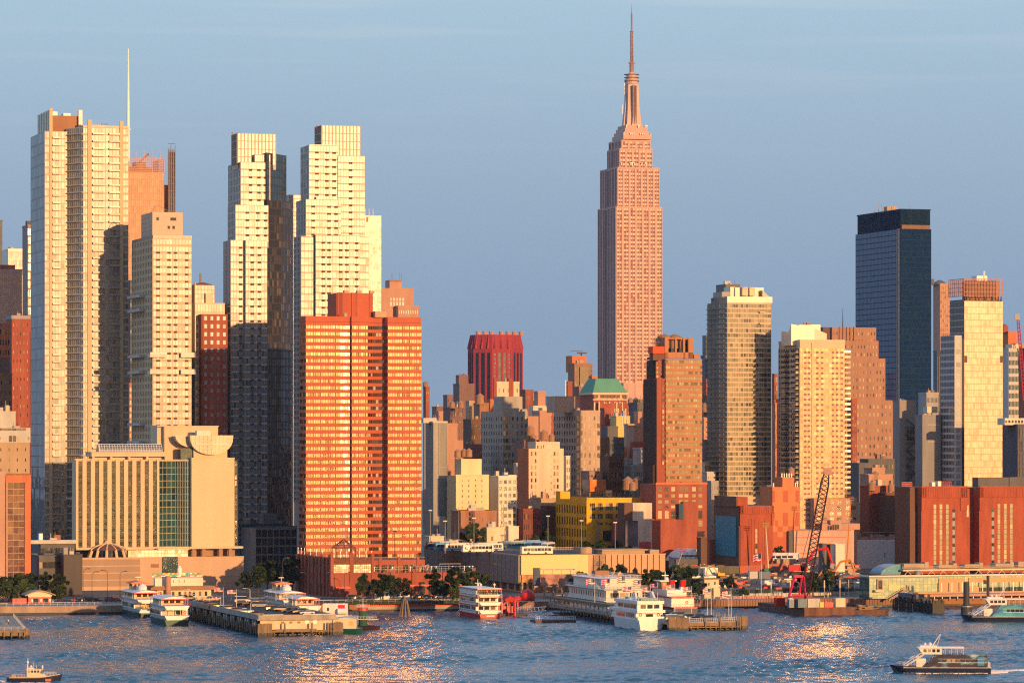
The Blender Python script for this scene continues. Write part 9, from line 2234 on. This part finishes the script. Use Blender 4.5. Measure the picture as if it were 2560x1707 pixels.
for px,off,lab in ((1976,6,'slim promenade light post left of the crane barge mast'),(2061,5,'slim promenade light post at the middle of the crane barge'),(2074,12,'slim promenade light post right behind the middle barge post'),(2100,6,'slim promenade light post above the cream barge container'),(2122,8,'slim promenade light post right of the cream barge container'),(2137,6,'slim promenade light post left of the glass terminal'),(1928,6,'slim promenade light post at the left end of the crane barge')):
 x,y=SP(px,off);t=thing('light_post',lab,'light post',(x,y,3),0,'slim promenade light posts');q=MB();q.box(-.12,.12,-.12,.12,0,3.6);q.build('post',M['steel'],t);q=MB();q.box(-.2,.2,-.2,.2,3.6,6.4);q.build('lamp_head',M['cream'],t)
for px,Y,z,h,lab in ((1147,1470,16,17,'dark mast with floodlights behind the buses on the depot deck'),(1185,1405,16.7,13,'slim light mast near the white bus on the depot deck'),(1265,1400,16.7,12,'slim light mast at the middle of the depot deck'),(1370,1440,16.7,13,'slim light mast right of the end on buses'),(1454,1450,16.7,11,'slim light mast at the corner of the yellow warehouse'),(1538,1420,16.7,11,'slim light mast below the dark warehouse billboard'),(1113,1400,16.7,12,'slim light mast left on the depot deck by the red tower'),(1076,1500,16.7,14,'pale lamp mast just right of the red banded tower')):
 t=thing('light_mast',lab,'light mast',(WX(px,Y),Y,z),0,'light masts around the depot');q=MB();q.tube((0,0,0),(0,0,h),.16,5,.1);q.build('pole',M['steel'],t);q=MB();q.box(-.7,.7,-.3,.3,h,h+.4);q.build('lamp_head',M['whitep'],t)
t=thing('radio_mast','square steel radio mast standing above the cream utility shed','mast',(WX(1256,1503),1503,16));q=MB()
for s in ((-.9,-.9),(.9,-.9),(.9,.9),(-.9,.9)):q.tube((s[0],s[1],0),(s[0]*.5,s[1]*.5,17),.14,4)
for k in range(9):w_=.9-.045*k;q.tube((-w_,-w_,k*1.8),(w_,-w_,k*1.8+1.8),.1,4);q.tube((w_,-w_,k*1.8),(-w_,-w_,k*1.8+1.8),.1,4)
q.build('frame',M['tan'],t);q=MB()
for k in range(4):q.box(-1.3,-.6,-1,-.7,9+k*2,10.6+k*2)
q.build('antenna_panel',M['whitep'],t)
# billboard on posts, red tent, jib crane
t=thing('billboard','wide pale streaked billboard on steel posts before the depot banner','billboard',(WX(1352,1335),1335,3.1),4);q=MB();q.box(0,12,0,.5,4,8.2);q.build('panel',wall('streaked billboard',(.52,.27,.21),var=.5,scale=.35,streak=False),t);q=MB();q.box(-2.6,-.1,.6,3,4,10.4);q.build('side_panel',wall('blue side panel',(.10,.13,.2),var=.4,scale=.4),t);q=MB()
for u in (1,4.2,7.5,10.6):q.box(u,u+.6,.1,.7,0,4);q.box(u,u+.2,.6,.8,4,10)
q.box(-.5,12.5,.5,.9,9.7,10);q.build('post',M['steel'],t)
t=thing('tent','bright red inflatable tent domed at the shore end of the raised walkway','tent',(*SP(1319,8),3));q=MB();q.lathe(0,0,[(2.6,0),(2.6,1.6),(2.2,2.8),(1.2,3.8),(.2,4.1)],14);q.lathe(-3.6,0,[(2.2,0),(2.0,1.0),(1,1.5),(.1,1.6)],12);q.build('canopy',M['redp'],t,smooth=True)
t=thing('tower_crane','red jib crane leaning at the right edge behind the teal block','crane',(WX(2562,1900),1900,WZ(1000,1900)));q=MB();a,c=(0,0,0),(WX(2544,1900)-WX(2562,1900),0,WZ(785,1900)-WZ(1000,1900))
for s in (-.8,.8):q.tube((s,0,0),(c[0]+s*.6,0,c[2]),.25,4)
for k in range(22):f,g=k/22,(k+1)/22;q.tube((c[0]*f-.8,0,c[2]*f),(c[0]*g+.8,0,c[2]*g),.13,4);q.tube((c[0]*f+.8,0,c[2]*f),(c[0]*g-.8,0,c[2]*g),.13,4)
q.build('jib',paint('jib red',(.45,.04,.06)),t);q=MB();q.box(c[0]-1.5,c[0]+1,-.5,.5,c[2]-3,c[2]);q.build('jib_head',M['steel'],t)
# ---- people: one continuous skinned body, posed standing or walking
def person_mesh(walk,arm):
 V=[(0,0,.95),(0,0,1.2),(0,0,1.42),(0,.01,1.52),(0,.02,1.60),(0,.02,1.74),(.10,0,.92),(.12,walk*.18,.50),(.12,walk*.25,.06),(.12,walk*.25+.12,.04),(-.10,0,.92),(-.12,-walk*.16,.50),(-.12,-walk*.30,.07),(-.12,-walk*.30+.12,.05),(.19,0,1.40),(.26,-walk*.08,1.14),(.26,arm+.05,.90),(-.19,0,1.40),(-.26,walk*.08,1.14),(-.26,.06,.90)]
 E=[(0,1),(1,2),(2,3),(3,4),(4,5),(0,6),(6,7),(7,8),(8,9),(0,10),(10,11),(11,12),(12,13),(2,14),(14,15),(15,16),(2,17),(17,18),(18,19)]
 RR=[.15,.14,.16,.06,.09,.09,.095,.07,.05,.04,.095,.07,.05,.04,.065,.05,.04,.065,.05,.04]
 me=bpy.data.meshes.new('person');me.from_pydata(V,E,[]);o=bpy.data.objects.new('tmp',me);COL.objects.link(o)
 md=o.modifiers.new('s','SKIN');
 for v,r in zip(me.skin_vertices[0].data,RR):v.radius=(r,r*.85)
 me.skin_vertices[0].data[0].use_root=True;o.modifiers.new('d','SUBSURF').levels=1
 dg=bpy.context.evaluated_depsgraph_get();m2=bpy.data.meshes.new_from_object(o.evaluated_get(dg));bpy.data.objects.remove(o);bpy.data.meshes.remove(me);m2.name='person'
 m2.materials.clear()
 for m in (wall('skin',(.45,.26,.18)),M['whitep'],M['dark']):m2.materials.append(m)
 for p in m2.polygons:z=p.center.z;p.material_index=0 if (z>1.47 or (abs(p.center.x)>.2 and z<1.1)) else 1 if z>.93 else 2
 m2.polygons.foreach_set('use_smooth',[True]*len(m2.polygons));return m2
PM=[person_mesh(0,0),person_mesh(1,.1),person_mesh(.6,.25)]
CL={'white':M['whitep'],'red':M['redp'],'dark':M['dark'],'blue':BBL,'grey':M['grey'],'tan':M['tan'],'orange':OR}
hq=MB();hq.lathe(0,.01,[(.112,1.66),(.116,1.74),(.09,1.82),(.02,1.85)],10);HM=hq.mesh('hair',M['dark'])
def person(loc,rz,top,bottom,lab,group,k=0):
 o=bpy.data.objects.new('person',PM[k % 3]);COL.objects.link(o);o.location=loc;o.rotation_euler.z=R(rz);tag(o,lab,'person',group)
 for i,m in ((1,CL[top]),(2,CL[bottom])):o.material_slots[i].link='OBJECT';o.material_slots[i].material=m
 h=bpy.data.objects.new('hair',HM);COL.objects.link(h);h.parent=o;return o
PPL=[(132,9,'white','grey','person in white standing on the promenade right of the kiosk'),(156,8,'dark','dark','person in dark clothes on the promenade before the sunlit tree'),(180,16,'red','dark','person in red by the road right of the sunlit tree'),(186,16,'red','red','person in a red top and red trousers by the road'),(205,14,'white','dark','person in a white top near the promenade benches'),(211,13,'dark','tan','person in a dark top and tan trousers near the promenade benches'),(232,8,'white','tan','person in white and tan sitting out by the ferry gate'),(110,8,'tan','tan','person in tan on the promenade before the kiosk doors'),(275,20,'red','dark','person in red at the road crossing left of the ferry'),(291,20,'orange','dark','person in orange at the road crossing beside the ferry'),
 (1078,9,'white','grey','person in white and grey on the promenade before the terraces'),(1085,9,'white','dark','person in a white shirt walking under the terrace trees'),(1158,9,'white','dark','person in white behind the river railing left of the excursion boat'),(1168,9,'white','blue','person in white and blue at the bow of the excursion boat'),(1260,12,'blue','grey','person in blue by the depot corner right of the excursion boat'),(905,16,'orange','dark','person in orange by the planters left of the coach'),(896,17,'tan','dark','person in tan by the planters left of the coach'),(846,18,'red','dark','person in red before the red podium arch'),(2070,9,'white','white','person all in white behind the crane barge containers'),(2110,9,'tan','dark','person in tan at the river wall right of the barge containers')]
for i,(px,off,a,c,lab) in enumerate(PPL):x,y=SP(px,off);person((x,y,3.01),rnd.uniform(0,360),a,c,lab,'people on the promenade',i)
for px,py,a,c,lab in ((1716,1553,'white','dark','person in white shirt left of a pair before the silver pier car'),(1724,1553,'white','grey','person in white with grey trousers right of the pair before the silver car'),(1794,1551,'dark','dark','person in dark clothes leaning at the timber pier railing'),(1843,1551,'blue','dark','person in blue at the right corner of the timber pier')):person(onfp(px,py),rnd.uniform(0,360),a,c,lab,'people on the timber pier')
for px,Y,a,c,lab in ((3,1150,'blue','dark','person in blue at the left edge of the small public pier'),(21,1155,'white','dark','person in white leaning at the railing of the small public pier'),(16,1148,'dark','grey','person bent in dark clothes on the small public pier')):person((WX(px,Y),Y,2.51),rnd.uniform(0,360),a,c,lab,'people on the small public pier')
person(onpier(670,1514),0,'red','blue','person in red by the cream panel van on the parking pier','people on the parking pier');person(onpier(578,1500),0,'dark','blue','person by an orange cone near the white van on the parking pier','people on the parking pier')
# passengers under the canopy of the excursion boat
ex=EXC;c_,s_=math.cos(ex.rotation_euler.z),math.sin(ex.rotation_euler.z);k=0;names=('red','white','dark','blue','tan','orange')
for i in range(26):
 lx,ly=-14.2+(i // 9)*1.1,-3.6+(i % 9)*.9;zz=7.92;x,y=ex.location.x+lx*c_-ly*s_,ex.location.y+lx*s_+ly*c_
 person((x,y,7.85),rnd.uniform(0,360),names[(i*5+i // 9) % 6],'dark',('passenger at the rail','passenger in the second row','passenger in the third row')[i // 9]+f' under the excursion boat canopy, top coloured {names[(i*5+i // 9) % 6]}','passengers on the excursion boat',i)
# ================================================================== evening haze over the river and the city
def haze():
 q=MB();q.box(-2600,2600,-640,3900,-3.2,520);m=bpy.data.materials.new('haze air');m.use_nodes=True;nt=m.node_tree;nt.nodes.remove(nt.nodes['Principled BSDF'])
 v=nt.nodes.new('ShaderNodeVolumePrincipled');v.inputs['Color'].default_value=(.62,.74,.95,1);v.inputs['Density'].default_value=1.9e-5;v.inputs['Anisotropy'].default_value=.2
 nt.links.new(v.outputs[0],nt.nodes['Material Output'].inputs['Volume']);o=q.build('haze',m);tag(o,kind='stuff');SC.cycles.volume_bounces=0
haze()
